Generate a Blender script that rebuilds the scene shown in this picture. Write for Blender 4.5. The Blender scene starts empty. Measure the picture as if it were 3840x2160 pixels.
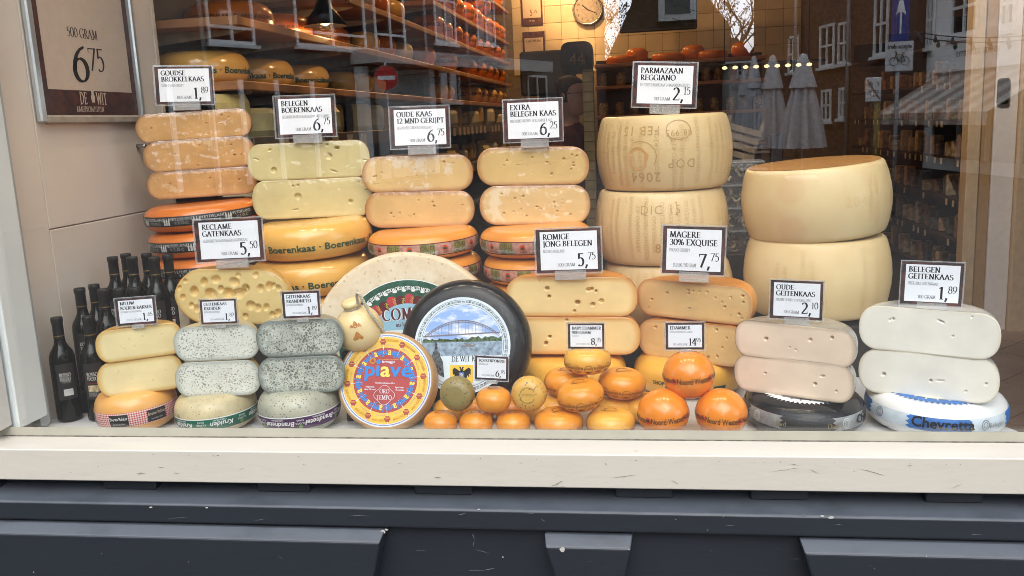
import bpy, math, random
import numpy as np
from mathutils import Matrix, Vector
random.seed(7); RNG = np.random.default_rng(7)
S = bpy.context.scene; C = S.collection
R_ = math.radians; PI = math.pi

# ------------------------------------------------------------------ camera
CAM_P = np.array([0.0, -2.1, 0.78])
TILT, ROLL, YAW, FPX = R_(10.57), R_(2.64), R_(8.56), 3325.0
_f = np.array([-math.sin(YAW)*math.cos(TILT), math.cos(YAW)*math.cos(TILT), -math.sin(TILT)])
_r = np.array([math.cos(YAW), math.sin(YAW), 0.0]); _u = np.cross(_r, _f)
RT = math.cos(ROLL)*_r - math.sin(ROLL)*_u
UP = math.sin(ROLL)*_r + math.cos(ROLL)*_u
cam_d = bpy.data.cameras.new('camera'); cam = bpy.data.objects.new('camera', cam_d); C.objects.link(cam)
cam_d.sensor_width = 36.0; cam_d.lens = FPX/3840*36; cam_d.clip_start = .05; cam_d.clip_end = 2000
m4 = Matrix.Identity(4)
for i in range(3):
    m4[i][0] = RT[i]; m4[i][1] = UP[i]; m4[i][2] = -_f[i]; m4[i][3] = CAM_P[i]
cam.matrix_world = m4; S.camera = cam

# ------------------------------------------------------------------ sky, sun, exposure
W = bpy.data.worlds.new('World'); S.world = W; W.use_nodes = True
wn, wl = W.node_tree.nodes, W.node_tree.links; wn.clear()
sky = wn.new('ShaderNodeTexSky'); sky.sky_type = 'NISHITA'; sky.sun_disc = False
sky.sun_elevation = R_(50); sky.sun_rotation = R_(172); sky.dust_density = 2.5
tc = wn.new('ShaderNodeTexCoord'); no = wn.new('ShaderNodeTexNoise'); no.inputs['Scale'].default_value = 3.2
no.inputs['Detail'].default_value = 6; no.inputs['Roughness'].default_value = .55
cr = wn.new('ShaderNodeValToRGB'); cr.color_ramp.elements[0].position = .40; cr.color_ramp.elements[1].position = .60
mx = wn.new('ShaderNodeMix'); mx.data_type = 'RGBA'; mx.inputs['B'].default_value = (19, 20, 22, 1)
bg = wn.new('ShaderNodeBackground'); bg.inputs['Strength'].default_value = .14
ow = wn.new('ShaderNodeOutputWorld')
wl.new(tc.outputs['Generated'], no.inputs['Vector']); wl.new(no.outputs['Fac'], cr.inputs['Fac'])
wl.new(cr.outputs['Color'], mx.inputs['Factor']); wl.new(sky.outputs['Color'], mx.inputs['A'])
wl.new(mx.outputs['Result'], bg.inputs['Color']); wl.new(bg.outputs['Background'], ow.inputs['Surface'])
sd = bpy.data.lights.new('sun', 'SUN'); sd.energy = 1.15; sd.angle = R_(45); sd.color = (1, .96, .9)
sun = bpy.data.objects.new('sun', sd); C.objects.link(sun); sun.rotation_euler = (R_(42), 0, R_(8)); sun.location = (0, -5, 12)
S.view_settings.view_transform = 'Standard'; S.view_settings.look = 'None'
S.view_settings.exposure = 0.85; S.view_settings.gamma = 1.0; S.view_settings.use_curve_mapping = False
S.render.engine = 'CYCLES'
S.cycles.max_bounces = 8; S.cycles.diffuse_bounces = 4; S.cycles.glossy_bounces = 4; S.cycles.transparent_max_bounces = 24
S.cycles.caustics_reflective = False; S.cycles.caustics_refractive = False; S.cycles.sample_clamp_indirect = 6
S.cycles.use_denoising = True; S.cycles.use_adaptive_sampling = False; S.cycles.filter_width = .9

# ------------------------------------------------------------------ picture point -> place helpers (2576 px wide picture)
KPX = 3840/2576
def ray(px, py): return (px*KPX-1920)/FPX*RT - (py*KPX-1080)/FPX*UP + _f
def atY(px, py, Y): d = ray(px, py); return CAM_P + d*(Y-CAM_P[1])/d[1]
def atX(px, py, X): d = ray(px, py); return CAM_P + d*(X-CAM_P[0])/d[0]
def atZ(px, py, Z): d = ray(px, py); return CAM_P + d*(Z-CAM_P[2])/d[2]
def mpp(p): return ((np.array(p)-CAM_P) @ _f)/FPX*KPX          # metres per picture pixel at a point
def street(px, py, Yv): p = atY(px, py, Yv); return np.array([p[0], -p[1], p[2]])   # a thing in the street seen in the pane
def onplane(px, py, c, a):                                       # ray meets the upright plane through c turned by a: (u, z)
    n = np.array([math.sin(a), -math.cos(a), 0]); d = ray(px, py)
    p = CAM_P + d*((c-CAM_P) @ n)/(d @ n)
    return float((p-c) @ np.array([math.cos(a), math.sin(a), 0])), float(p[2])

# ------------------------------------------------------------------ materials
MATS = {}
def L3(c): return tuple(c)+(1,) if len(c) == 3 else c
class Mat:
    def __init__(s, name):
        s.m = bpy.data.materials.new(name); s.m.use_nodes = True; s.n = s.m.node_tree.nodes; s.l = s.m.node_tree.links
        s.b = s.n['Principled BSDF']; s._co = None
    def co(s):
        if s._co is None:
            t = s.n.new('ShaderNodeTexCoord'); oi = s.n.new('ShaderNodeObjectInfo'); a = s.n.new('ShaderNodeVectorMath'); a.operation = 'MULTIPLY_ADD'
            s.l.new(oi.outputs['Random'], a.inputs[0]); a.inputs[1].default_value = (37, 53, 71); s.l.new(t.outputs['Object'], a.inputs[2]); s._co = a.outputs[0]
        return s._co
    def noise(s, scale, detail=4, rough=.55, stretch=None):
        n = s.n.new('ShaderNodeTexNoise'); n.inputs['Scale'].default_value = scale; n.inputs['Detail'].default_value = detail; n.inputs['Roughness'].default_value = rough
        v = s.co()
        if stretch:
            k = s.n.new('ShaderNodeVectorMath'); k.operation = 'MULTIPLY'; k.inputs[1].default_value = stretch; s.l.new(v, k.inputs[0]); v = k.outputs[0]
        s.l.new(v, n.inputs['Vector']); return n.outputs['Fac']
    def voro(s, scale, feat='F1', rnd=1.0):
        n = s.n.new('ShaderNodeTexVoronoi'); n.feature = feat; n.inputs['Scale'].default_value = scale; n.inputs['Randomness'].default_value = rnd
        s.l.new(s.co(), n.inputs['Vector']); return n.outputs['Distance']
    def ramp(s, v, lo, hi):
        r = s.n.new('ShaderNodeMapRange'); r.inputs['From Min'].default_value = lo; r.inputs['From Max'].default_value = hi; r.clamp = True
        s.l.new(v, r.inputs['Value']); return r.outputs['Result']
    def mul(s, a, b):
        r = s.n.new('ShaderNodeMath'); r.operation = 'MULTIPLY'; s.l.new(a, r.inputs[0])
        if isinstance(b, (int, float)): r.inputs[1].default_value = b
        else: s.l.new(b, r.inputs[1])
        return r.outputs[0]
    def mix(s, f, a, b):
        r = s.n.new('ShaderNodeMix'); r.data_type = 'RGBA'
        if isinstance(f, (int, float)): r.inputs['Factor'].default_value = f
        else: s.l.new(f, r.inputs['Factor'])
        for k, v in (('A', a), ('B', b)):
            if isinstance(v, tuple): r.inputs[k].default_value = L3(v)
            else: s.l.new(v, r.inputs[k])
        return r.outputs['Result']
    def attr(s, name):
        a = s.n.new('ShaderNodeAttribute'); a.attribute_name = name; return a.outputs['Fac']
    def base(s, v):
        if isinstance(v, tuple): s.b.inputs['Base Color'].default_value = L3(v)
        else: s.l.new(v, s.b.inputs['Base Color'])
    def bump(s, v, strength=.3, dist=.002):
        b = s.n.new('ShaderNodeBump'); b.inputs['Strength'].default_value = strength; b.inputs['Distance'].default_value = dist
        s.l.new(v, b.inputs['Height']); s.l.new(b.outputs['Normal'], s.b.inputs['Normal'])
    def set(s, rough=.5, spec=.5, metal=0, coat=0, coat_r=.1):
        i = s.b.inputs; i['Roughness'].default_value = rough; i['Specular IOR Level'].default_value = spec; i['Metallic'].default_value = metal
        i['Coat Weight'].default_value = coat; i['Coat Roughness'].default_value = coat_r
        return s

def plain(name, col, rough=.5, spec=.5, metal=0, mott=.12, scale=25, bump=0, coat=0):
    if name in MATS: return MATS[name]
    m = Mat(name); m.set(rough, spec, metal, coat)
    if mott:
        f = m.noise(scale); d = tuple(max(0, c*(1-2*mott)) for c in col); e = tuple(min(1, c*(1+mott)) for c in col)
        m.base(m.mix(m.ramp(f, .3, .7), d, e))
        if bump: m.bump(f, bump)
    else: m.base(col)
    MATS[name] = m.m; return m.m
def emitter(name, col, st):
    if name in MATS: return MATS[name]
    m = Mat(name); m.base((0, 0, 0)); m.b.inputs['Emission Color'].default_value = L3(col); m.b.inputs['Emission Strength'].default_value = st
    MATS[name] = m.m; return m.m
def clear(name, tint=(1, 1, 1), f0=.07, body=0.0, bodycol=(.8, .82, .85), rough=0.0):
    """clear sheet: what is behind it, plus a mirror image by Schlick's law, plus a little haze of its own"""
    if name in MATS: return MATS[name]
    m = Mat(name); n, l = m.n, m.l
    n.remove(m.b); out = [x for x in n if x.type == 'OUTPUT_MATERIAL'][0]
    tr = n.new('ShaderNodeBsdfTransparent'); tr.inputs['Color'].default_value = L3(tint)
    gl = n.new('ShaderNodeBsdfGlossy'); gl.inputs['Roughness'].default_value = rough; gl.inputs['Color'].default_value = (1, 1, 1, 1)
    g = n.new('ShaderNodeNewGeometry'); dt = n.new('ShaderNodeVectorMath'); dt.operation = 'DOT_PRODUCT'
    l.new(g.outputs['Incoming'], dt.inputs[0]); l.new(g.outputs['Normal'], dt.inputs[1])
    def mth(op, a, b=None):
        q = n.new('ShaderNodeMath'); q.operation = op
        for i, v in enumerate((a, b)):
            if v is None: continue
            if isinstance(v, (int, float)): q.inputs[i].default_value = v
            else: l.new(v, q.inputs[i])
        return q.outputs[0]
    k = mth('POWER', mth('SUBTRACT', 1.0, mth('ABSOLUTE', dt.outputs['Value'])), 5.0)
    f = mth('ADD', mth('MULTIPLY', k, 1-f0), f0)
    mxs = n.new('ShaderNodeMixShader'); l.new(f, mxs.inputs[0]); l.new(tr.outputs[0], mxs.inputs[1]); l.new(gl.outputs[0], mxs.inputs[2])
    top = mxs.outputs[0]
    if body:
        df = n.new('ShaderNodeBsdfDiffuse'); df.inputs['Color'].default_value = L3(bodycol)
        m2 = n.new('ShaderNodeMixShader'); m2.inputs[0].default_value = body; l.new(top, m2.inputs[1]); l.new(df.outputs[0], m2.inputs[2]); top = m2.outputs[0]
    l.new(top, out.inputs['Surface']); MATS[name] = m.m; return m.m

def cutface(name, inner, rim, w=.010, rough=.34, mott=(.93, 1.06), herb=None, cryst=None, fibres=.1):
    if name in MATS: return MATS[name]
    m = Mat(name); m.set(rough, .45, coat=.35, coat_r=.12)
    f = m.noise(14, 5)
    f2 = m.noise(70, 3, .6, (.25, 1, 1))
    c = m.mix(m.ramp(f, .3, .7), tuple(x*mott[0] for x in inner), tuple(min(1, x*mott[1]) for x in inner))
    c = m.mix(m.mul(m.ramp(f2, .45, .75), .22), c, tuple(x*.86 for x in inner))
    if cryst:
        v = m.ramp(m.noise(cryst[1], 6, .7), cryst[2], cryst[2]+.06); c = m.mix(m.mul(v, .75), c, cryst[0])
    if herb:
        for col, sc, th, amt in herb:
            v = m.voro(sc); big = m.noise(sc*.14, 2)
            d = m.n.new('ShaderNodeMath'); d.operation = 'SUBTRACT'; d.inputs[1].default_value = 0; m.l.new(v, d.inputs[0])
            k = m.n.new('ShaderNodeMath'); k.operation = 'MULTIPLY_ADD'; m.l.new(big, k.inputs[0]); k.inputs[1].default_value = -.75; m.l.new(v, k.inputs[2])
            r = m.n.new('ShaderNodeMapRange'); r.inputs['From Min'].default_value = th-.30; r.inputs['From Max'].default_value = th-.21; r.inputs['To Min'].default_value = amt; r.inputs['To Max'].default_value = 0; r.clamp = True
            m.l.new(k.outputs[0], r.inputs['Value']); c = m.mix(r.outputs['Result'], c, col)
    e = m.n.new('ShaderNodeMath'); e.operation = 'MULTIPLY_ADD'; m.l.new(f, e.inputs[0]); e.inputs[1].default_value = .006; m.l.new(m.attr('rim'), e.inputs[2])
    k = m.n.new('ShaderNodeMapRange'); k.interpolation_type = 'SMOOTHSTEP'; k.inputs['From Min'].default_value = .003; k.inputs['From Max'].default_value = .003+w
    k.inputs['To Min'].default_value = 1; k.inputs['To Max'].default_value = 0; m.l.new(e.outputs[0], k.inputs['Value'])
    c = m.mix(k.outputs['Result'], c, rim)
    m.base(c)
    bn = m.noise(55, 4, .65, (.10, 1, 1)); m.bump(bn, fibres*2.2, .0022)
    MATS[name] = m.m; return m.m
def rindmat(name, col, col2=None, rough=.28, spots=None, scale=12, bump=.12, coat=.25, amt=.7):
    if name in MATS: return MATS[name]
    m = Mat(name); m.set(rough, .5, coat=coat, coat_r=.15)
    f = m.noise(scale, 6, .6); col2 = col2 or tuple(x*.75 for x in col)
    c = m.mix(m.mul(m.ramp(f, .35, .7), amt), col, col2)
    if spots:
        for sc, th, scol, a in spots:
            v = m.voro(sc); r = m.n.new('ShaderNodeMapRange'); r.inputs['From Min'].default_value = th*.7; r.inputs['From Max'].default_value = th; r.inputs['To Min'].default_value = a; r.inputs['To Max'].default_value = 0; r.clamp = True
            m.l.new(v, r.inputs['Value']); c = m.mix(r.outputs['Result'], c, scol)
    m.base(c); m.bump(m.noise(scale*5, 4), bump, .002)
    MATS[name] = m.m; return m.m

INK = plain('black_ink', (.012, .012, .014), .5, .2, mott=0)
WHITE_P = plain('white_print', (.82, .83, .82), .45, .3, mott=0)

# ------------------------------------------------------------------ object helpers
def tag(o, label=None, cat=None, group=None, kind=None):
    for k, v in (('label', label), ('category', cat), ('group', group), ('kind', kind)):
        if v: o[k] = v
    return o
def thing(name, label, cat, loc=(0, 0, 0), rot=(0, 0, 0), group=None):
    o = bpy.data.objects.new(name, None); C.objects.link(o); o.location = [float(x) for x in loc]; o.rotation_euler = rot; o.empty_display_size = .05
    return tag(o, label, cat, group)
def link(name, me, mats, parent=None, loc=None, rot=None):
    o = bpy.data.objects.new(name, me); C.objects.link(o)
    if mats is not None:
        for m in (mats if isinstance(mats, (list, tuple)) else [mats]): me.materials.append(m)
    if parent: o.parent = parent
    if loc is not None: o.location = [float(x) for x in loc]
    if rot is not None: o.rotation_euler = rot
    return o
def mesh(name, v, f, smooth=False, mi=None):
    me = bpy.data.meshes.new(name); me.from_pydata([tuple(map(float, p)) for p in v], [], [tuple(int(i) for i in q) for q in f])
    if smooth: me.polygons.foreach_set('use_smooth', [True]*len(me.polygons))
    if mi is not None: me.polygons.foreach_set('material_index', [int(i) for i in mi])
    me.update(); return me
class MB:
    def __init__(s): s.v = []; s.f = []; s.mi = []
    def add(s, v, f, mi=0):
        b = len(s.v); s.v += [tuple(p) for p in v]; s.f += [tuple(i+b for i in q) for q in f]; s.mi += [mi]*len(f)
    def box(s, x0, x1, y0, y1, z0, z1, mi=0, bev=0):
        if bev:
            b = min(bev, (x1-x0)*.45, (y1-y0)*.45, (z1-z0)*.45); ring = []
            for z, d in ((z0, b), (z0+b, 0), (z1-b, 0), (z1, b)):
                ring.append([(x0+b, y0+d, z), (x1-b, y0+d, z), (x1-d, y0+b, z), (x1-d, y1-b, z), (x1-b, y1-d, z), (x0+b, y1-d, z), (x0+d, y1-b, z), (x0+d, y0+b, z)])
            v = [p for r in ring for p in r]; f = [tuple(range(7, -1, -1)), tuple(range(24, 32))]
            for k in range(3):
                for i in range(8): j = (i+1) % 8; f.append((k*8+i, k*8+j, k*8+8+j, k*8+8+i))
            s.add(v, f, mi); return
        v = [(x0, y0, z0), (x1, y0, z0), (x1, y1, z0), (x0, y1, z0), (x0, y0, z1), (x1, y0, z1), (x1, y1, z1), (x0, y1, z1)]
        s.add(v, [(0, 3, 2, 1), (4, 5, 6, 7), (0, 1, 5, 4), (1, 2, 6, 5), (2, 3, 7, 6), (3, 0, 4, 7)], mi)
    def prism(s, poly, y0, y1, mi=0, axis='y'):
        n = len(poly); g = (lambda p, t: (p[0], t, p[1])) if axis == 'y' else ((lambda p, t: (t, p[0], p[1])) if axis == 'x' else (lambda p, t: (p[0], p[1], t)))
        v = [g(p, y0) for p in poly]+[g(p, y1) for p in poly]
        f = [tuple(range(n)), tuple(range(2*n-1, n-1, -1))]+[(i, n+i, n+(i+1) % n, (i+1) % n) for i in range(n)]
        s.add(v, f, mi)
    def tube(s, pts, r, n=8, mi=0, cap=True):
        pts = [Vector(p) for p in pts]; b = len(s.v); rr = r if isinstance(r, (list, tuple)) else [r]*len(pts)
        prev = None
        for i, p in enumerate(pts):
            t = (pts[min(i+1, len(pts)-1)]-pts[max(i-1, 0)]).normalized()
            a = t.cross(Vector((0, 0, 1))) if prev is None else prev-(prev.dot(t))*t
            if a.length < 1e-5: a = t.cross(Vector((1, 0, 0)))
            a.normalize(); c = t.cross(a); prev = a
            for k in range(n): s.v.append(tuple(p+rr[i]*(math.cos(2*PI*k/n)*a+math.sin(2*PI*k/n)*c)))
        nf = 0
        for i in range(len(pts)-1):
            for k in range(n): s.f.append((b+i*n+k, b+i*n+(k+1) % n, b+(i+1)*n+(k+1) % n, b+(i+1)*n+k)); nf += 1
        if cap: s.f += [tuple(b+k for k in range(n-1, -1, -1)), tuple(b+(len(pts)-1)*n+k for k in range(n))]; nf += 2
        s.mi += [mi]*nf
    def lathe(s, prof, n=48, a0=0, a1=2*PI, mi=0, c=(0, 0, 0), fold=None):
        full = abs(a1-a0-2*PI) < 1e-6; m = n if full else n+1; b = len(s.v)
        for r, z in prof:
            for k in range(m):
                t = a0+(a1-a0)*k/n; q = r*(fold(t, z) if fold else 1)
                s.v.append((c[0]+q*math.sin(t), c[1]-q*math.cos(t), c[2]+z))
        for i in range(len(prof)-1):
            for k in range(n):
                j = (k+1) % m if full else k+1
                s.f.append((b+i*m+k, b+i*m+j, b+(i+1)*m+j, b+(i+1)*m+k)); s.mi.append(mi)
    def mesh(s, name, smooth=False): return mesh(name, s.v, s.f, smooth, s.mi)
    def obj(s, name, mats, parent=None, loc=None, rot=None, smooth=False): return link(name, s.mesh(name, smooth), mats, parent, loc, rot)
def autosmooth(me, ang=40):
    try: me.set_sharp_from_angle(angle=R_(ang))
    except Exception: pass
def copy_tree(o, parent=None):
    c = o.copy(); C.objects.link(c)
    if parent: c.parent = parent
    for ch in list(o.children): copy_tree(ch, c)
    return c

# ------------------------------------------------------------------ lettering: Blender's own sans face, and a pen-drawn roman with serifs
SANS = {}
def load_sans():
    chars = sorted(set('ABCDEFGHIJKLMNOPQRSTUVWXYZabcdefghijklmnopqrstuvwxyz0123456789.,-%/·&é°É'))
    tmp = []
    for st, off in (('r', 0.0), ('b', .022)):
        for ch in chars+[' ', '']:
            for tail in ('', 'H'):
                cu = bpy.data.curves.new('t', 'FONT'); cu.body = ch+tail; cu.size = 1; cu.offset = off; cu.resolution_u = 2
                ob = bpy.data.objects.new('t', cu); C.objects.link(ob); tmp.append((st, ch, tail, ob))
    bpy.context.view_layer.update(); dg = bpy.context.evaluated_depsgraph_get(); raw = {}
    for st, ch, tail, ob in tmp:
        e = ob.evaluated_get(dg); me = e.to_mesh(); v = np.zeros(len(me.vertices)*3); me.vertices.foreach_get('co', v); v = v.reshape(-1, 3)[:, :2].copy()
        raw[(st, ch, tail)] = (v, [tuple(p.vertices) for p in me.polygons]); e.to_mesh_clear()
    for st, ch, tail, ob in tmp: cu = ob.data; bpy.data.objects.remove(ob); bpy.data.curves.remove(cu)
    for st in 'rb':
        H = raw[(st, '', 'H')][0]; cap = H[:, 1].max()
        for ch in chars+[' ']:
            v, f = raw[(st, ch, '')]; adv = raw[(st, ch, 'H')][0][:, 0].max()-H[:, 0].max()
            SANS[(st, ch)] = (v/cap, f, adv/cap)
load_sans()

PEN_A, PEN_B, PEN_T = .078, .027, R_(12)
def _strip(pts, bold=1.0):
    p = np.array(pts, float); d = np.gradient(p, axis=0); d /= np.linalg.norm(d, axis=1)[:, None]+1e-9
    n = np.stack([-d[:, 1], d[:, 0]], 1); ca, sa = math.cos(PEN_T), math.sin(PEN_T)
    w = np.sqrt((PEN_A*bold*(n[:, 0]*ca+n[:, 1]*sa))**2+(PEN_B*bold*(-n[:, 0]*sa+n[:, 1]*ca))**2)
    a, b = p+n*w[:, None], p-n*w[:, None]; k = len(p)
    return np.concatenate([a, b]), [(i, k+i, k+i+1, i+1) for i in range(k-1)]
def _arc(cx, cy, rx, ry, a0, a1):
    n = max(5, int(abs(a1-a0)/18)); return [(cx+rx*math.cos(R_(t)), cy+ry*math.sin(R_(t))) for t in np.linspace(a0, a1, n)]
GL = {
'A': (.76, 'L .07 0 .38 1;L .36 1 .68 0;L .19 .34 .58 .34;S .07 0;S .68 0'), 'B': (.66, 'L .17 0 .17 1;A .2 .76 .3 .23 88 -90;A .2 .26 .36 .26 90 -90;S .15 0;S .15 1'),
'C': (.72, 'A .43 .5 .36 .51 48 312;V .68 .82;V .68 .15'), 'D': (.8, 'L .17 0 .17 1;A .2 .5 .52 .5 90 -90;S .15 0;S .15 1'),
'E': (.62, 'L .17 0 .17 1;L .17 .97 .52 .97;L .17 .52 .44 .52;L .17 .03 .55 .03;V .53 .91;V .44 .52;V .56 .1;S .15 0;S .15 1'),
'F': (.58, 'L .17 0 .17 1;L .17 .97 .52 .97;L .17 .5 .44 .5;V .53 .9;V .44 .5;S .17 0;S .15 1'), 'G': (.78, 'A .43 .5 .36 .51 48 310;L .68 .06 .68 .42;S .68 .43;V .68 .84'),
'H': (.84, 'L .17 0 .17 1;L .67 0 .67 1;L .17 .52 .67 .52;S .17 0;S .17 1;S .67 0;S .67 1'), 'I': (.36, 'L .18 0 .18 1;S .18 0;S .18 1'),
'J': (.36, 'L .2 1 .2 0;A .06 0 .14 .22 0 -70;S .2 1'), 'K': (.74, 'L .17 0 .17 1;L .6 1 .19 .5;L .28 .58 .66 0;S .17 0;S .17 1;S .6 1;S .66 0'),
'L': (.58, 'L .17 0 .17 1;L .17 .03 .52 .03;V .53 .1;S .15 0;S .17 1'), 'M': (.96, 'L .15 0 .2 1;L .2 1 .48 .05;L .48 .05 .76 1;L .76 1 .82 0;S .15 0;S .16 1;S .82 0;S .8 1'),
'N': (.82, 'L .17 0 .17 1;L .16 1 .66 0;L .66 0 .66 1;S .17 0;S .14 1;S .66 1'), 'O': (.84, 'A .42 .5 .35 .51 90 450'), 'P': (.62, 'L .17 0 .17 1;A .2 .74 .34 .26 90 -90;S .17 0;S .15 1'),
'Q': (.84, 'A .42 .5 .35 .51 90 450;L .4 .04 .84 -.2'), 'R': (.7, 'L .17 0 .17 1;A .2 .75 .32 .25 90 -90;L .3 .5 .66 0;S .17 0;S .15 1;S .67 0'),
'S': (.54, 'A .28 .75 .19 .25 40 262;A .26 .26 .22 .26 82 -140;V .45 .9;V .07 .13'), 'T': (.66, 'L .33 0 .33 1;L .06 .97 .6 .97;V .06 .9;V .6 .9;S .33 0'),
'U': (.8, 'L .17 1 .17 .3;A .41 .3 .24 .31 180 360;L .65 .3 .65 1;S .17 1;S .65 1'), 'V': (.74, 'L .06 1 .37 0;L .37 0 .68 1;S .07 1;S .67 1'),
'W': (1.0, 'L .06 1 .3 0;L .3 0 .5 .95;L .5 .95 .72 0;L .72 0 .94 1;S .08 1;S .92 1'), 'X': (.72, 'L .08 1 .64 0;L .62 1 .08 0;S .1 1;S .62 1;S .1 0;S .62 0'),
'Y': (.68, 'L .06 1 .34 .5;L .62 1 .34 .5;L .34 .5 .34 0;S .08 1;S .6 1;S .34 0'), 'Z': (.66, 'L .1 .97 .58 .97;L .58 1 .08 0;L .08 .03 .58 .03;V .1 .9;V .58 .1'),
'0': (.62, 'A .31 .5 .24 .51 90 450'), '1': (.46, 'L .25 0 .25 1;L .08 .86 .25 .98;S .25 0'), '2': (.6, 'A .28 .74 .21 .27 155 -38;L .44 .56 .07 .03;L .07 .05 .52 .05;V .54 .12'),
'3': (.58, 'A .26 .77 .19 .23 145 -88;A .26 .27 .23 .27 88 -140'), '4': (.64, 'L .44 0 .44 1;L .44 1 .05 .3;L .05 .3 .6 .3;S .44 0'), '5': (.58, 'L .16 .97 .5 .97;L .17 1 .14 .56;A .26 .32 .23 .32 122 -135'),
'6': (.62, 'A .32 .32 .24 .32 90 450;A .64 .32 .55 .68 103 180'), '7': (.58, 'L .07 .96 .54 .96;L .54 1 .2 0;V .07 .88'), '8': (.6, 'A .3 .76 .19 .24 90 450;A .3 .26 .23 .26 90 450'),
'9': (.62, 'A .3 .68 .24 .32 90 450;A -.02 .68 .55 .68 0 -77'), ',': (.3, 'L .17 .1 .17 .02;L .19 .04 .08 -.2'), '-': (.4, 'L .06 .36 .34 .36'), '.': (.28, 'L .14 .1 .14 0'),
'/': (.44, 'L .04 -.05 .38 1'), '%': (.9, 'A .22 .75 .15 .24 90 450;A .68 .25 .15 .24 90 450;L .2 0 .7 1'), ' ': (.3, ''), "'": (.2, 'L .1 1 .1 .8')}
GL['É'] = (GL['E'][0], GL['E'][1]+';L .3 1.1 .42 1.24')
SER = {}
def _serif(ch, bold):
    k = (ch, bold)
    if k in SER: return SER[k]
    w, spec = GL[ch]; V = []; F = []
    for i, s in enumerate(x for x in spec.split(';') if x):
        q = s.split(); a = [float(x) for x in q[1:]]
        if q[0] == 'L': v, f = _strip([(a[0], a[1]), ((a[0]+a[2])/2, (a[1]+a[3])/2), (a[2], a[3])], bold)
        elif q[0] == 'A': v, f = _strip(_arc(*a), bold)
        elif q[0] == 'S': v = np.array([(a[0]-.15, a[1]-.025 if a[1] < .5 else a[1]-.02), (a[0]+.15, a[1]-.025 if a[1] < .5 else a[1]-.02), (a[0]+.15, a[1]+.025), (a[0]-.15, a[1]+.025)]); f = [(0, 1, 2, 3)]
        else: v = np.array([(a[0]-.022, a[1]-.1), (a[0]+.022, a[1]-.1), (a[0]+.022, a[1]+.1), (a[0]-.022, a[1]+.1)]); f = [(0, 1, 2, 3)]
        b = sum(len(x) for x in V); V.append(v); F += [tuple(j+b for j in t) for t in f]
    SER[k] = (np.concatenate(V) if V else np.zeros((0, 2)), F, w); return SER[k]
def text(s, h, font='serif', bold=1.0, fit=None, squeeze=1.0, align='l', track=0):
    """(verts n x 2, faces, width): cap height h, starting at x = 0"""
    V = []; F = []; x = 0; nb = 0
    for ch in s:
        if font == 'serif' and ch in GL: v, f, w = _serif(ch, bold)
        else: v, f, w = SANS[('r' if font == 'serif' else font, ch)]
        if len(v):
            V.append(v*[squeeze, 1]+[x, 0]); F += [tuple(j+nb for j in t) for t in f]; nb += len(v)
        x += w*squeeze+track
    V = np.concatenate(V)*h if V else np.zeros((0, 2)); x *= h
    if fit and x > fit: V[:, 0] *= fit/x; x = fit
    if align == 'c': V[:, 0] -= x/2
    if align == 'r': V[:, 0] -= x
    return V, F, x
class Flat:
    """flat print: polygons and lettering in a plane, each layer a hair above the last"""
    def __init__(s): s.v = []; s.f = []; s.mi = []; s.k = 0
    def add(s, v, f, mi, layer, dx=0, dy=0, rot=0, flip=False):
        v = np.array(v, float).reshape(-1, 2)
        if flip: v = -v
        c, q = math.cos(rot), math.sin(rot); v = np.stack([v[:, 0]*c-v[:, 1]*q+dx, v[:, 0]*q+v[:, 1]*c+dy], 1)
        b = len(s.v); s.v += [(p[0], p[1], layer*.00025) for p in v]; s.f += [tuple(i+b for i in t) for t in f]; s.mi += [mi]*len(f)
    def poly(s, pts, mi, layer, **k): s.add(pts, [tuple(range(len(pts)))], mi, layer, **k)
    def disc(s, r, mi, layer, cx=0, cy=0, n=72, ry=None, **k): s.poly([(cx+r*math.cos(2*PI*i/n), cy+(ry or r)*math.sin(2*PI*i/n)) for i in range(n)], mi, layer, **k)
    def ring(s, r0, r1, mi, layer, a0=0, a1=360, n=72):
        n = max(2, int(n*abs(a1-a0)/360)); t = np.radians(np.linspace(a0, a1, n+1))
        v = np.concatenate([np.stack([r1*np.cos(t), r1*np.sin(t)], 1), np.stack([r0*np.cos(t), r0*np.sin(t)], 1)])
        s.add(v, [(i, n+1+i, n+2+i, i+1) for i in range(n)], mi, layer)
    def text(s, st, h, mi, layer, dx=0, dy=0, rot=0, flip=False, **k):
        v, f, w = text(st, h, **k); s.add(v, f, mi, layer, dx, dy, rot, flip); return w
    def obj(s, name, mats, parent, loc=None, rot=None): return link(name, mesh(name, s.v, s.f, False, s.mi), mats, parent, loc, rot)
# ------------------------------------------------------------------ setting: pavement, street, shop room
ZF, ZP = -.72, -.76          # shop floor, pavement
FL = -.03                    # the display board the cheeses stand on
def paving(name, a, b, sc):
    m = Mat(name); m.set(.75, .3)
    t = m.n.new('ShaderNodeTexBrick'); t.inputs['Scale'].default_value = sc; t.inputs['Color1'].default_value = L3(a); t.inputs['Color2'].default_value = L3(b)
    t.inputs['Mortar'].default_value = (.035, .032, .03, 1); t.inputs['Mortar Size'].default_value = .012
    m.l.new(m.n.new('ShaderNodeTexCoord').outputs['Object'], t.inputs['Vector']); m.base(t.outputs['Color']); return m.m
mb = MB(); mb.box(-60, 60, -90, -2.9, ZP-.16, ZP-.12); tag(mb.obj('road', paving('road_brick', (.020, .016, .014), (.016, .013, .012), 4)), kind='structure')
mb = MB(); mb.box(-60, 60, -2.9, -.15, ZP-.16, ZP); tag(mb.obj('pavement', paving('paving_brick', (.022, .019, .017), (.017, .015, .0135), 3.3)), kind='structure')

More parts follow.
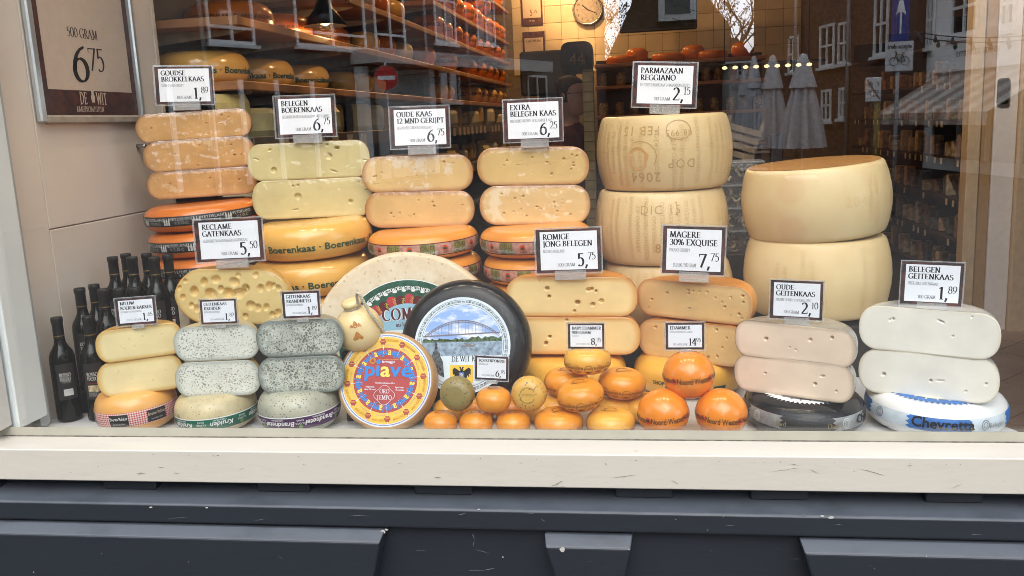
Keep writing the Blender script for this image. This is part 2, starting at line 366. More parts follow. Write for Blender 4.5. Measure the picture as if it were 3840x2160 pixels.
CREAM = plain('cream_gloss_paint', (.50, .47, .41), .30, .5, mott=.02, scale=3)
def worn(name, base, chip, dark, amount, rough, speck, dusty_toplight=None):
    m = Mat(name); m.set(rough, .5)
    st = (1.2, 2.2, 9)
    a = m.ramp(m.noise(6, 8, .72, st), .70-amount, .735-amount); b = m.ramp(m.noise(30, 3, .6, (.35, 1, 1.9)), .60, .63)
    dn = m.n.new('ShaderNodeTexNoise'); dn.inputs['Scale'].default_value = 45; m.l.new(m.co(), dn.inputs['Vector']); dv = m.n.new('ShaderNodeVectorMath'); dv.operation = 'MULTIPLY_ADD'; m.l.new(dn.outputs['Color'], dv.inputs[0]); dv.inputs[1].default_value = (.03, .03, .012); m.l.new(m.co(), dv.inputs[2]); vv = m.n.new('ShaderNodeTexVoronoi'); vv.inputs['Scale'].default_value = 5.5; m.l.new(dv.outputs[0], vv.inputs['Vector']); sp_ = vv.outputs['Distance']; spk = m.n.new('ShaderNodeMath'); spk.operation = 'LESS_THAN'; spk.inputs[1].default_value = .018; m.l.new(sp_, spk.inputs[0])
    k = m.mul(a, b); big = m.ramp(m.noise(1.8, 4, .6), .35, .75)
    c = m.mix(m.mul(big, .35), base, dark); c = m.mix(m.mul(b, .25), c, dark); c = m.mix(k, c, chip); c = m.mix(m.mul(spk.outputs[0], .8), c, speck)
    if dusty_toplight:      # top light painted in as a paler, dusty tone on upward faces
        g = m.n.new('ShaderNodeNewGeometry'); sx = m.n.new('ShaderNodeSeparateXYZ'); m.l.new(g.outputs['Normal'], sx.inputs[0]); dz = m.ramp(sx.outputs[2], .35, .8); c = m.mix(m.mul(dz, m.ramp(m.noise(7, 5, .6, (1, 1.5, 4)), .0, .5)), c, dusty_toplight)
    m.base(c)
    m.bump(m.noise(22, 5, .6, (1, 1, 3)), .16, .003); MATS[name] = m.m; return m.m
SILLP = worn('worn_cream_sill_paint', (.47, .438, .375), (.17, .15, .13), (.41, .38, .325), .06, .32, (.34, .30, .26))
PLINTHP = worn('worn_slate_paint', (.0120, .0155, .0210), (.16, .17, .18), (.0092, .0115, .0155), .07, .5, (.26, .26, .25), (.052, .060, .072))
JAMBP = plain('pale_paint', (.87, .91, .90), .3, .5, mott=.02, scale=4)
PUTTY = plain('putty_bead', (.35, .335, .27), .45, .4, mott=.05, scale=12)
GLASS = clear('window_glass', (.975, .985, .98), .094)

sf = thing('shopfront', 'cream painted shop window over a slate grey moulded plinth', 'shopfront')
XL, XR = -1.70, 2.35
p = MB(); p.prism([(-.10, -.004), (-.012, .0005), (-.012, -.05), (-.012, -.10), (-.10, -.089)], -3.2, 3.4, axis='x'); s_ = p.obj('window_sill', SILLP, sf); md = s_.modifiers.new('worn_edge', 'BEVEL'); md.width = .003; md.segments = 3
p = MB(); p.prism([(-.012, .026), (.028, .012), (.028, -.06), (-.012, -.06)], XL-.0618, XR, axis='x'); p.obj('glazing_bead', PUTTY, sf)
p = MB(); p.box(XL-.04, XR, -.0145, -.0121, .0006, .0028); p.obj('sealant_line', plain('grimy_sealant', (.17, .155, .125), .7, .2, mott=.3, scale=60), sf)
p = MB(); p.box(XL-.06, XR+.05, -.003, .003, .012, 2.18); p.obj('window_pane', GLASS, sf)
p = MB(); p.box(XL-.55, XL-.062, -.098, .03, .0007, 2.3); p.obj('door_frame_post', SILLP, sf)
p = MB(); p.box(XL-.06, XL-.012, -.062, -.004, .0275, 2.18, bev=.004); p.obj('glazing_bead', plain('beige_bead_paint', (.52, .50, .44), .35, .5, mott=.03), sf)  # bead in one even beige
p = MB(); p.box(XL-.058, XL, .004, .125, .013, 2.18, bev=.004); p.obj('jamb_lining', JAMBP, sf)
p = MB(); p.box(XL-.058, XL-.018, .127, .165, -.03, 2.18, bev=.012); p.obj('jamb_bead', plain('grey_metal_bead', (.5, .53, .53), .35, .5, mott=.04), sf)
p = MB(); p.box(XR, XR+.5, -.10, .06, .0007, 2.3, bev=.006); p.obj('frame_post', CREAM, sf)
p = MB(); p.box(XL-.55, XR+.5, -.10, .06, 2.302, 2.75, bev=.006); p.obj('header_board', CREAM, sf)
p = MB(); p.box(-9, 9, -.16, .10, 2.76, 8.0); p.obj('upper_wall', plain('shop_brick', (.2, .12, .09), .8, .3, mott=.2, scale=9), sf)
p = MB(); p.box(-9, XL-.552, -.12, .10, ZP, 2.755); p.obj('side_wall', plain('shop_side_wall', (.6, .57, .5), .6, .3), sf)
p = MB(); p.box(XR+.502, 9, -.12, .10, ZP, 2.755); p.obj('side_wall', MATS['shop_side_wall'], sf)
# plinth: dentil blocks under the sill, weathered ledge, moulded panels
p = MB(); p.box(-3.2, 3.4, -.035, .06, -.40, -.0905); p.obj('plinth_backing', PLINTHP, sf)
for px in (330, 715, 1115, 1620, 1960, 2400, -60, 2800):
    x0 = atY(px-65 if px < 800 else px-72, 1240, -.062)[0]; x1 = atY(px+65 if px < 800 else px+72, 1240, -.062)[0]
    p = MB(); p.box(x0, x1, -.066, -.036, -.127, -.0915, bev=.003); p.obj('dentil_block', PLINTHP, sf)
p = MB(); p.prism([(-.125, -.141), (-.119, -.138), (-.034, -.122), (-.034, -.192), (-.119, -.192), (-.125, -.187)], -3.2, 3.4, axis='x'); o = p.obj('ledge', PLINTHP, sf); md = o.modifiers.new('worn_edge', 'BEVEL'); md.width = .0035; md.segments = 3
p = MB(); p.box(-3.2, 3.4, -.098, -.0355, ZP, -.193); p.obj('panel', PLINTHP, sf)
def blk(x0, x1, t0, t1):
    "moulded block: chamfered top, sides slanting by t0/t1 down to the bottom"
    zb = -.60; v = []
    for y, z, k in ((-.0985, -.196, 0), (-.126, -.196, 0), (-.160, -.213, .05), (-.160, zb, 1), (-.0985, zb, 1)):
        v += [(x0+t0*k, y, z), (x1+t1*k, y, z)]
    f = [(0, 1, 3, 2), (2, 3, 5, 4), (4, 5, 7, 6), (6, 7, 9, 8), (0, 2, 4, 6, 8), (9, 7, 5, 3, 1), (8, 9, 1, 0)]
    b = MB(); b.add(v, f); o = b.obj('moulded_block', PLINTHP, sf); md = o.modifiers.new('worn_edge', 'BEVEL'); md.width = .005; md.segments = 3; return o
gx = lambda px, py=1345: atY(px, py, -.13)[0]
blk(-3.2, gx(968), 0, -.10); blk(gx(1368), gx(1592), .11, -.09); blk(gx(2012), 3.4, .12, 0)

ROOMW = plain('cream_wall_paint', (.84, .735, .63), .55, .3, mott=.03, scale=3)
p = MB(); p.box(-4, 4, -.02, 10.5, ZF-.12, ZF-.006); fl = tag(p.obj('shop_floor', plain('floor_joint', (.05, .042, .038), .7, .3)), kind='structure')
tm = MB(); tm.box(-.148, .148, -.148, .148, 0, .008, bev=.002); tme = tm.mesh('tile')
FT = [plain('brown_floor_tile', (.24, .17, .135), .35, .5, mott=.12, scale=7)]
tme.materials.append(FT[0])
for i in range(12):
    for j in range(14):
        o = link('tile', tme, None, fl, (.55+.3*i*.7071+.3*j*.7071-1.2, .6+.3*(j-i)*.7071+1.6, ZF-.007), (0, 0, R_(45)))
p = MB(); p.box(-4, 4, .10, 10.5, 3.0, 3.1); tag(p.obj('ceiling', plain('dim_ceiling', (.28, .25, .21), .8, .2)), kind='structure')
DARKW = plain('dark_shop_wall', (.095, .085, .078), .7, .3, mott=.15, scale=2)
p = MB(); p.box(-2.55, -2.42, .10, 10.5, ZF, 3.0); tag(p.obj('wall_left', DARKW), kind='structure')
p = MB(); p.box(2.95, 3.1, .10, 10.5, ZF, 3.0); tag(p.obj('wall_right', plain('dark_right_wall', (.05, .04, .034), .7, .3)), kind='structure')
p = MB(); p.box(-2.42, 2.95, 9.02, 9.2, ZF, 3.0); wb = tag(p.obj('wall_back', plain('tile_grout', (.22, .17, .11), .7, .3)), kind='structure')
tm = MB(); tm.box(-.0985, .0985, -.012, .0, -.0985, .0985, bev=.003); t2 = tm.mesh('tile'); t3 = t2.copy()
t2.materials.append(plain('cream_wall_tile', (.66, .56, .38), .22, .5, mott=.05, scale=4)); t3.materials.append(plain('cream_wall_tile_worn', (.60, .50, .33), .25, .5, mott=.07, scale=4))
for i in range(17):
    for j in range(8): link('tile', t2 if RNG.random() < .7 else t3, None, wb, (-1.42+.2*i, 9.018, 1.34+.2*j+.1))
# display board and hidden steps
p = MB(); poly = [(XL-.06, .029), (1.55, .029), (1.55, .085), (.94, .085), (.82, .36), (.82, 1.12), (XL-.06, 1.12)]
p.prism(poly, FL-.03, FL, axis='z'); db = p.obj('display_board', plain('white_laminate', (.60, .60, .61), .35, .5, mott=.02)); tag(db, 'white board behind the window that the cheeses stand on', 'display board')
p = MB(); p.box(XL-.06, .80, .16, 1.10, ZF, FL-.031); tag(p.obj('display_cabinet', DARKW), 'dark cabinet under the white display board', 'cabinet')
def block(x0, x1, y0, y1, z, lab, mat=None):
    p = MB(); p.box(x0, x1, y0, y1, FL, z, bev=.004); return tag(p.obj('riser_block', mat or plain('riser_card', (.045, .04, .036), .7, .2)), lab, 'riser')
# side panel of the display with its seams, peg and framed poster
SX = -1.765
sp = thing('side_panel', 'cream side panel closing the left end of the window display', 'panel', (SX, 0, 0))
def pan(y0, y1, z0, z1): p = MB(); p.box(-.05, 0, y0, y1, z0, z1, bev=.0018); p.obj('panel', ROOMW, sp)
yc = atX(125, 578, SX)
pan(.13, float(yc[1])-.0015, FL-.03, 2.6); pan(float(yc[1])+.0015, 1.06, FL-.03, float(yc[2])-.0015); pan(float(yc[1])+.0015, 1.06, float(yc[2])+.0015, 2.6)
p = MB(); p.box(-.052, .002, 1.0605, 1.085, FL-.03, 2.6, bev=.003); p.obj('edge_strip', plain('pale_edge_strip', (.72, .62, .5), .5, .3), sp)
pp = atX(345, 368, SX); p = MB(); p.lathe([(.0, 0), (.008, 0), (.008, .03), (.006, .034), (0, .034)], 12); pg = p.obj('peg', plain('steel', (.5, .5, .5), .3, .5, 1), sp, (0, pp[1], pp[2]), (0, R_(90), 0), True)
fy0, fy1 = float(atX(100, 318, SX)[1]), float(atX(350, 295, SX)[1]); fz0 = float(atX(220, 308, SX)[2]); fz1 = 1.60
pf = thing('framed_price_poster', 'silver framed price poster reading 500 gram 6 75 on the side panel', 'poster', (SX+.002, fy0, fz0)); fw, fh = fy1-fy0, fz1-fz0
SILV = plain('silver_snap_frame', (.62, .66, .67), .28, .5, .6, mott=.03)
for nm, b in (('frame_rail', (0, .020, -.016, .014, 0, fh)), ('frame_rail', (0, .020, fw-.012, fw+.012, 0, fh)), ('frame_rail', (0, .018, .0145, fw-.0125, -.004, .022)), ('frame_rail', (0, .018, .0145, fw-.0125, fh-.02, fh))):
    p = MB(); p.box(*b, bev=.005); p.obj(nm, SILV if nm and b[5]-b[4] > .1 else plain('frame_lower_rail', (.42, .36, .29), .4, .4), pf)
def marble(name, a, b, c2=None):
    if name in MATS: return MATS[name]
    m = Mat(name); m.set(.35, .4); f = m.noise(26, 4, .6, (1, 1, .35)); c = m.mix(m.ramp(f, .40, .56), a, b)
    m.base(m.mix(m.mul(m.ramp(m.noise(60, 3), .55, .7), .5), c, c2 or a)); MATS[name] = m.m; return m.m
POSTC = marble('oxblood_poster', (.10, .026, .018), (.045, .016, .014)); PAPERB = plain('buff_paper', (.62, .50, .40), .6, .3, mott=.03)
fl2 = Flat(); fl2.poly([(.015, .02), (fw-.013, .02), (fw-.013, fh), (.015, fh)], 0, 2)
fl2.poly([(.052, .100), (fw-.040, .100), (fw-.04, fh), (.052, fh)], 1, 4)
tx = fw*.36; k = fw/.55
fl2.text('500 GRAM', .029*k, 2, 6, fw*.33, .268*k, squeeze=1.05, bold=.9); fl2.text('6', .112*k, 2, 6, fw*.34, .130*k, squeeze=1.25, bold=1.0); fl2.text('75', .074*k, 2, 6, fw*.50, .166*k, squeeze=1.05, bold=.8)
fl2.text('DE', .038*k, 3, 6, fw*.37, .058*k, squeeze=.75); fl2.text('WIT', .038*k, 3, 6, fw*.535, .058*k, squeeze=.75); fl2.text('KAASSPECIALITEITEN', .0165*k, 3, 6, fw*.33, .034*k, squeeze=.8)
fl2.poly([(fw*.50+a*.022, .064*k+b*.05) for a, b in ((-.3, 0), (.3, 0), (.5, .35), (.3, .6), (.42, .75), (.1, 1), (-.1, .8), (-.3, .75), (-.25, .5), (-.5, .35))], 3, 6)
o = fl2.obj('poster', [POSTC, PAPERB, INK, PAPERB], pf); o.matrix_local = Matrix(((0, 0, 1, .004), (1, 0, 0, 0), (0, 1, 0, 0), (0, 0, 0, 1)))

# ------------------------------------------------------------------ lamps inside the shop
def lamp(name, loc, e, size, col=(1, .74, .45), target=None, spot=None, sc=1):
    if spot:
        ld = bpy.data.lights.new(name, 'SPOT'); ld.spot_size = R_(spot); ld.spot_blend = .6; ld.shadow_soft_size = size
    else:
        ld = bpy.data.lights.new(name, 'POINT'); ld.shadow_soft_size = size
    ld.energy = e; ld.color = col; o = bpy.data.objects.new(name, ld); C.objects.link(o); o.location = loc
    if target is not None: o.rotation_euler = (Vector(target)-Vector(loc)).to_track_quat('-Z', 'Y').to_euler()
    return o
BLACKM = plain('black_enamel', (.012, .012, .013), .3, .5, mott=0); BULB = emitter('lamp_glass', (1, .72, .42), 6)
def spotlamp(loc, target, e, spot=75, group='spotlights over the window display', lab='black spotlight on the ceiling above the window display', col=(1, .84, .64)):
    t = thing('ceiling_spotlight', lab, 'spotlight', loc, (0, 0, 0), group)
    q = (Vector(target)-Vector(loc)).to_track_quat('-Z', 'Y').to_euler()
    p = MB(); p.lathe([(.0, .10), (.03, .10), (.04, .06), (.045, -.03), (.04, -.03), (.036, .02), (0, .02)], 20); p.obj('lamp_shade', BLACKM, t, (0, 0, 0), q, True)
    p = MB(); p.lathe([(0, .0), (.030, .0), (.030, .005), (0, .005)], 16); p.obj('bulb', BULB, t, (0, 0, 0), q, True)
    p = MB(); p.tube([(0, 0, .05), (0, 0, 2.995-loc[2])], .008); p.obj('stem', BLACKM, t)
    d = (Vector(target)-Vector(loc)).normalized()
    l = lamp('spotlight_lamp', [a+.055*b for a, b in zip(loc, d)], e, .03, col, target, spot)
SPOT_E = 14
for x, yt, zt in ((-1.45, .55, .6), (-.95, .6, .5), (-.45, .6, .45), (.05, .65, .6), (.55, .6, .45)):
    spotlamp((x+.1, .22, 2.35), (x, yt, zt), SPOT_E)
pq = atY(818, 66, 2.25)
for y, e, px_l, pz_l in ((2.25, 3, float(pq[0]), float(pq[2])), (3.7, 14, -.9, 2.5), (6.0, 40, -.95, 2.62), (7.8, 30, -.95, 2.62)):
    t = thing('pendant_lamp', {2.25: 'black bell shaped pendant lamp hanging between the farm wheels and the ball cheeses'}.get(y, 'small warm pendant lamp hanging before the far cheese shelves'), 'pendant lamp', (px_l, y, pz_l), (0, 0, 0), 'pendant lamps before the cheese shelves')
    p = MB(); p.lathe([(.0, .14), (.02, .14), (.05, .08), (.11, .0), (.105, .0), (.045, .075), (0, .12)], 20); p.obj('lamp_shade', BLACKM, t, None, None, True)
    p = MB(); p.lathe([(0, 0), (.03, .015), (.03, .05), (0, .07)], 12); p.obj('bulb', BULB, t, None, None, True)
    p = MB(); p.tube([(0, 0, .13), (0, 0, 2.998-pz_l)], .004); p.obj('cord', BLACKM, t)
    lamp('pendant_bulb', (px_l, y, pz_l-.04), e, .05, (1, .54, .22))
for yy in (1.42, 1.92, 2.42): spotlamp((-.30, yy-.1, 1.95), (-1.62, yy, 1.06), 22, 16, 'added fill spotlights for the farm wheels', 'added narrow fill spotlight aimed at the amber farm wheels', (1, .66, .34))  # invented spots, added to brighten the wheels under the upper shelf
spotlamp((-.85, 7.6, 2.85), (-1.1, 9.0, 1.95), 140, 58, None, 'ceiling spotlight washing the tiled wall beside the clock', (1, .56, .24))
spotlamp((1.35, 2.5, 2.75), (2.36, 4.0, .75), 130, 44, None, 'added fill spotlight aimed at the cream door post', (1, .86, .72))  # added out of view to lift the door post and door leaf
lamp('right_fill_lamp', (1.5, 3.3, 2.6), 7, .06, (1, .62, .34))  # added fill lamp for the right side, with a made-up pendant around it
t = thing('pendant_lamp', 'added warm pendant lamp, fill light over the dark right side', 'pendant lamp', (1.5, 3.3, 2.64))
p = MB(); p.lathe([(.0, .14), (.02, .14), (.05, .08), (.11, .0), (.105, .0), (.045, .075), (0, .12)], 20); p.obj('lamp_shade', BLACKM, t, None, None, True)
p = MB(); p.tube([(0, 0, .13), (0, 0, .358)], .004); p.obj('cord', BLACKM, t)

# marks on the paint: scuffs and scratches on the sill, chips and cracks on the plinth
def markpoly(pts, Y, n, m, dy):
    b = MB(); b.add([(p_[0], Y-dy, p_[2]) for p_ in (atY(x, y, Y) for x, y in pts)], [tuple(range(len(pts)))]); return b.obj(n, m, sf)
SCF = plain('scuff_grey', (.24, .225, .195), .6, .3, mott=.2, scale=200); CHP = plain('bare_chip', (.40, .385, .35), .7, .3, mott=.1, scale=200); CRK = plain('crack_pale', (.13, .137, .147), .6, .3, mott=.2, scale=200)
def streak(x0, y0, x1, y1, w, Y, n, m):
    g = random.Random(int(x0*7+y0)); L = []; U = []
    dx, dy = x1-x0, y1-y0; l = math.hypot(dx, dy); nx, ny = -dy/l, dx/l
    for k in range(7):
        t = k/6; ww = w*math.sin(PI*min(.97, max(.03, t)))*g.uniform(.5, 1.2); o = g.uniform(-.5, .5)*w*.8
        L.append((x0+dx*t+nx*(o+ww/2), y0+dy*t+ny*(o+ww/2))); U.append((x0+dx*t+nx*(o-ww/2), y0+dy*t+ny*(o-ww/2)))
    markpoly(L+U[::-1], Y, n, m, .0006)
def blob(x, y, r, Y, n, m, asp=1.0):
    g = random.Random(int(x*3+y)); markpoly([(x+r*asp*g.uniform(.55, 1.2)*math.cos(2*PI*k/9), y+r*g.uniform(.5, 1.2)*math.sin(2*PI*k/9)) for k in range(9)], Y, n, m, .0007)
for a in ((1536, 1203, 1600, 1194, 1.6), (1688, 1207, 1708, 1218, 2.2), (1092, 1202, 1110, 1201, 3.2), (1388, 1224, 1417, 1209, 4.0), (1396, 1225, 1424, 1224, 2.6), (1941, 1186, 2009, 1177, 1.6), (2036, 1180, 2059, 1191, 1.6), (2161, 1178, 2226, 1197, 1.8), (2396, 1227, 2418, 1218, 1.8), (343, 1191, 366, 1190, 3.2), (436, 1190, 452, 1191, 3.0), (399, 1176, 413, 1176, 2.4), (176, 1187, 180, 1189, 2.6), (1000, 1166, 1012, 1166, 1.4), (1306, 1163, 1316, 1167, 1.8), (1522, 1164, 1528, 1173, 2.0), (1985, 1166, 2010, 1170, 1.6), (2280, 1172, 2296, 1170, 1.8), (600, 1182, 618, 1176, 1.2), (760, 1168, 772, 1170, 1.4)): streak(*a, -.1003, 'scuff_mark', SCF)
g_ = random.Random(5)
for k in range(20):
    x = g_.uniform(15, 2560); yt = 1137+x*.0118+1.2; blob(x, yt+g_.uniform(.3, 2.2), g_.uniform(.6, 1.5), -.1003, 'edge_wear', SCF, g_.uniform(1, 3.2))
for k in range(9): x = g_.uniform(15, 2560); blob(x, g_.uniform(1152, 1205)+x*.012, g_.uniform(.7, 1.5), -.1003, 'scuff_mark', SCF, g_.uniform(.8, 2))
for x, y, r, Y, asp in ((963, 1338, 5.5, -.129, 1.2), (972, 1332, 3, -.1253, 1.6), (1415, 1383, 6.5, -.1603, 1.1), (1583, 1382, 2.2, -.1603, 1), (2090, 1302, 4.5, -.1253, 2.2), (2068, 1298, 3, -.1253, 2), (85, 1439, 2.6, -.1603, .6), (256, 1392, 1.2, -.1603, 1), (475, 1413, 1.1, -.1603, 1), (1265, 1401, 2, -.0983, 1), (1820, 1300, 1.4, -.1253, 1), (1205, 1281, 2, -.1253, 2), (520, 1277, 2, -.1253, 2.4), (1700, 1306, 1.4, -.1253, 1), (1780, 1333, 1.2, -.1253, 1.6), (380, 1276, 2, -.1253, 2), (2330, 1400, 1.5, -.1603, 1), (2200, 1430, 1.3, -.1603, 1)): blob(x, y, r, Y, 'paint_chip', CHP, asp)
for a in ((1189, 1342, 1193, 1356, 4.0, -.0983), (1193, 1356, 1190, 1376, 1.8, -.0983), (1194, 1382, 1232, 1392, 1.8, -.0983), (1177, 1434, 1217, 1435, 2.2, -.0983), (1215, 1435, 1246, 1429, 1.8, -.0983), (1045, 1385, 1075, 1386, 1.5, -.0983), (1150, 1296, 1175, 1290, 1.6, -.1253), (640, 1310, 668, 1304, 1.4, -.1253), (1360, 1305, 1372, 1312, 1.6, -.1253), (2005, 1296, 2040, 1294, 1.6, -.1253), (2095, 1318, 2125, 1321, 1.3, -.1253), (700, 1398, 712, 1406, 1.2, -.1603), (1820, 1323, 1855, 1320, 1.3, -.1253), (2440, 1345, 2470, 1344, 1.4, -.1253), (880, 1296, 930, 1298, 1.2, -.1253), (420, 1304, 470, 1301, 1.2, -.1253)): streak(*a, 'paint_crack', CRK)
# ------------------------------------------------------------------ cheeses
FILM = clear('cling_film', (.985, .985, .985), .055, .0, rough=.03)
def prof_fn(R, H, rx, e=2.2, bulge=0.0):
    """radius of a wheel at height z (0..H) and its profile from the top centre down to the bottom centre"""
    h = H/2
    def rz(z):
        q = min(1.0, abs(z-h)/h); return R-rx+rx*(max(0.0, 1-q**e))**(1/e)
    t = np.linspace(PI/2, -PI/2, 15); pts = [(0.0, H)]
    for r in (.35, .7): pts.append(((R-rx)*r, H))
    for a in t:
        c, s = max(0, math.cos(a))**(2/e), abs(math.sin(a))**(2/e)*(1 if a >= 0 else -1); pts.append((R-rx+rx*c, h+h*s))
    for r in (.7, .35): pts.append(((R-rx)*r, 0))
    pts.append((0, 0)); return rz, pts
def half_cheese(label, xl, xr, yt, yb, slope, Y, yaw, face, rind, rx=.9, e=2.2, holes=(), seed=0, cat='half cheese', group=None, back=1.0, film=True):
    a = R_(yaw); xc = (xl+xr)/2; ym = (yt+yb)/2; c = atY(xc, ym, Y)
    uL, zL = onplane(xl, ym-(xc-xl)*slope, c, a); uR, zR = onplane(xr, ym+(xr-xc)*slope, c, a)
    _, zt = onplane(xc, yt, c, a); _, zb = onplane(xc, yb, c, a)
    roll = math.atan2(zR-zL, uR-uL); R = math.hypot(uR-uL, zR-zL)/2; H = zt-zb; um = (uL+uR)/2
    base = np.array([c[0]+um*math.cos(a), c[1]+um*math.sin(a), (zL+zR)/2-H/2])
    t = thing('half_cheese', label, cat, base, (0, -roll, a), group)
    rng = np.random.default_rng(seed+11); h = H/2; rx = min(rx*h, R*.9); rz, pts = prof_fn(R, H, rx, e)
    nx, nz = 200, 54
    sx = np.sin(np.linspace(-PI/2, PI/2, nx+1)); xs = (.75*np.linspace(-1, 1, nx+1)+.25*sx)*R*.9995
    q = np.clip((np.abs(xs)-(R-rx))/rx, 0, 1); zh = h*np.clip(1-q**e, 0, 1)**(1/e)+1e-5
    vv = np.linspace(-1, 1, nz+1); X = np.repeat(xs[:, None], nz+1, 1); Z = zh[:, None]*vv[None, :]
    lat = np.array([[rz(h+z)-abs(x) for z in zr] for x, zr in zip(xs, Z)])
    rim = np.minimum(zh[:, None]-np.abs(Z), lat*.8); rim = np.clip(rim, 0, 1)
    Yd = .0012*np.sin(X*23+seed)*np.cos(Z*31+seed*2)
    soft = np.clip(rim/.0035, 0, 1); Yd = Yd+(1-np.sqrt(1-(1-soft)**2))*.0018
    hm = np.zeros_like(X)
    for hx, hz, hr, asp, dep in holes:
        hx, hz = hx*R, hz*h; an = rng.uniform(-.4, .4); dx, dz = (X-hx)*math.cos(an)+(Z-hz)*math.sin(an), -(X-hx)*math.sin(an)+(Z-hz)*math.cos(an)
        qq = (dx/(hr*asp))**2+(dz/hr)**2; Yd = Yd+np.where(qq < 1, dep*2.6*hr*np.clip(1-qq, 0, 1)**.38, 0); hm = np.maximum(hm, np.clip(1.3-qq, 0, 1))
    v = np.stack([X, Yd, Z+h], -1).reshape(-1, 3); n1 = nz+1
    f = [(i*n1+j, (i+1)*n1+j, (i+1)*n1+j+1, i*n1+j+1) for i in range(nx) for j in range(nz)]
    me = mesh('cut_face', v, f, True); at = me.attributes.new('rim', 'FLOAT', 'POINT'); at.data.foreach_set('value', (rim+hm*.0).reshape(-1).astype(np.float32))
    link('cut_face', me, face, t)
    b = MB(); n = 40
    for r, z in pts:
        for k in range(n+1): ph = PI*k/n; b.v.append((-r*math.cos(ph), r*math.sin(ph)*back+.0035*0, z))
    m = n+1; b.f = [(i*m+k, i*m+k+1, (i+1)*m+k+1, (i+1)*m+k) for i in range(len(pts)-1) for k in range(n)]; b.mi = [0]*len(b.f)
    b.obj('rind', rind, t, None, None, True)
    if film:
        nx, nz = 90, 26; xs = np.linspace(-1, 1, nx+1)*R*.985; q = np.clip((np.abs(xs)-(R-rx))/rx, 0, 1); zh = h*np.clip(1-q**e, 0, 1)**(1/e)*.985
        X = np.repeat(xs[:, None], nz+1, 1); Z = zh[:, None]*np.linspace(-1, 1, nz+1)[None, :]; g = np.random.default_rng(seed+77); W = np.zeros_like(X)
        for _ in range(9):
            th = g.uniform(-.5, .5)+(PI/2 if g.random() < .35 else 0); k = g.uniform(40, 150); W += g.uniform(.4, 1)*np.abs(np.sin(k*(X*math.sin(th)+Z*math.cos(th))+g.uniform(0, 6)+1.5*np.sin(X*g.uniform(10, 40))))**3*30/k
        W = W/W.max(); ed = np.clip(np.minimum((R*.985-np.abs(X)), (zh[:, None]-np.abs(Z)))/.012, 0, 1)
        v = np.stack([X, -.0012-.0038*W*ed+(1-ed)*.0009, Z+h], -1).reshape(-1, 3); n1 = nz+1
        link('wrapping_film', mesh('wrapping_film', v, [(i*n1+j, (i+1)*n1+j, (i+1)*n1+j+1, i*n1+j+1) for i in range(nx) for j in range(nz)], True), FILM, t)
    return t, R, H
def eyes(seed, n, r0, r1, spread=(.85, .72), asp=(.8, 1.5), dep=(1.0, 1.6)):
    g = np.random.default_rng(seed); return [(g.uniform(-1, 1)*spread[0], g.uniform(-1, 1)*spread[1], g.uniform(r0, r1)*(1 if g.random() < .8 else .6), g.uniform(*asp), g.uniform(*dep)) for _ in range(n)]

class Wheel:
    """whole wheel on its flat side: rind, printed band, wrapped lettering"""
    def __init__(s, label, cat, x, y, z, R, H, rind, rx=None, e=2.3, rot=(0, 0, 0), group=None, name='whole_cheese', prof=None, n=72):
        s.t = thing(name, label, cat, (x, y, z), rot, group); s.R, s.H = R, H
        s.rz, pts = prof_fn(R, H, rx or H*.5, e)
        if prof: s.rz, pts = prof
        g_ = random.Random(int(1e5*(abs(x)+3*abs(y)+7*abs(z)))); a_ = .0085 if R < .075 else .0022; P_ = [(k, g_.uniform(.3, 1)*a_/k**.5, g_.uniform(0, 6.3)) for k in (1, 2, 3, 5)]
        s.k = lambda t: 1+sum(q*math.sin(k*t+p) for k, q, p in P_)
        b = MB(); b.lathe(pts, n, fold=lambda t, z: s.k(t)); me = b.mesh('rind', True); s.rind = link('rind', me, rind, s.t); autosmooth(me, 50)
    def band(s, z0, z1, segs, off=.0009, nz=6, name='band'):
        """segs: (angle0, angle1, material)"""
        b = MB(); mats = []; uv = []
        for a0, a1, m in segs:
            if m not in mats: mats.append(m)
            mi = mats.index(m); n = max(2, int(abs(a1-a0)/R_(5))); o = len(b.v)
            for j in range(nz+1):
                z = z0+(z1-z0)*j/nz; r = s.rz(z)+off
                for k in range(n+1):
                    t = a0+(a1-a0)*k/n; q_ = s.k(t); b.v.append((r*q_*math.sin(t), -r*q_*math.cos(t), z)); uv.append((t*s.R, z-z0))
            for j in range(nz):
                for k in range(n): q = o+j*(n+1)+k; b.f.append((q, q+1, q+n+2, q+n+1)); b.mi.append(mi)
        me = b.mesh(name, True); l = me.uv_layers.new(name='UVMap')
        for lp in me.loops: l.data[lp.index].uv = uv[lp.vertex_index]
        return link(name, me, mats, s.t)
    def print(s, items, mats, off=.0016, name='lettering', parent=None):
        """items: (verts, faces, angle, z, flip, material index); x of the print runs round the wheel"""
        b = MB()
        for v, f, ang, z0, flip, mi in items:
            v = np.array(v, float)
            if flip: v = -v
            q = []
            for x, y in v:
                z = z0+y; t = ang+x/s.R; r = (s.rz(min(max(z, 0), s.H))+off)*s.k(t); q.append((r*math.sin(t), -r*math.cos(t), z))
            b.add(q, f, mi)
        return b.obj(name, mats, parent or s.t)
def wheel_at(label, xl, xr, Yc, ztop, zbot, rind, rx=None, e=2.3, R=None, x=None, yaw=0, tilt=(0, 0), group=None, cat='cheese wheel', ym=None, prof=None):
    ymid = 0.5*(ztop+zbot)
    if x is None:
        pl = CAM_P; L = atY(xl, ym, Yc)[0]; Rr = atY(xr, ym, Yc)[0]; x = (L+Rr)/2; R = R or (Rr-L)/2*.985
    return Wheel(label, cat, x, Yc, zbot, R, ztop-zbot, rind, rx, e, (tilt[0], tilt[1], R_(yaw)), group, prof=prof)

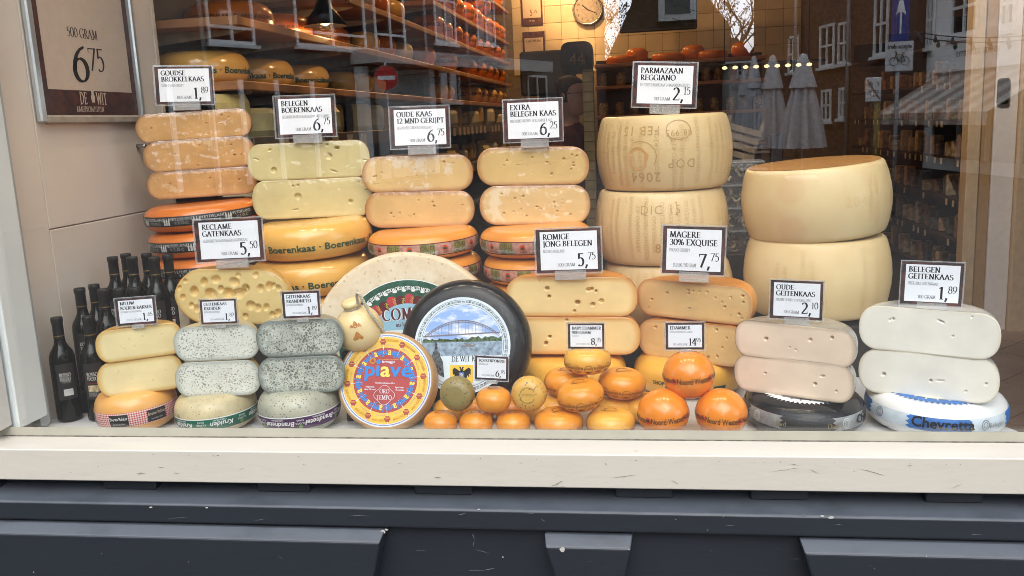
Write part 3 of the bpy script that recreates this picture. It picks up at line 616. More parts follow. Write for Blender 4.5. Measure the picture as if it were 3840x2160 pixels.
# materials of the cheeses
F_GOUDSE = cutface('aged_face', (.68, .38, .14), (.34, .16, .07), .012, mott=(.84, 1.12), cryst=((.80, .58, .34), 16, .58))
F_BOER = cutface('farm_face', (.73, .62, .31), (.58, .47, .22), .010)
F_OUD = cutface('old_face', (.80, .53, .22), (.50, .235, .085), .020, mott=(.92, 1.05))
F_OUDC = cutface('old_crumbly_face', (.80, .55, .24), (.50, .235, .085), .018, cryst=((.90, .76, .55), 11, .54))
F_EXTRA = cutface('extra_face', (.78, .54, .22), (.52, .25, .09), .017)
F_EXTRAC = cutface('extra_crumbly_face', (.79, .56, .25), (.52, .25, .09), .016, cryst=((.92, .80, .56), 9, .52))
F_ROM = cutface('creamy_face', (.86, .64, .30), (.66, .33, .09), .020)
F_MAG = cutface('lean_face', (.83, .57, .25), (.64, .34, .13), .014)
F_RAK = cutface('pale_yellow_face', (.86, .71, .38), (.66, .42, .12), .016, fibres=.05, rough=.42)
F_KRU = cutface('herb_goat_face', (.78, .78, .69), (.44, .45, .39), .016, rough=.5, mott=(.88, 1.05), fibres=.06, herb=[((.13, .13, .095), 150, .165, .75), ((.24, .17, .11), 230, .145, .6)])
F_BRA = cutface('nettle_goat_face', (.57, .59, .51), (.19, .22, .20), .016, rough=.5, mott=(.75, 1.12), herb=[((.30, .33, .29), 60, .30, .5), ((.07, .085, .07), 150, .235, .75), ((.14, .10, .065), 210, .19, .7)])
F_OG = cutface('old_goat_face', (.86, .70, .54), (.56, .43, .31), .012, fibres=.05, rough=.4)
F_BG = cutface('white_goat_face', (.93, .88, .775), (.80, .72, .57), .008, fibres=.045, rough=.42)
F_GAT = cutface('holey_face', (.85, .64, .27), (.68, .42, .12), .012, rough=.38)
RIND_OR = rindmat('orange_wax', (.74, .29, .04), (.60, .20, .03), .32)
RIND_ORD = rindmat('deep_orange_wax', (.66, .19, .03), (.50, .13, .025))
RIND_BROWN = rindmat('brown_rind', (.32, .15, .07), (.22, .1, .05), .6, coat=0)
RIND_YEL = rindmat('amber_wax', (.76, .43, .10), (.66, .35, .075), .22, coat=.4)
RIND_BABY = rindmat('baby_wax', (.81, .44, .065), (.74, .34, .04), .3)
RIND_BABYO = rindmat('baby_orange_wax', (.78, .305, .022), (.68, .22, .016), .28)
RIND_EDAM = rindmat('edam_wax', (.82, .255, .014), (.76, .20, .012), .24, coat=.4, amt=.5)
RIND_GREY = rindmat('grey_film_rind', (.30, .29, .28), (.14, .14, .14), .25, coat=.6)
RIND_PALE = rindmat('pale_film_rind', (.66, .64, .58), (.40, .42, .44), .25, coat=.5)
RIND_BLACK = rindmat('black_wax', (.009, .009, .010), (.013, .013, .015), .2, coat=0, scale=9, bump=.4); RIND_BLACK.node_tree.nodes['Principled BSDF'].inputs['Specular IOR Level'].default_value = .32
RIND_WHITE = rindmat('white_wax', (.80, .80, .79), (.74, .74, .73), .3, coat=.2, amt=.3)
RIND_HERB = rindmat('herb_rind', (.64, .53, .31), (.40, .34, .20), .42, [(110, .19, (.12, .10, .05), .8), (16, .17, (.20, .19, .12), .7)], scale=11, amt=1, bump=.35)
RIND_NETTLE = rindmat('nettle_rind', (.46, .45, .35), (.25, .26, .21), .45, [(120, .26, (.055, .06, .045), .85), (18, .16, (.16, .17, .13), .6)], scale=11, amt=1, bump=.35)
RIND_PARM = rindmat('parmesan_rind', (.69, .52, .27), (.61, .43, .20), .42, [(7, .22, (.62, .34, .15), .25)], scale=5, bump=.2, coat=.12)
RIND_PARM2 = rindmat('pale_parmesan_rind', (.76, .60, .33), (.66, .45, .20), .45, [(6, .3, (.64, .36, .20), .3), (40, .10, (.60, .40, .18), .4)], scale=5, bump=.2, coat=.1)
RIND_COMTE = rindmat('comte_rind', (.72, .62, .46), (.55, .40, .24), .7, [(48, .24, (.42, .29, .16), .55)], scale=16, bump=.6, coat=0)
RIND_PIAVE = rindmat('natural_brown_rind', (.52, .32, .14), (.36, .20, .08), .6, [(60, .2, (.3, .17, .07), .5)], scale=10, bump=.4, coat=0)
RIND_SCAM = rindmat('scamorza_skin', (.78, .62, .33), (.72, .52, .22), .3, scale=4, coat=.3)
RIND_CUMIN = rindmat('cumin_rind', (.70, .40, .075), (.56, .30, .06), .4, [(110, .27, (.10, .07, .025), .85)], scale=14)
RIND_CUMING = rindmat('green_cumin_rind', (.28, .21, .065), (.17, .14, .045), .45, [(100, .30, (.09, .075, .025), .85)], scale=14)
GREENP = plain('green_print', (.012, .075, .045), .5, .3, mott=.15, scale=60)
DKBAND = plain('black_band', (.02, .02, .022), .35, .5, mott=.1)
SILVP = plain('silver_print', (.52, .52, .50), .4, .5, mott=.1)
GOLDP = plain('gold_print', (.30, .22, .09), .4, .5)
PINKB = plain('pink_band', (.52, .26, .20), .45, .4, mott=.25, scale=70)
GRNB = plain('moss_band', (.21, .21, .06), .45, .4, mott=.3, scale=60)
MAROON = plain('maroon_print', (.12, .012, .02), .45, .3, mott=.1)
BROWNP = plain('brown_print', (.17, .06, .012), .5, .3, mott=.1)
ORNP = plain('red_orange_print', (.60, .06, .01), .5, .3, mott=0)
SHARED_T = {}

# ---- back row, five stacks on hidden risers
YB = .72
block(-1.72, -1.25, .56, 1.0, .155, 'hidden dark riser under the far left stack of aged cheese')
for i, (xl, xr, yt, yb, s) in enumerate([(341, 634, 279, 354, -.070), (360, 642, 348, 428, -.070), (369, 648, 425, 496, -.065)]):
    half_cheese(('top', 'middle', 'lowest')[i]+' brown-rinded crumbly aged half in the far left stack', xl, xr, yt, yb, s, YB, 16, F_GOUDSE, RIND_BROWN, .98, 2.1, eyes(100+i, 7, .0012, .0026), i)
def weyde(x, y, z, H, R, lab, yaw, grp):
    w = Wheel(lab, 'cheese wheel', x, y, z, R, H, RIND_ORD, H*.62, 2.4, (R_(1.5), R_(-2.2), 0), grp); z0, z1 = H*.30, H*.70
    w.band(z0, z1, [(-1.75, 1.75, DKBAND)]); it = []; k = z1-z0
    for j in range(-3, 4):
        a = R_(yaw)+j*.53
        if abs(a) > 1.6: continue
        v, f, _ = text('WEYDELAND', k*.28, 'r', align='c', track=.08); it.append((v, f, a, z0+k*.58, False, 0))
        v, f, _ = text('V.S.O.C', k*.27, 'r', align='c', track=.12); it.append((v, f, a+.01, z0+k*.2, False, 0))
        for q in range(3):
            bx = (q-1)*k*.26; pts = [(bx-k*.1, 0), (bx+k*.1, 0), (bx+k*.1, k*.45), (bx+k*.05, k*.62), (bx, k*.8), (bx-k*.05, k*.62), (bx-k*.1, k*.45)]
            it.append((pts, [tuple(range(7))], a-.265, z0+k*.12, False, 0))
    w.print(it, [SILVP]); return w
cz = [.565, .482, .396, .312]
cx = float((atY(365, 527, YB-.02)[0]+atY(640, 527, YB-.02)[0])/2)
for i, nm in enumerate(('topmost', 'second', 'lower')):
    weyde(cx+(.004, .008, .012)[i], YB, cz[i+1]+.002, cz[i]-cz[i+1]-.004, .188, nm+' orange wheel with black band in the far left stack', (6, -3, 2)[i], 'orange black-banded wheels in the far left stack')
weyde(cx, YB, .232, .078, .188, 'orange black-banded wheel near the bottom of the far left stack', 9, 'orange black-banded wheels in the far left stack')
weyde(cx, YB, .156, .075, .188, 'bottom orange black-banded wheel hidden behind the wine bottles', 9, 'orange black-banded wheels in the far left stack')

def slab(w, st, h, z, a0, mat, flip=False, step=None, n=(-2, 3), font='b', squeeze=1.0):
    it = []; v, f, wd = text(st, h, font, squeeze=squeeze); step = step or (wd/w.R)
    for j in range(*n): it.append((v, f, a0+j*step, z, flip, 0))
    return w.print(it, [mat])
for i, (xl, xr, yt, yb, s) in enumerate([(622, 930, 357, 451, -.045), (634, 938, 450, 548, -.04)]):
    half_cheese(('upper', 'lower')[i]+' smooth greenish yellow half cheese, second stack from the left', xl, xr, yt, yb, s, YB, 9, F_BOER, RIND_YEL, .8, 2.3,
                [(-.58, -.42, .009, 1, .5), (.33, .18, .011, 1, .25), (.48, .62, .005, 1.6, 1.5), (.32, .8, .004, 1, 1), (-.62, .66, .003, 2, 1), (.4, -.62, .002, 6, 1.4), (-.85, .2, .002, 5, 1), (.92, -.1, .002, 4, 1)] if i == 0 else
                [(-.24, .12, .011, 1, .4), (.62, -.22, .007, 1, .6), (-.31, .68, .004, 1, 1), (-.23, .7, .004, 1, 1), (-.3, -.55, .002, 6, 1.4), (.92, .35, .002, 6, 1.2), (.78, .75, .003, 1, 1)], 20+i)
bx = float((atY(640, 600, YB)[0]+atY(945, 600, YB)[0])/2)
block(bx-.2, bx+.2, .56, .98, .138, 'hidden dark riser under the second stack from the left')
bz = [.497, .378, .258, .139]
for i in range(3):
    w = Wheel(('top', 'middle', 'bottom')[i]+' amber waxed wheel with green farm lettering, second stack from the left', 'cheese wheel', bx+(.002, -.012, 0)[i], YB-.01, bz[i+1]+.001, .198, bz[i]-bz[i+1]-.003, RIND_YEL, .06, 2.4, (R_(1), R_(-2.2 if i == 0 else -1), 0), 'amber wheels with green lettering in the second stack')
    slab(w, 'Boerenkaas · ', .0215, w.H*.31, -.42+(.0, -.25, .2)[i], GREENP, squeeze=1.12)
oz = {'oude': (910, 1190, [(391, 483, -.03), (481, 572, -.02)], 932, 1203, F_OUD), 'extra': (1198, 1481, [(370, 467, -.012), (466, 566, -.012)], 1208, 1492, F_EXTRA)}
def oudwheel(x, z, H, R, lab, yaw, grp, tint=0):
    w = Wheel(lab, 'cheese wheel', x, YB-.005, z, R, H, RIND_OR, H*.62, 2.4, (R_(1.2), R_(-1.0), 0), grp); z0, z1 = H*.24, H*.66; k = z1-z0; segs = []; it = []
    P = .62
    for j in range(-3, 4):
        a = R_(yaw)+j*P; segs += [(a-.13, a+.13, GRNB), (a+.13, a+P-.13, PINKB)]
        v, f, _ = text('OUD', k*.36, 'r', align='c', track=.05); it.append((v, f, a, z0+k*.52, False, 0)); v, f, _ = text('WEYDELAND', k*.22, 'b', align='c'); it.append((v, f, a, z0+k*.14, False, 1))
        em = [(k*.26*math.cos(t), k*.26*math.sin(t)) for t in np.linspace(0, 2*PI, 16)[:-1]]; it.append((em, [tuple(range(15))], a+P/2, z0+k*.58, False, 2))
        it.append(([(-k*.2, 0), (k*.2, 0), (k*.12, k*.2), (-k*.12, k*.2)], [(0, 1, 2, 3)], a+P/2, z0+k*.44, False, 3)); v, f, _ = text('KAAS', k*.13, 'b', align='c'); it.append((v, f, a+P/2, z0+k*.14, False, 0))
    w.band(z0, z1, segs); b = w.band(z0-.003, z0-.0002, [(-1.8, 1.8, MAROON)], .0010, 1, 'band_edge'); w.band(z1+.0002, z1+.003, [(-1.8, 1.8, MAROON)], .0010, 1, 'band_edge')
    w.print(it, [BROWNP, SILVP, ORNP, GREENP], .0020); return w
for key, (xl, xr, hs, wl_, wr_, face) in oz.items():
    nm = 'third stack from the left' if key == 'oude' else 'fourth stack, left of the tall parmesan wheels'
    for i, (yt, yb, s) in enumerate(hs):
        mt = (F_OUDC if i == 0 else F_OUD) if key == 'oude' else (F_EXTRA if i == 0 else F_EXTRAC)
        half_cheese(('upper', 'lower')[i]+' tiny-holed golden half, '+nm, xl+i*7, xr+i*3, yt, yb, s, YB+.02, 7 if key == 'oude' else 4, mt, RIND_BROWN, .95, 2.2, eyes((300 if key == 'oude' else 330)+i, 13 if key == 'oude' else 19, .0014, .0030, (.8, .6)), 40+i+(5 if key == 'oude' else 0))
    x0 = float((atY(wl_, 600, YB)[0]+atY(wr_, 600, YB)[0])/2); zs = [.455, .368, .282, .197]
    block(x0-.19, x0+.19, .565, .98, .196, 'hidden dark riser under the '+nm)
    for i in range(3):
        oudwheel(x0+(0, .008, .01)[i], zs[i+1]+.001, zs[i]-zs[i+1]-.003, .180, ('top', 'middle', 'bottom')[i]+' orange wheel with pink and moss band, '+nm, (-18, -4, 10)[i] if key == 'oude' else (-24, -8, 12)[i], 'orange wheels with pink and moss bands')

# ---- parmesan
def barrel(R, H, k=.10, e=.012):
    def rz(z):
        q = abs(z-H/2)/(H/2); r = R*(1-k*q*q); d = H/2-abs(z-H/2)
        return r-(e-math.sqrt(max(0, e*e-(e-d)**2)) if d < e else 0)
    zs = [H*(1-t) for t in (0, .004, .015, .03, .05, .1, .2, .35, .5, .65, .8, .9, .95, .97, .985, .996, 1)]
    return rz, [(0, H), (R*.4, H+.0005), (R*.8, H)]+[(rz(z), z) for z in zs]+[(R*.8, 0), (0, 0)]
EMB = rindmat('pressed_mark', (.47, .30, .12), (.43, .27, .10), .6, coat=0, bump=.05)
EMB2 = rindmat('faint_pressed_mark', (.55, .38, .17), (.57, .40, .18), .55, coat=0, bump=.05)
EMB4 = rindmat('softer_pressed_mark', (.60, .40, .165), (.62, .42, .18), .5, coat=0, bump=.05)
EMB3 = rindmat('very_faint_pressed_mark', (.69, .50, .25), (.70, .51, .255), .5, coat=0, bump=.05)
def parmesan(x, y, z, R, H, lab, grp, rot=(0, 0, 0), mat=None, marks=None, flip=False, faint=False):
    w = Wheel(lab, 'parmesan wheel', x, y, z, R, H, mat or RIND_PARM, rot=rot, group=grp, prof=barrel(R, H), n=96, name='parmesan_cheese'); it = []
    for j in range(-13, 14):
        a = j*.118+.03; st = 'PARMIGIANO-REGGIANO' if j % 2 else 'REGGIANO-PARMIGIANO'
        if faint and j not in ((-6, -5, -3, -2, 4, 6) if not marks else (5, 6)): continue
        i0 = int(RNG.integers(0, 5)); st = st[i0:i0+int(RNG.integers(9, 19))] if faint or abs(j) > 6 or RNG.random() < .4 else st
        v, f, wd = text(st, .0135, 'r', fit=H*.86, track=.06); v = np.stack([-v[:, 1]*(1 if not flip else -1), (v[:, 0]-wd/2)*(1 if not flip else 1)*(1 if not flip else 1)], 1)
        if flip: v = np.stack([-v[:, 0], v[:, 1]], 1)
        if not faint and RNG.random() < .12: continue
        lim = marks and any(abs(a-ma) < .17 for ma, mz, s, hh in marks)
        it.append((v, f, a, H*(.5+RNG.uniform(-.04, .04))-(H*.07 if lim else 0), False, 0 if RNG.random() < .6 else 2))
    for ma, mz, st, hh in (marks or []):
        v, f, _ = text(st, hh, 'r', align='c', track=.12); it.append((v, f, ma, mz, flip, 1))
    w.print(it, [EMB2, EMB, EMB4] if not faint else [EMB3, EMB3, EMB3], .0006); return w
px_ = float((atY(1498, 380, .86)[0]+atY(1845, 380, .86)[0])/2); PR = float((atY(1845, 380, .86)[0]-atY(1498, 380, .86)[0])/2)*.985
PH = .231; pz0 = .782
YP = .86
w = parmesan(px_, YP, pz0-PH, PR, PH, 'top parmesan wheel with dotted marks under the price card', None, flip=True, marks=[(-.36, PH*.86, 'FEB 15', .026), (-.3, PH*.26, '2064', .03), (.22, PH*.42, 'DOP', .026), (.19, PH*.80, '08 995', .018), (.19, PH*.70, 'ITALIA', .012)], rot=(0, 0, R_(0)))
el = MB(); N = 48
def oval(w, ang, z0, ra, rb, wd, n=48, a0=0, a1=2*PI):
    v = []; t = np.linspace(a0, a1, n+1)
    for k in (1, 1-wd/rb): v += [(ra*k*math.cos(q), rb*k*math.sin(q)) for q in t]
    return (v, [(i, i+1, n+2+i, n+1+i) for i in range(n)], ang, z0, False, 0)
w.print([oval(w, .19, PH*.80, .040, .030, .0022), oval(w, -.36, PH*.47, .052, .047, .002, 40, -.6, 2.0)], [EMB], .0009, 'oval_stamp')
w.print([([(0.038*math.cos(t)*(.9+.1*math.sin(5*t)), 0.036*math.sin(t)) for t in np.linspace(0, 2*PI, 25)[:-1]], [tuple(range(24))], -.40, PH*.44, False, 0)], [rindmat('casein_plaque', (.58, .33, .13), (.66, .42, .18), .5, coat=0)], .0006, 'casein_plaque')
w = parmesan(px_-.012, YP, pz0-2*PH-.003, PR*1.0, PH, 'second parmesan wheel from the top of the tall stack', None, marks=[(-.02, PH*.72, 'DIC 15', .026), (.05, PH*.20, '892', .028)])
w.print([(np.array([(-.052, -.005), (.052, -.005), (.052, .036), (-.052, .036), (-.049, -.002), (.049, -.002), (.049, .033), (-.049, .033)]), [(0, 1, 5, 4), (1, 2, 6, 5), (2, 3, 7, 6), (3, 0, 4, 7)], -.02, PH*.72, False, 0)], [EMB], .0009, 'date_box')
parmesan(px_+.004, YP, pz0-3*PH-.006, PR*1.0, PH, 'third parmesan wheel down, behind the row of golden halves', None)
block(px_-.17, px_+.17, .68, 1.05, pz0-3*PH-.008, 'hidden dark riser under the tall parmesan stack')
YQ = .80
qx = float((atY(1862, 520, YQ)[0]+atY(2247, 520, YQ)[0])/2); QR = float((atY(2247, 520, YQ)[0]-atY(1862, 520, YQ)[0])/2)*.985
parmesan(qx+.004, YQ, .148, QR*.985, .240, 'lower pale parmesan wheel under the tilted one', None, mat=RIND_PARM2, faint=True)
w = parmesan(qx+.003, YQ, .393, QR*.985, .221, 'tilted pale parmesan wheel on top of the right stack', None, rot=(R_(1.2), R_(-3.6), 0), mat=RIND_PARM2, faint=True, marks=[(.42, .10, '2045', .03)])
p = MB(); p.lathe([(0, .2216), (QR*.5, .2219), (QR*.84, .2216), (QR*.86, .2212)], 60); p.obj('top_skin', rindmat('brown_top_skin', (.50, .25, .075), (.36, .15, .04), .45, scale=22, coat=.1), w.t, None, None, True)
block(qx-.17, qx+.17, .64, .98, .147, 'hidden dark riser under the right parmesan stack')
block(qx-.06, qx+.16, .62, 1.0, .13, 'second hidden dark riser under the right parmesan stack')

# ---- middle row
g = []
for X, Z, r, asp in [(-.86, -.05, .011, .9), (-.66, .18, .018, .9), (-.62, -.45, .013, 1.1), (-.72, -.35, .010, 1), (-.48, .52, .016, .8), (-.38, .1, .020, 1.1), (-.28, .62, .014, 1.2), (-.2, .28, .013, .9), (-.08, .1, .022, 1.0), (.03, .55, .015, 1.2),
                     (.1, .12, .019, 1.2), (.22, .3, .018, .8), (.3, -.3, .016, 1.1), (.42, -.38, .014, .9), (.48, .34, .015, .8), (.62, .42, .016, .8), (.7, .45, .010, .7), (.78, .36, .011, .9), (.56, -.35, .013, .8), (.66, -.62, .011, .9), (.76, -.55, .014, .9), (.86, .1, .011, 1.1),
                     (-.9, .3, .008, 1), (-.52, -.8, .009, 1.1), (.4, .82, .009, 1.2), (.1, .78, .008, 1.2), (.88, -.3, .009, .9), (-.8, .55, .008, 1), (.2, -.7, .01, 1), (-.1, -.5, .012, 1), (-.3, -.4, .014, .9)]:
    g.append((X, Z, r*.8, asp, .55))
half_cheese('yellow half cheese full of large round holes under the reclame card', 435, 730, 678, 816, .02, .34, 6, F_GAT, rindmat('yellow_rind', (.66, .40, .1), (.5, .25, .06), .4), 1.0, 1.75, g, 60)
block(-1.37, -1.03, .33, .52, .222, 'hidden dark riser under the yellow cheese with large holes')
p = MB(); p.box(-1.42, -1.385, .40, .52, FL, .315, bev=.003); tag(p.obj('wood_crate_end', plain('pale_wood', (.52, .43, .32), .6, .3)), 'pale wooden crate end among the wine bottle necks', 'crate')
hr = [(-.36, .42, .006, 1.1, 1.2), (-.33, .02, .0055, .9, 1.4), (.10, -.28, .007, 1.1, 1.4), (.27, .37, .006, 1.4, 1.1), (.32, .4, .005, 1, 1.2), (.38, .3, .004, 1, 1.6), (.33, -.38, .006, 1.2, 1.2), (.05, -.72, .004, 1, 1.3), (.46, -.2, .006, 1.2, .8), (-.48, .8, .002, 1, 1)]
half_cheese('upper creamy golden half with a few holes, under the romige card', 1271, 1603, 697, 797, .0, .47, 0, F_ROM, RIND_OR, .95, 2.3, hr, 70, film=False)
half_cheese('lower creamy golden half with a few holes, behind the black wheel', 1262, 1611, 798, 892, .004, .47, 0, F_ROM, RIND_OR, .95, 2.3, [(-.3, -.05, .005, 1, 1.4), (-.36, -.4, .006, 1.1, 1.4), (.36, .3, .006, 1, 1.4), (-.05, .85, .004, 1, 1.2), (.2, -.8, .003, 1, 1)], 71, film=False)
rxx = float((atY(1262, 900, .47)[0]+atY(1611, 900, .47)[0])/2)
Wheel('amber orange wheel under the creamy golden halves', 'cheese wheel', rxx+.0, .52, FL, .165, .108, RIND_BABY, .055, 2.4)
hm_ = eyes(410, 20, .0020, .0040, (.85, .75))
t, mR, mH = half_cheese('upper golden half turned to the left with many small holes, magere card', 1602, 1893, 712, 806, .10, .46, -29, F_MAG, RIND_OR, .95, 2.3, hm_, 80)
half_cheese('lower golden half turned to the left, behind the edam balls', 1606, 1880, 812, 912, .105, .455, -29, F_MAG, RIND_OR, .95, 2.3, eyes(411, 11, .0020, .0040, (.85, .75)), 81)
mx_ = atY(1735, 940, .5)
w = Wheel('amber wheel with a green sticker behind the edam balls', 'cheese wheel', mx_[0], .54, FL, .165, .10, RIND_BABY, .05, 2.4, (0, 0, 0))
w.print([(*text('SHOP', .011, 'b')[:2], -.72, .045, False, 0)], [GREENP])
for a in (-.35, .5): w.print([(np.array([(-.02, -.008), (.02, -.008), (.02, .008), (-.02, .008)]), [(0, 1, 2, 3)], a, .035, False, 0)], [GREENP], name='sticker')

# ---- front row on the board
def gingham():
    m = Mat('gingham'); m.set(.45, .4); uv = m.n.new('ShaderNodeUVMap'); sp_ = m.n.new('ShaderNodeSeparateXYZ'); m.l.new(uv.outputs['UV'], sp_.inputs[0]); r = []
    for ax in (0, 1):
        a = m.n.new('ShaderNodeMath'); a.operation = 'PINGPONG'; a.inputs[1].default_value = .0032; m.l.new(sp_.outputs[ax], a.inputs[0]); b = m.n.new('ShaderNodeMath'); b.operation = 'GREATER_THAN'; b.inputs[1].default_value = .0016; m.l.new(a.outputs[0], b.inputs[0]); r.append(b.outputs[0])
    s = m.n.new('ShaderNodeMath'); s.operation = 'ADD'; m.l.new(r[0], s.inputs[0]); m.l.new(r[1], s.inputs[1]); q = m.n.new('ShaderNodeMath'); q.operation = 'MULTIPLY'; q.inputs[1].default_value = .5; m.l.new(s.outputs[0], q.inputs[0])
    m.base(m.mix(q.outputs[0], (.74, .66, .62), (.55, .03, .04))); return m.m
GING = gingham()
FRONT = [('rakker', 242, 461, [(821, 903, -.135), (903, 990, -.138)], F_RAK, RIND_YEL, 24), ('kruiden', 437, 652, [(819, 907, -.05), (908, 998, -.05)], F_KRU, RIND_HERB, 9), ('brand', 645, 864, [(805, 896, -.045), (897, 989, -.045)], F_BRA, RIND_NETTLE, 7)]
names = {'rakker': 'smooth pale yellow half cheese beside the wine bottles', 'kruiden': 'white goat half flecked with herbs, middle of the front left trio', 'brand': 'grey green nettle goat half, right of the herb goat halves'}
FZ = {}
for key, xl, xr, hs, face, rind, yaw in FRONT:
    for i, (yt, yb, s) in enumerate(hs):
        half_cheese(('upper ', 'lower ')[i]+names[key], xl+(0, 4)[i], xr+(0, 3)[i], yt, yb, s, .115, yaw, face, rind, .85 if key != 'rakker' else .8, 2.2, eyes(500+i, 8, .0009, .0016, (.6, .5)) if key == 'rakker' else (), 90+i+len(FZ)*3, film=False)
    z = float(atY((xl+xr)/2, hs[1][1], .115)[2]); x = float((atY(xl+3, 1035, .16)[0]+atY(xr, 1035, .16)[0])/2); FZ[key] = (x, z)
x, z = FZ['rakker']; H = z-FL+.008
w = Wheel('orange waxed wheel with red gingham band in the front left corner', 'cheese wheel', x-.008, .165, FL, .112, H, rindmat('soft_orange_wax', (.78, .40, .11), (.70, .33, .08), .3, coat=.3), .05, 2.3, (R_(1), R_(-2.5), 0))
w.band(H*.27, H*.62, [(-1.9, 1.9, GING)]); LABB = plain('black_label', (.025, .025, .027), .35, .4, mott=0)
for a in (-.95, .10, 1.02):
    w.band(H*.29, H*.58, [(a-.24, a+.24, LABB)], .0014, 4, 'label'); w.print([(*text('Boeren Rakker', .0088, 'r', align='c', fit=.050)[:2], a, H*.45, False, 0), (*text('Boerenkaas lekker', .005, 'r', align='c', fit=.035)[:2], a, H*.34, False, 1)], [PAPERB if a != .1 else WHITE_P, SILVP], .0021)
GRNL = plain('green_band', (.006, .12, .075), .3, .5, mott=.2, scale=8); PURL = plain('purple_band', (.075, .018, .095), .3, .5, mott=.25, scale=10)
for key, mat, st, rnd, lab, a0 in (('kruiden', GRNL, 'Kruiden', RIND_HERB, 'herb goat wheel with an upside down green band', -.42), ('brand', PURL, 'Brandnetel', RIND_NETTLE, 'nettle goat wheel with an upside down purple band', -.12)):
    x, z = FZ[key]; H = z-FL+.008; w = Wheel(lab, 'cheese wheel', x, .165, FL, .113, H, rnd, .052, 2.3, (R_(1), R_(-2), 0))
    w.band(H*.22, H*.51, [(-1.9, 1.9, mat)]); w.band(H*.51+.0002, H*.51+.0028, [(-1.9, 1.9, WHITE_P)], .0011, 1, 'band_edge'); it = []
    for j in (-1, 0, 1, 2):
        a = a0+j*1.0; v, f, _ = text(st, .0135, 'b', align='c'); v[:, 0] += v[:, 1]*.22; it.append((v, f, a, H*.43, True, 0)); v, f, _ = text('Geitenkaas', .0055, 'r', align='c'); it.append((v, f, a-.05, H*.49, True, 0))
        for q, s2 in enumerate(('KLAVER', 'KAAS')): v, f, _ = text(s2, .0052, 'r', align='c'); it.append((v, f, a+.5, H*(.40+.07*q), True, 0))
        for dx, dz in ((-.003, 0), (.003, 0), (0, .004), (0, -.004)): it.append(([(dx+.0034*math.cos(t), dz+.0034*math.sin(t)) for t in np.linspace(0, 2*PI, 9)[:-1]], [tuple(range(8))], a+.5, H*.30, False, 1))
    w.print(it, [WHITE_P, plain('leaf_print', (.16, .3, .08), .5)], .0019)
# right pair
for i, (xl, xr, yt, yb, s) in enumerate([(1848, 2163, 818, 913, .115), (1847, 2160, 905, 1000, .118)]):
    half_cheese(('upper', 'lower')[i]+' buff old goat half in wrinkled film, right of the edam balls', xl, xr-10, yt, yb, s, .135, -28, F_OG, RIND_GREY, .85, 2.3, [(-.45, .1, .0045, 1.2, 1.3), (.62, .55, .004, 1, 1.4), (.28, .3, .004, 1.2, .8), (.05, -.3, .002, 1.5, 1), (-.05, -.2, .002, 1, 1)] if i == 0 else [(-.45, .1, .003, 1, 1.2), (.38, -.15, .0038, 1.2, 1.4), (.5, .3, .0028, 2, 1), (.72, -.4, .0028, 1, 1)], 120+i, film=False)
for i, (xl, xr, yt, yb, s) in enumerate([(2160, 2522, 778, 893, .088), (2160, 2520, 890, 1003, .094)]):
    half_cheese(('upper', 'lower')[i]+' white young goat half at the right end', xl, xr-4, yt, yb, s, .14, -24, F_BG, RIND_PALE, .92, 2.35, [(-.5, .45, .0035, 1, 1.2), (-.54, .4, .003, 1, 1), (.18, .5, .0022, 4, 1.2), (.35, -.1, .0025, 1, 1), (.6, .8, .002, 1, 1)] if i == 0 else [(-.62, -.1, .0045, 1.1, 1.3), (.06, -.2, .0035, 1, 1.3), (.2, -.15, .002, 5, 1.2), (.55, -.5, .003, 1, 1), (.82, -.1, .003, 1, 1)], 130+i, film=False)
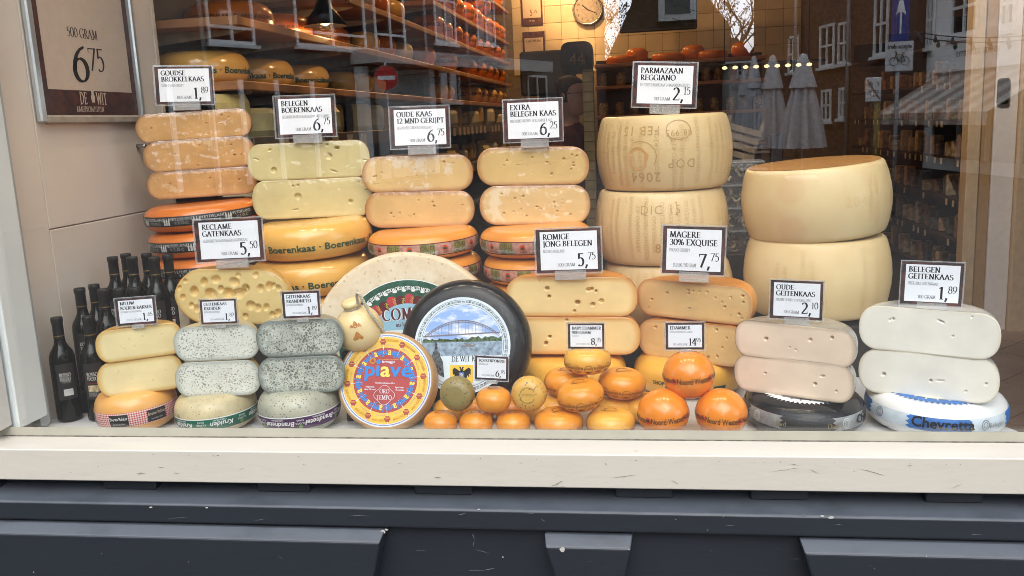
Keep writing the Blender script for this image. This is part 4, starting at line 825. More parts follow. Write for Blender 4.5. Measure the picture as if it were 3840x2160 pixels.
def chev(x, y, R, H, rind, lab, seg, txt, star, a0, cols):
    w = Wheel(lab, 'cheese wheel', x, y, FL, R, H, rind, H*.62, 2.3, (R_(2), R_(1.0), 0)); z0, z1 = H*.38, H*.74; k = z1-z0
    w.band(z0, z1, [(-1.9, 1.9, seg)])
    zig = lambda s, x0: [(x0, 0), (x0+s*k*.28, k*.17), (x0, k*.33), (x0+s*k*.28, k*.5), (x0, k*.67), (x0+s*k*.28, k*.83), (x0, k)]
    it = []; P = 1.55
    for j in (-1, 0, 1):
        a = a0+j*P; wd = .135*R/.17
        n = 10; xs = np.linspace(-wd/2, wd/2, n+1)
        left = zig(-1, -wd/2); right = zig(1, wd/2)
        for q in range(6):
            it.append(([left[q], (-wd/2+.002, left[q][1]), (-wd/2+.002, left[q+1][1]), left[q+1]], [(0, 1, 2, 3)], a, z0, False, 0)); it.append(([right[q], (wd/2-.002, right[q][1]), (wd/2-.002, right[q+1][1]), right[q+1]], [(0, 1, 2, 3)], a, z0, False, 0))
        for q in range(n):
            for u in range(6): it.append(([(xs[q], k*u/6), (xs[q+1], k*u/6), (xs[q+1], k*(u+1)/6), (xs[q], k*(u+1)/6)], [(0, 1, 2, 3)], a, z0, False, 0))
        it.append(oval(w, a+P/2-.12, z0+k*.5, k*.36, k*.4, k*.09, 20)[:5]+(1,)); it.append(oval(w, a+P/2-.12, z0+k*.5, k*.2, k*.25, k*.07, 14)[:5]+(1,))
    w.print(it, [cols[0], cols[1]], .0013, 'printed_ribbon'); it = []
    for st, a, h, mi, ft in txt:
        v, f, _ = text(st, k*h, ft, align='c'); it.append((v, f, a, z0+k*.28, False, mi))
    w.print(it, [INK, GOLDP, plain('grey_gold_print', (.32, .32, .27), .4, .4)], .0036)
    fl_ = Flat(); rr = R-H*.47; n = 60
    fl_.poly([((rr*1.05 if q % 2 else rr*.93)*math.cos(PI*q/n), (rr*1.05 if q % 2 else rr*.93)*math.sin(PI*q/n)) for q in range(2*n)], 0, 1)
    for q in range(24):
        t = 2*PI*q/24; fl_.poly([(rr*.55*math.cos(t-.04), rr*.55*math.sin(t-.04)), (rr*.84*math.cos(t-.02), rr*.84*math.sin(t-.02)), (rr*.84*math.cos(t+.02), rr*.84*math.sin(t+.02)), (rr*.55*math.cos(t+.04), rr*.55*math.sin(t+.04))], 1, 3); 
    fl_.ring(rr*.7, rr*.76, 1, 4); fl_.obj('top_label', star, w.t, (0, 0, H+.0008)); return w
BLU = plain('blue_print', (.035, .17, .52), .4, .4, mott=.2, scale=14); PBLU = plain('pale_blue_print', (.50, .60, .68), .4, .4, mott=.1)
GREYB = plain('silver_band', (.30, .31, .31), .35, .5, .2, mott=.2, scale=30)
cxw = float((atY(1866, 1040, .20)[0]+atY(2178, 1040, .20)[0])/2)
chev(cxw, .205, .152, .092, RIND_BLACK, 'black waxed goat wheel with grey band and zigzag label', GREYB, [('Oud', -.52, .34, 1, 'serif'), ('Oud', .30, .38, 1, 'serif'), ('Chev', .98, .62, 0, 'b')], [WHITE_P, plain('grey_print', (.15, .15, .15), .5)], -.10, [plain('charcoal_ribbon', (.03, .03, .032), .35, .5), SILVP])
cxw2 = float((atY(2176, 1040, .22)[0]+atY(2528, 1040, .22)[0])/2)
chev(cxw2, .222, .169, .092, RIND_WHITE, 'white waxed goat wheel with blue ribbon at the right end', plain('pale_blue_band', (.62, .70, .76), .4, .4, mott=.1), [('Chevretta', -.19, .74, 0, 'b'), ('Geitenkaas', -.15, .2, 1, 'r'), ('Belegen', .62, .34, 2, 'serif')], [BLU, plain('pale_rays', (.70, .68, .55), .5)], -.24, [BLU, plain('grey_seal', (.25, .28, .32), .5)])

# ---- small whole cheeses
def baby(x, y, z, R, H, rind, lab, grp, yaw=0, tilt=(0, 0), marks='boeren', cat='small cheese'):
    w = Wheel(lab, cat, x, y, z, R, H, rind, H*.58, 2.2, (R_(tilt[0]), R_(tilt[1]), R_(yaw)), grp, name='small_cheese', n=48); it = []
    if marks == 'boeren':
        for j in range(-2, 3):
            a = j*.95
            for q, (s2, hh, zz) in enumerate((('BOEREN', .0075, .33), ('KAAS', .0065, .19))): v, f, _ = text(s2, hh, 'serif', align='c', bold=1.2); it.append((v, f, a+.47, H*zz, False, 0))
            v, f, _ = text('Baby', .0042, 'r', align='c'); it.append((v, f, a+.47, H*.47, False, 1)); it.append(oval(w, a, H*.33, H*.17, H*.19, .0014, 18)[:5]+(0,)); v, f, _ = text('BOEREN', .0042, 'b', align='c'); it.append((v, f, a, H*.34, False, 0)); it.append(([(-.006, -.003), (.006, -.003), (.004, .001), (-.004, .001)], [(0, 1, 2, 3)], a, H*.24, False, 0))
        w.print(it, [BROWNP, ORNP], .0007)
    fl_ = Flat(); fl_.ring(R*.22, R*.27, 0, 1, 20, 250); fl_.text('Gouda' if marks == 'plain' else 'BOEREN', .0085, 0, 1, -R*.32, -R*.28, .25, font='r'); fl_.obj('top_stamp', [plain('dark_stamp', (.30, .12, .02), .5, .3)], w.t, (0, 0, H+.0006)); return w
for i, px in enumerate((1108, 1197, 1291)):
    c = atY(px, 1055, .105); baby(float(c[0]), .105, FL, .0455, .062, RIND_BABYO, ('leftmost', 'middle', 'rightmost')[i]+' small orange cheese in the bottom row of three', 'small orange one pound cheeses', 0, marks='plain')
c = atY(1241, 998, .105); baby(float(c[0]), .105, FL+.066, .0465, .062, RIND_BABYO, 'small orange cheese holding the lowest price card', 'small orange one pound cheeses', 8, marks='plain')
for px, zz, nm_ in ((1130, 0, 'left'), (1205, 0, 'middle'), (1285, 0, 'right'), (1360, 0, 'far right')):
    c = atY(px, 1030, .215); baby(float(c[0]), .215, FL, .0455, .062, RIND_BABYO if px % 2 else RIND_BABY, nm_+' small cheese half hidden behind the front row of orange cheeses', None, px, marks='plain')
for px, rnd, lab in ((1149, RIND_CUMING, 'small olive cumin cheese standing on edge facing the street'), (1330, RIND_CUMIN, 'small yellow cumin cheese standing on edge facing the street')):
    c = atY(px, 990, .10); w = Wheel(lab, 'small cheese', c[0], .10+.03, c[2]-.0, .047, .06, rnd, .028, 2.0, (R_(82), 0, 0), None, 'small_cheese', n=48)
    w.t.location = (c[0], .135, c[2]-.006)
    fl_ = Flat(); fl_.ring(.019, .021, 0, 1, 30, 330); fl_.text('KOMIJN', .006, 0, 1, -.014, -.002, font='r'); fl_.obj('top_stamp', [plain('faint_stamp', (.25, .2, .06), .6)], w.t, (0, 0, .0606))
B = 'baby boerenkaas cheeses in a pile'
c = atY(1405, 1050, .105); baby(float(c[0]), .105, FL, .064, .068, RIND_BABYO, 'small amber cheese at the bottom left of the baby cheese pile', B, 30)
c = atY(1536, 1050, .105); baby(float(c[0]), .105, FL, .064, .068, RIND_BABY, 'small yellow cheese at the bottom right of the baby cheese pile', B, -20)
c = atY(1462, 997, .12); baby(float(c[0]), .12, FL+.070, .062, .072, RIND_BABYO, 'small orange cheese in the middle front of the baby cheese pile', B, 4, (4, -4))
c = atY(1425, 965, .235); baby(float(c[0]), .235, FL+.070, .061, .070, RIND_BABYO, 'small amber cheese at the back left of the baby cheese pile', B, -10)
c = atY(1563, 970, .22); baby(float(c[0]), .22, FL+.070, .064, .072, RIND_BABYO, 'small orange cheese at the back right of the baby cheese pile', B, 12, (3, 3))
c = atY(1478, 918, .20); baby(float(c[0]), .195, FL+.145, .063, .066, RIND_BABY, 'small yellow cheese topping the baby cheese pile under its card', B, 6)
for px, yy in ((1400, .235), (1545, .235), (1620, .23)):
    c = atY(px, 1030, yy); baby(float(c[0]), yy, FL, .062, .068, RIND_BABY, {1400: 'small yellow cheese hidden behind the bottom left baby cheese', 1545: 'small yellow cheese hidden behind the bottom right baby cheese', 1620: 'small pale orange cheese peeping out behind the left edam ball'}[px], B, px)
for px, py, yy, z, lab, a0 in ((1671, 1036, .10, 0, 'left orange edam ball in the bottom pair', .12), (1811, 1036, .10, 0, 'right orange edam ball in the bottom pair', -.10), (1735, 941, .135, None, 'orange edam ball resting on the bottom pair under its card', .12)):
    c = atY(px, py, yy); r = .0655
    zc = FL+r*.97 if z == 0 else c[2]
    H = 2*r*.95; rz, pts = prof_fn(r, H, r, 2.05)
    w = Wheel(lab, 'edam ball', c[0], yy, zc-H/2, r, H, RIND_EDAM, prof=(rz, pts), name='edam_cheese', n=56, group='orange edam balls stacked in a pyramid', rot=(R_(3), R_(-3 if px != 1811 else 3), 0)); it = []
    for j in (-1, 0, 1):
        a = a0+j*1.5; zz = H*(.46 if z == 0 else .47); v, f, _ = text('Noord·Wester', .0145, 'b', align='c', fit=.088); it.append((v, f, a+.05, zz, False, 0))
        it.append(([(.0085*math.cos(t), .0085*math.sin(t)) for t in np.linspace(0, 2*PI, 21)[:-1]], [tuple(range(20))], a-.74, zz+.006, False, 1)); it.append(([(-.006, -.003), (.007, -.003), (.0, .006)], [(0, 1, 2)], a-.74, zz+.006, False, 0))
    w.print(it, [plain('edam_ink', (.11, .045, .012), .5, .3, mott=.2, scale=200), ORNP], .0012)
# ------------------------------------------------------------------ wheels standing on edge with printed labels
def standing(name, label, cat, c, R, H, rind, yaw, lean, roll=0, rx=None, e=2.3, cut=None):
    t = thing(name, label, cat, c); t.rotation_euler = (Matrix.Rotation(R_(yaw), 4, 'Z') @ Matrix.Rotation(R_(90-lean), 4, 'X') @ Matrix.Rotation(R_(roll), 4, 'Z')).to_euler()
    rz, pts = prof_fn(R, H, rx or H*.5, e)
    b = MB(); b.lathe([(r, z-H) for r, z in pts], 96); me = b.mesh('rind', True)
    if cut is not None:      # wheel cut off along a chord so that it stands on the cut
        import bmesh
        bm = bmesh.new(); bm.from_mesh(me); g = bmesh.ops.bisect_plane(bm, geom=bm.verts[:]+bm.edges[:]+bm.faces[:], plane_co=(0, -cut, 0), plane_no=(0, -1, 0), clear_outer=True)
        bmesh.ops.holes_fill(bm, edges=[x for x in bm.edges if x.is_boundary], sides=0); bm.to_mesh(me); bm.free()
    o = link('rind', me, rind, t); autosmooth(me, 50); return t
# comte
cc = atY(1026, 880, .47)
ct = standing('standing_cheese', 'large buff wheel with green and red label standing behind the black wheel', 'cheese wheel', cc, .303, .09, RIND_COMTE, 9, 8, 0, .016, 2.2, cut=(cc[2]-FL)/math.cos(R_(8))-.012)
RED = plain('red_print', (.52, .045, .06), .45, .3, mott=.12, scale=60); DGRN = plain('dark_green_print', (.02, .10, .065), .45, .3, mott=.25, scale=50); SKYB = plain('pale_sky_print', (.28, .50, .64), .45, .3, mott=.15, scale=14); LIME = plain('lime_print', (.52, .55, .10), .45, .3, mott=0)
f = Flat(); r = .217; f.disc(r, 0, 1); f.ring(r-.0025, r, 1, 2)
for k in range(40):
    a = 2*PI*k/40; f.text('COMTÉ', .0105, 1, 3, (r-.021)*math.cos(a), (r-.021)*math.sin(a)+0, a+PI/2, font='b', align='c', squeeze=.8, flip=False)
    f.poly([((r-.033)*math.cos(a)+.006*math.cos(q+a)*(1.3 if math.cos(q) < 0 else .8), (r-.033)*math.sin(a)+.006*math.sin(q+a)*.8) for q in np.linspace(0, 2*PI, 11)[:-1]], 1, 3)
for k in range(36):
    a = 2*PI*(k+.5)/36; r1 = r-.045-(.004 if k % 2 else 0); w0, w1 = .0105, .0135; ca, sa = math.cos(a), math.sin(a)
    P = [(.10, -w0), (r1-.006, -w1), (r1, -w1*.5), (r1+.001, w1*.4), (r1-.006, w1), (.10, w0)]
    f.poly([(x*ca-y*sa, x*sa+y*ca) for x, y in P], 2 if k % 2 else 3, 3); f.text('Montagnou', .0105, 4, 4, (r1-.008)*ca+.004*sa, (r1-.008)*sa-.004*ca, a+PI, font='r', squeeze=.75)
f.disc(.128, 5, 5, 0, .0, ry=.143)
f.poly([(.126*math.cos(q), .141*math.sin(q)) for q in np.linspace(PI*.985, PI*2.015, 30)]+[(.10, .035), (.07, .02), (.045, .045), (.02, .03), (-.03, .05), (-.06, .02), (-.09, .03)], 0, 6)
f.poly([(.02*math.cos(q)*3-.05, .006*math.sin(q)+.058) for q in np.linspace(0, 2*PI, 20)[:-1]], 1, 6)
f.text('COMTÉ', .034, 1, 6, 0.001, .094, 0, align='c', bold=1.9, track=.1); f.text('COMTÉ', .034, 2, 8, 0, .095, 0, align='c', bold=1.25, track=.1); f.text('au lait cru', .012, 2, 8, 0, .074, 0, font='b', align='c')
o = f.obj('label', [DGRN, WHITE_P, MAROON, RED, LIME, SKYB], ct, (0.004, .0, .0004)); o.rotation_euler = (0, 0, R_(2))
# black wheel with the bridge picture
dc = atY(1169, 868, .285)
dt = standing('standing_cheese', 'black waxed wheel whose round label shows an arched bridge over a river', 'cheese wheel', (dc[0]-.003, .285, dc[2]+.003), .190, .115, RIND_BLACK, 3, 17, 0, .048, 2.2)
PALER = plain('pale_blue_ring', (.62, .72, .80), .4, .4, mott=.04); 
def skyprint():
    m = Mat('printed_sky'); m.set(.4, .4); c = m.mix(m.ramp(m.noise(16, 6, .6, (1, 2.2, 1)), .46, .62), (.25, .40, .74), (.78, .82, .88)); m.base(c); return m.m
WATERP = plain('printed_river', (.26, .36, .47), .4, .4, mott=.3, scale=90); LANDP = plain('printed_bank', (.10, .17, .08), .45, .3, mott=.5, scale=140); BRIDGEP = plain('printed_bridge', (.20, .18, .19), .45, .3, mott=.1); TOWERP = plain('printed_tower', (.09, .10, .11), .45, .3, mott=.5, scale=120); YELP = plain('printed_yellow', (.74, .50, .05), .45, .3, mott=.05)
f = Flat(); r = .137; f.disc(r, 0, 1); f.ring(r*.94, r*.947, 5, 2); f.ring(r*.855, r*.862, 5, 2)
for k in range(26):
    a = 2*PI*k/26+.05; f.text('DE WIT KAAS', .0052, 5, 3, r*.885*math.cos(a), r*.885*math.sin(a), a-PI/2, align='c')
q = r*.835; f.disc(q, 1, 2)
def chord(y0, y1, n=24):
    L = []; ys = np.linspace(y0, y1, n); L += [(-math.sqrt(max(0, q*q-y*y)), y) for y in ys]; return L+[(-x, y) for x, y in L[::-1]]
f.poly(chord(-.029, .012), 2, 3); f.poly(chord(.010, .017, 4), 3, 4)
f.poly([(-q*.985, .015)]+[(-q*.98+i*q*1.96/24, .0185+.0035*math.sin(i*2.7)+.002*math.sin(i*1.3)+(.004 if i > 14 else 0)) for i in range(25)]+[(q*.985, .015)], 3, 5)
f.poly([(-q*.97, .026), (q*.955, .034), (q*.955, .037), (-q*.97, .029)], 4, 6)
def arch(t): x = -q*.93+t*q*1.86; return x, .030+.042*(1-(2*t-1)**2)
for off, th in ((0, .0022), (-.0055, .0014)):
    pts = [arch(t) for t in np.linspace(0, 1, 31)]; v = [(x, y+off*(1 if off == 0 else min(1, 1))) for x, y in pts]+[(x, y+off-th) for x, y in pts]; f.add(v, [(i, 31+i, 32+i, i+1) for i in range(30)], 4, 6)
for i in range(1, 22):
    t = i/22; x, y = arch(t); yd = .027+.0085*t; f.poly([(x-.0004, yd), (x+.0004, yd), (x+.0004, y), (x-.0004, y)], 4, 6); f.poly([(x-.0006, y-.006), (x+.004, y-.0005), (x+.005, y-.0005), (x+.0004, y-.006)], 4, 6)
f.poly([(.0, -.004), (.034, -.004), (.037, .001), (.026, .001), (.024, .004), (.010, .003), (.008, .0), (-.004, .0)], 4, 6)
f.poly(chord(-.075, -.029), 0, 4); f.poly([(x, y) for x, y in chord(-.113, -.075)], 0, 4)
f.poly([(-.092, -.07), (-.092, -.045), (-.088, -.03), (-.083, -.018), (-.079, -.012), (-.078, .006), (-.076, .010), (-.075, .020), (-.074, .010), (-.071, .006), (-.070, -.012), (-.064, -.02), (-.062, -.03), (-.055, -.045), (-.052, -.09), (-.086, -.07)], 6, 7)
f.text('DE WIT KAAS', .0155, 5, 7, .018, -.045, 0, align='c', squeeze=.92, bold=.8)
f.poly([(-.035, -.105), (-.035, -.055), (.030, -.055), (.030, -.105)], 7, 7)
for sg in (-1, 1):
    f.poly([(-.002, -.066), (-.002+sg*.006, -.072), (-.002+sg*.014, -.066), (-.002+sg*.021, -.062), (-.002+sg*.026, -.068), (-.002+sg*.025, -.083), (-.002+sg*.021, -.079), (-.002+sg*.02, -.09), (-.002+sg*.016, -.084), (-.002+sg*.013, -.095), (-.002+sg*.008, -.09), (-.002, -.1)], 5, 8)
    f.poly([(-.002, -.066), (-.002+sg*.002, -.060), (-.002+sg*.008, -.060), (-.002+sg*.004, -.064), (-.002+sg*.006, -.07)], 5, 8)
f.poly([(-.009, -.076), (.005, -.076), (.005, -.088), (-.002, -.094), (-.009, -.088)], 8, 9); f.poly([(-.006, -.079), (-.002, -.078), (.001, -.082), (-.001, -.088), (-.006, -.09), (-.004, -.085)], 7, 10)
f.poly([(.037, -.1), (.037, -.06), (.07, -.06), (.06, -.085), (.05, -.1)], 2, 7); f.poly([(.04, -.09), (.055, -.09), (.055, -.07), (.047, -.06), (.04, -.07)], 6, 8)
f.obj('label', [PALER, skyprint(), WATERP, LANDP, BRIDGEP, INK, TOWERP, YELP, BLU], dt, (-.004, -.004, .0004))
# round label in red, yellow and blue
pc = atY(974, 958, .165)
pt = standing('standing_cheese', 'tilted brown wheel with a round red yellow and blue label in front', 'cheese wheel', (pc[0]-.004, .155, pc[2]+.004), .1385, .078, RIND_PIAVE, 2, 23, -2, .011, 2.2)
YEL2 = plain('warm_yellow_print', (.80, .50, .07), .42, .35, mott=.06); RED2 = plain('tomato_print', (.40, .05, .048), .42, .35, mott=.08); CYB = plain('cyan_blue_print', (.015, .22, .62), .42, .35, mott=0); RAYW = plain('lilac_white_print', (.68, .70, .78), .42, .35, mott=0)
f = Flat(); r = .1275; f.disc(r, 0, 1); f.ring(r*.955, r*.965, 3, 2)
for k in range(30): a = 2*PI*k/30; f.text('Denominazione', .0026, 3, 3, r*.975*math.cos(a), r*.975*math.sin(a), a+PI/2, font='r', align='c')
f.ring(r*.66, r*.935, 1, 3); f.disc(r*.70, 2, 4)
for k in range(12):
    a = 2*PI*k/12+.12; ca, sa = math.cos(a), math.sin(a)
    for wd in (1,): f.poly([(x*ca-y*sa, x*sa+y*ca) for x, y in ((r*.5, -.0004), (r*.935, -.0012), (r*.935, .0012), (r*.5, .0004))], 0, 5)
    b = a+PI/12+.06; f.text('AGRIFORM', .0068, 4, 6, r*.83*math.cos(b), r*.83*math.sin(b), b-PI/2, font='b', align='c', squeeze=.85); f.text('oltre 12 mesi', .003, 3, 6, r*.745*math.cos(b), r*.745*math.sin(b), b-PI/2, font='r', align='c')
    c_ = a; f.poly([(r*.83*math.cos(c_)+.0082*math.cos(s)*(1+.13*math.cos(6*s)), r*.83*math.sin(c_)+.0082*math.sin(s)*(1+.13*math.cos(6*s))) for s in np.linspace(0, 2*PI, 25)[:-1]], 2, 6); f.text('ORO', .0035, 1, 7, r*.83*math.cos(c_), r*.825*math.sin(c_), 0, font='b', align='c')
    xs = a+PI/12; up = math.sin(xs) > -.999
    f.text('p', .0195, 5, 7, r*.545*math.cos(xs+.27), r*.545*math.sin(xs+.27), xs-PI/2, font='b', align='c', squeeze=.8); f.text('i', .0195, 5, 7, r*.545*math.cos(xs+.155), r*.545*math.sin(xs+.155), xs-PI/2, font='b', align='c', squeeze=.8); f.text('a', .0195, 6, 7, r*.545*math.cos(xs+.045), r*.545*math.sin(xs+.045), xs-PI/2, font='b', align='c', squeeze=.8)
    f.text('v', .0195, 5, 7, r*.545*math.cos(xs-.075), r*.545*math.sin(xs-.075), xs-PI/2, font='b', align='c', squeeze=.8); f.text('e', .0195, 5, 7, r*.545*math.cos(xs-.20), r*.545*math.sin(xs-.20), xs-PI/2, font='b', align='c', squeeze=.8)
f.disc(r*.52, 2, 5)
x = -.0605
for ch, col in (('p', 5), ('i', 5), ('a', 6), ('v', 5), ('e', 5)):
    if ch == 'i': f.poly([(x+.001, .010), (x+.0095, .010), (x+.0095, .039), (x+.001, .039)], 5, 9); f.disc(.0062, 5, 9, x+.0055, .0495); x += .0125; continue
    for q_, lay in ((1, 9),):
        w_ = f.text(ch, .040, 5 if col == 5 else 6, 9, x, .010, 0, font='b', squeeze=1.12)
    x += w_+.0012
f.disc(.0085, 4, 9, -.038, .052); f.disc(.005, 2, 10, -.038, .052)
f.text('formaggio', .0065, 0, 9, -.012, .047, 0, font='b'); f.text('Denominazione d Origine Protetta', .0028, 1, 9, -.022, .0555, 0, font='r'); f.text('Vecchio Selezione Oro', .0042, 0, 9, 0, -.010, 0, font='b', align='c')
f.text('Stagionato', .0042, 0, 9, -.041, -.021, 0, font='b', align='c'); f.text('oltre 12 mesi', .0042, 0, 9, -.041, -.028, 0, font='b', align='c'); f.text('Aged over', .0042, 0, 9, .041, -.021, 0, font='b', align='c'); f.text('12 months', .0042, 0, 9, .041, -.028, 0, font='b', align='c')
f.text('ORO', .0115, 0, 9, 0, -.036, 0, align='c', bold=.8); f.text('TEMPO', .0115, 0, 9, 0, -.053, 0, align='c', bold=.8)
sh = [(.026*math.cos(s)*(1+.1*math.cos(4*s)), -.041+.024*math.sin(s)*(1+.1*math.cos(4*s))) for s in np.linspace(0, 2*PI, 37)]
for i in range(36): (x0, y0), (x1, y1) = sh[i], sh[i+1]; f.poly([(x0, y0), (x1, y1), (x1*1.04, (y1+.041)*1.04-.041), (x0*1.04, (y0+.041)*1.04-.041)], 0, 9)
f.obj('label', [RAYW, YEL2, RED2, BLU, plain('amber_print', (.55, .26, .01), .45, .3, mott=0), CYB, plain('butter_print', (.80, .66, .12), .42, .35, mott=0)], pt, (.002, .001, .0004))
# pear shaped scamorza hung with twine
scx = atY(915, 818, .235); st = thing('scamorza', 'pear shaped pale cheese tied with white rope above the round red label', 'pear cheese', (scx[0], .235, scx[2]-.064), (R_(14), R_(-8), 0))
prof = [(0, .152), (.012, .1515), (.023, .148), (.0285, .142), (.028, .136), (.021, .130), (.020, .127), (.030, .1205), (.046, .109), (.0575, .093), (.0635, .076), (.0665, .058), (.0665, .045), (.062, .028), (.050, .013), (.034, .003), (.016, 0), (0, 0)]
b = MB(); b.lathe(prof, 56); b.obj('body', RIND_SCAM, st, None, None, True)
ROPE = plain('twine', (.66, .58, .44), .8, .2, mott=.25, scale=300)
b = MB()
for ph in (0, PI):
    b.tube([(.0215*math.cos(t), .0215*math.sin(t), .1285+.002*math.cos(t*9+ph)) for t in np.linspace(0, 2*PI, 40)], .0032, 6)
for ph in (0, 2.1, 4.2):
    L = []
    for t in np.linspace(0, 1, 50):
        x, z, y = .02+.034*math.sin(t*PI*.52)*1.2, .133+.045*math.sin(min(1, t*1.9)*PI)*(1 if t < .53 else .4)-.175*max(0, t-.38)**1.25, -.012-.02*math.sin(t*PI)
        if t > .4: x += .018*(t-.4)
        L.append((x+.0023*math.cos(t*60+ph), y+.0023*math.sin(t*60+ph), z))
    b.tube(L, .0026, 6)
for k in range(9): b.tube([(.078+.001*k, -.018, .028), (.082+.004*k, -.02+.002*(k % 3), .014-.002*(k % 4)), (.088+.004*k, -.02+.003*(k % 3), .004-.003*(k % 3))], .0011, 5)
b.obj('rope', ROPE, st, None, None, True)
mk = MB(); BRAND = plain('toasted_brand_mark', (.50, .21, .045), .5, .3, mott=.3, scale=90)
def onpear(pts, a0=.22, z0=.08):
    o = []
    for x, y in pts:
        z = z0+y; r = np.interp(z, [p_[1] for p_ in prof[::-1]], [p_[0] for p_ in prof[::-1]])+.0009; t = a0+x/.06; o.append((r*math.sin(t), -r*math.cos(t), z))
    return o
for pts in ([(-.006, .012), (0, .009), (.006, .012), (.007, .02), (.003, .026), (-.003, .026), (-.007, .02)], [(-.006, .016), (-.012, .02), (-.017, .015), (-.015, .011), (-.012, .013), (-.008, .011)], [(.006, .016), (.012, .02), (.017, .013), (.016, .008), (.013, .011), (.008, .011)], [(-.002, .0), (.002, .0), (.008, -.011), (.013, -.019), (.009, -.025), (.003, -.02), (-.004, -.022), (-.010, -.024), (-.014, -.018), (-.008, -.01)]):
    mk.add(onpear(pts), [tuple(range(len(pts)))])
mk.obj('brand_mark', BRAND, st)
block(scx[0]-.06, scx[0]+.05, .20, .30, float(scx[2])-.066, 'hidden dark riser under the pear shaped cheese')

# ------------------------------------------------------------------ price cards
CARD = marble('maroon_marbled_card', (.105, .040, .034), (.030, .022, .024), (.20, .045, .03)); PAPER = plain('white_card_paper', (.85, .87, .92), .45, .4, mott=.015); ACR = clear('acrylic', (.96, .97, .98), .05, .16, (.75, .78, .82)); ACRE = clear('acrylic_edge', (.95, .96, .97), .06, .30, (.66, .68, .70)); ACRF = clear('acrylic_foot', (.96, .96, .95), .07, .17, (.85, .85, .86)); GREYI = plain('grey_ink', (.16, .16, .17), .5, .2, mott=0)
def sign(label, tl, tr, br, bl, Y, yaw, lines, sub, unit, price, cents, small=False, foot=70):
    a = R_(yaw); pc = [(tl[0]+tr[0]+br[0]+bl[0])/4, (tl[1]+tr[1]+br[1]+bl[1])/4]; c = atY(*pc, Y)
    q = [onplane(*p_, c, a) for p_ in (tl, tr, br, bl)]
    Wd = (math.dist(q[0], q[1])+math.dist(q[2], q[3]))/2; Hd = (math.dist(q[0], q[3])+math.dist(q[1], q[2]))/2
    roll = (math.atan2(q[1][1]-q[0][1], q[1][0]-q[0][0])+math.atan2(q[2][1]-q[3][1], q[2][0]-q[3][0]))/2
    t = thing('price_card', label, 'price card', c); t.rotation_euler = (Matrix.Rotation(a, 4, 'Z') @ Matrix.Rotation(-roll, 4, 'Y') @ Matrix.Rotation(R_(90-3), 4, 'X')).to_euler()
    x0, x1, y0, y1 = -Wd/2, Wd/2, -Hd/2, Hd/2; i = Wd*.03
    b = MB(); b.box(x0, x1, y0, y1, -.0028, -.0008, bev=.0006); b.obj('acrylic_holder', ACR, t)
    ew = max(.0011, Wd*.010); b = MB()
    for e in ((x0, x1, y1-ew, y1), (x0, x1, y0, y0+ew), (x0, x0+ew, y0+ew+.0001, y1-ew-.0001), (x1-ew, x1, y0+ew+.0001, y1-ew-.0001)): b.box(*e, -.0006, .0022)
    b.obj('holder_edge', ACRE, t)
    m = Wd*(.035 if not small else .05); b = MB(); b.box(x0+m*.7, x1-m*.7, y0+m*.7, y1-m*.7, -.0007, .0004); b.obj('card', CARD, t)
    px0, px1, py0, py1 = x0+Wd*.085, x1-Wd*.075, y0+Hd*.095, y1-Hd*.085
    if small: px0, px1, py0, py1 = x0+Wd*.095, x1-Wd*.085, y0+Hd*.12, y1-Hd*.11
    b = MB(); b.box(px0, px1, py0, py1, .0005, .0009); b.obj('paper', PAPER, t)
    w, h = px1-px0, py1-py0; f = Flat(); cap = h*(.140 if not small else .138)
    for k, s in enumerate(lines): f.text(s, cap, 0, 1, px0+w*.05, py1-h*(.06+(.185 if not small else .205)*k)-cap, fit=w*.92, bold=1.2, squeeze=1.18)
    n = len(lines); f.text(sub, h*.075, 1, 1, px0+w*.05, py1-h*(.165+.19*n), fit=w*.90, squeeze=.80, bold=.8)
    ph = h*(.33 if not small else .31); cw = text(cents, ph*.58, bold=.8, squeeze=.95)[2]; xe = px1-w*.03
    f.text(cents, ph*.58, 0, 1, xe-cw, py0+h*.07+ph*.55, bold=.85, squeeze=.95); pw = text(price, ph, bold=1.05)[2]; f.text(price, ph, 0, 1, xe-cw-pw+ph*.04, py0+h*.09, bold=1.1)
    uw = text(unit, h*.085, squeeze=1.0, fit=w*.42)[2]; f.text(unit, h*.085, 0 if not small else 1, 1, xe-cw-pw-w*.03-uw, py0+h*.09, squeeze=1.0, bold=.75, fit=w*.42)
    f.obj('lettering', [INK, GREYI], t, (0, 0, .0010))
    fw_ = Wd*(.46 if not small else .3); fh = Hd*(.20 if not small else .15); sh = Wd*.02
    b = MB(); b.box(-fw_/2+sh, fw_/2+sh, y0-fh*.62, y0+fh*.38, .0024, .0048, bev=.0006); b.box(-fw_/2+sh, fw_/2+sh, y0-fh*.62, y0-fh*.48, -.030, .0022); b.box(-fw_/2+sh, fw_/2+sh, y0-fh*.44, y0+fh*.1, -.0062, -.0030); b.obj('clip_foot', ACRF, t)
    return t
sign('price card for crumbly aged cheese, on the far left stack', (381, 163), (535, 165), (543, 263), (394, 268), YB-.01, 16, ['GOUDSE', 'BROKKELKAAS'], 'RUIM 2 JAAR GERIJPT', '100 GRAM', '1,', '89')
sign('price card for matured farm cheese, on the smooth greenish yellow half', (683, 241), (842, 236), (850, 344), (695, 350), YB-.01, 9, ['BELEGEN', 'BOERENKAAS'], 'HEERLIJKE BOEREN KAAS RAUWE MELK 6MND', '500 GRAM', '6,', '75')
sign('price card for twelve month old cheese, on the third stack', (974, 268), (1130, 264), (1136, 372), (984, 378), YB+.01, 7, ['OUDE KAAS', '12 MND GERIJPT'], 'EIGEN OPLEG NOORD-HOLLAND', '500 GRAM', '6,', '75')
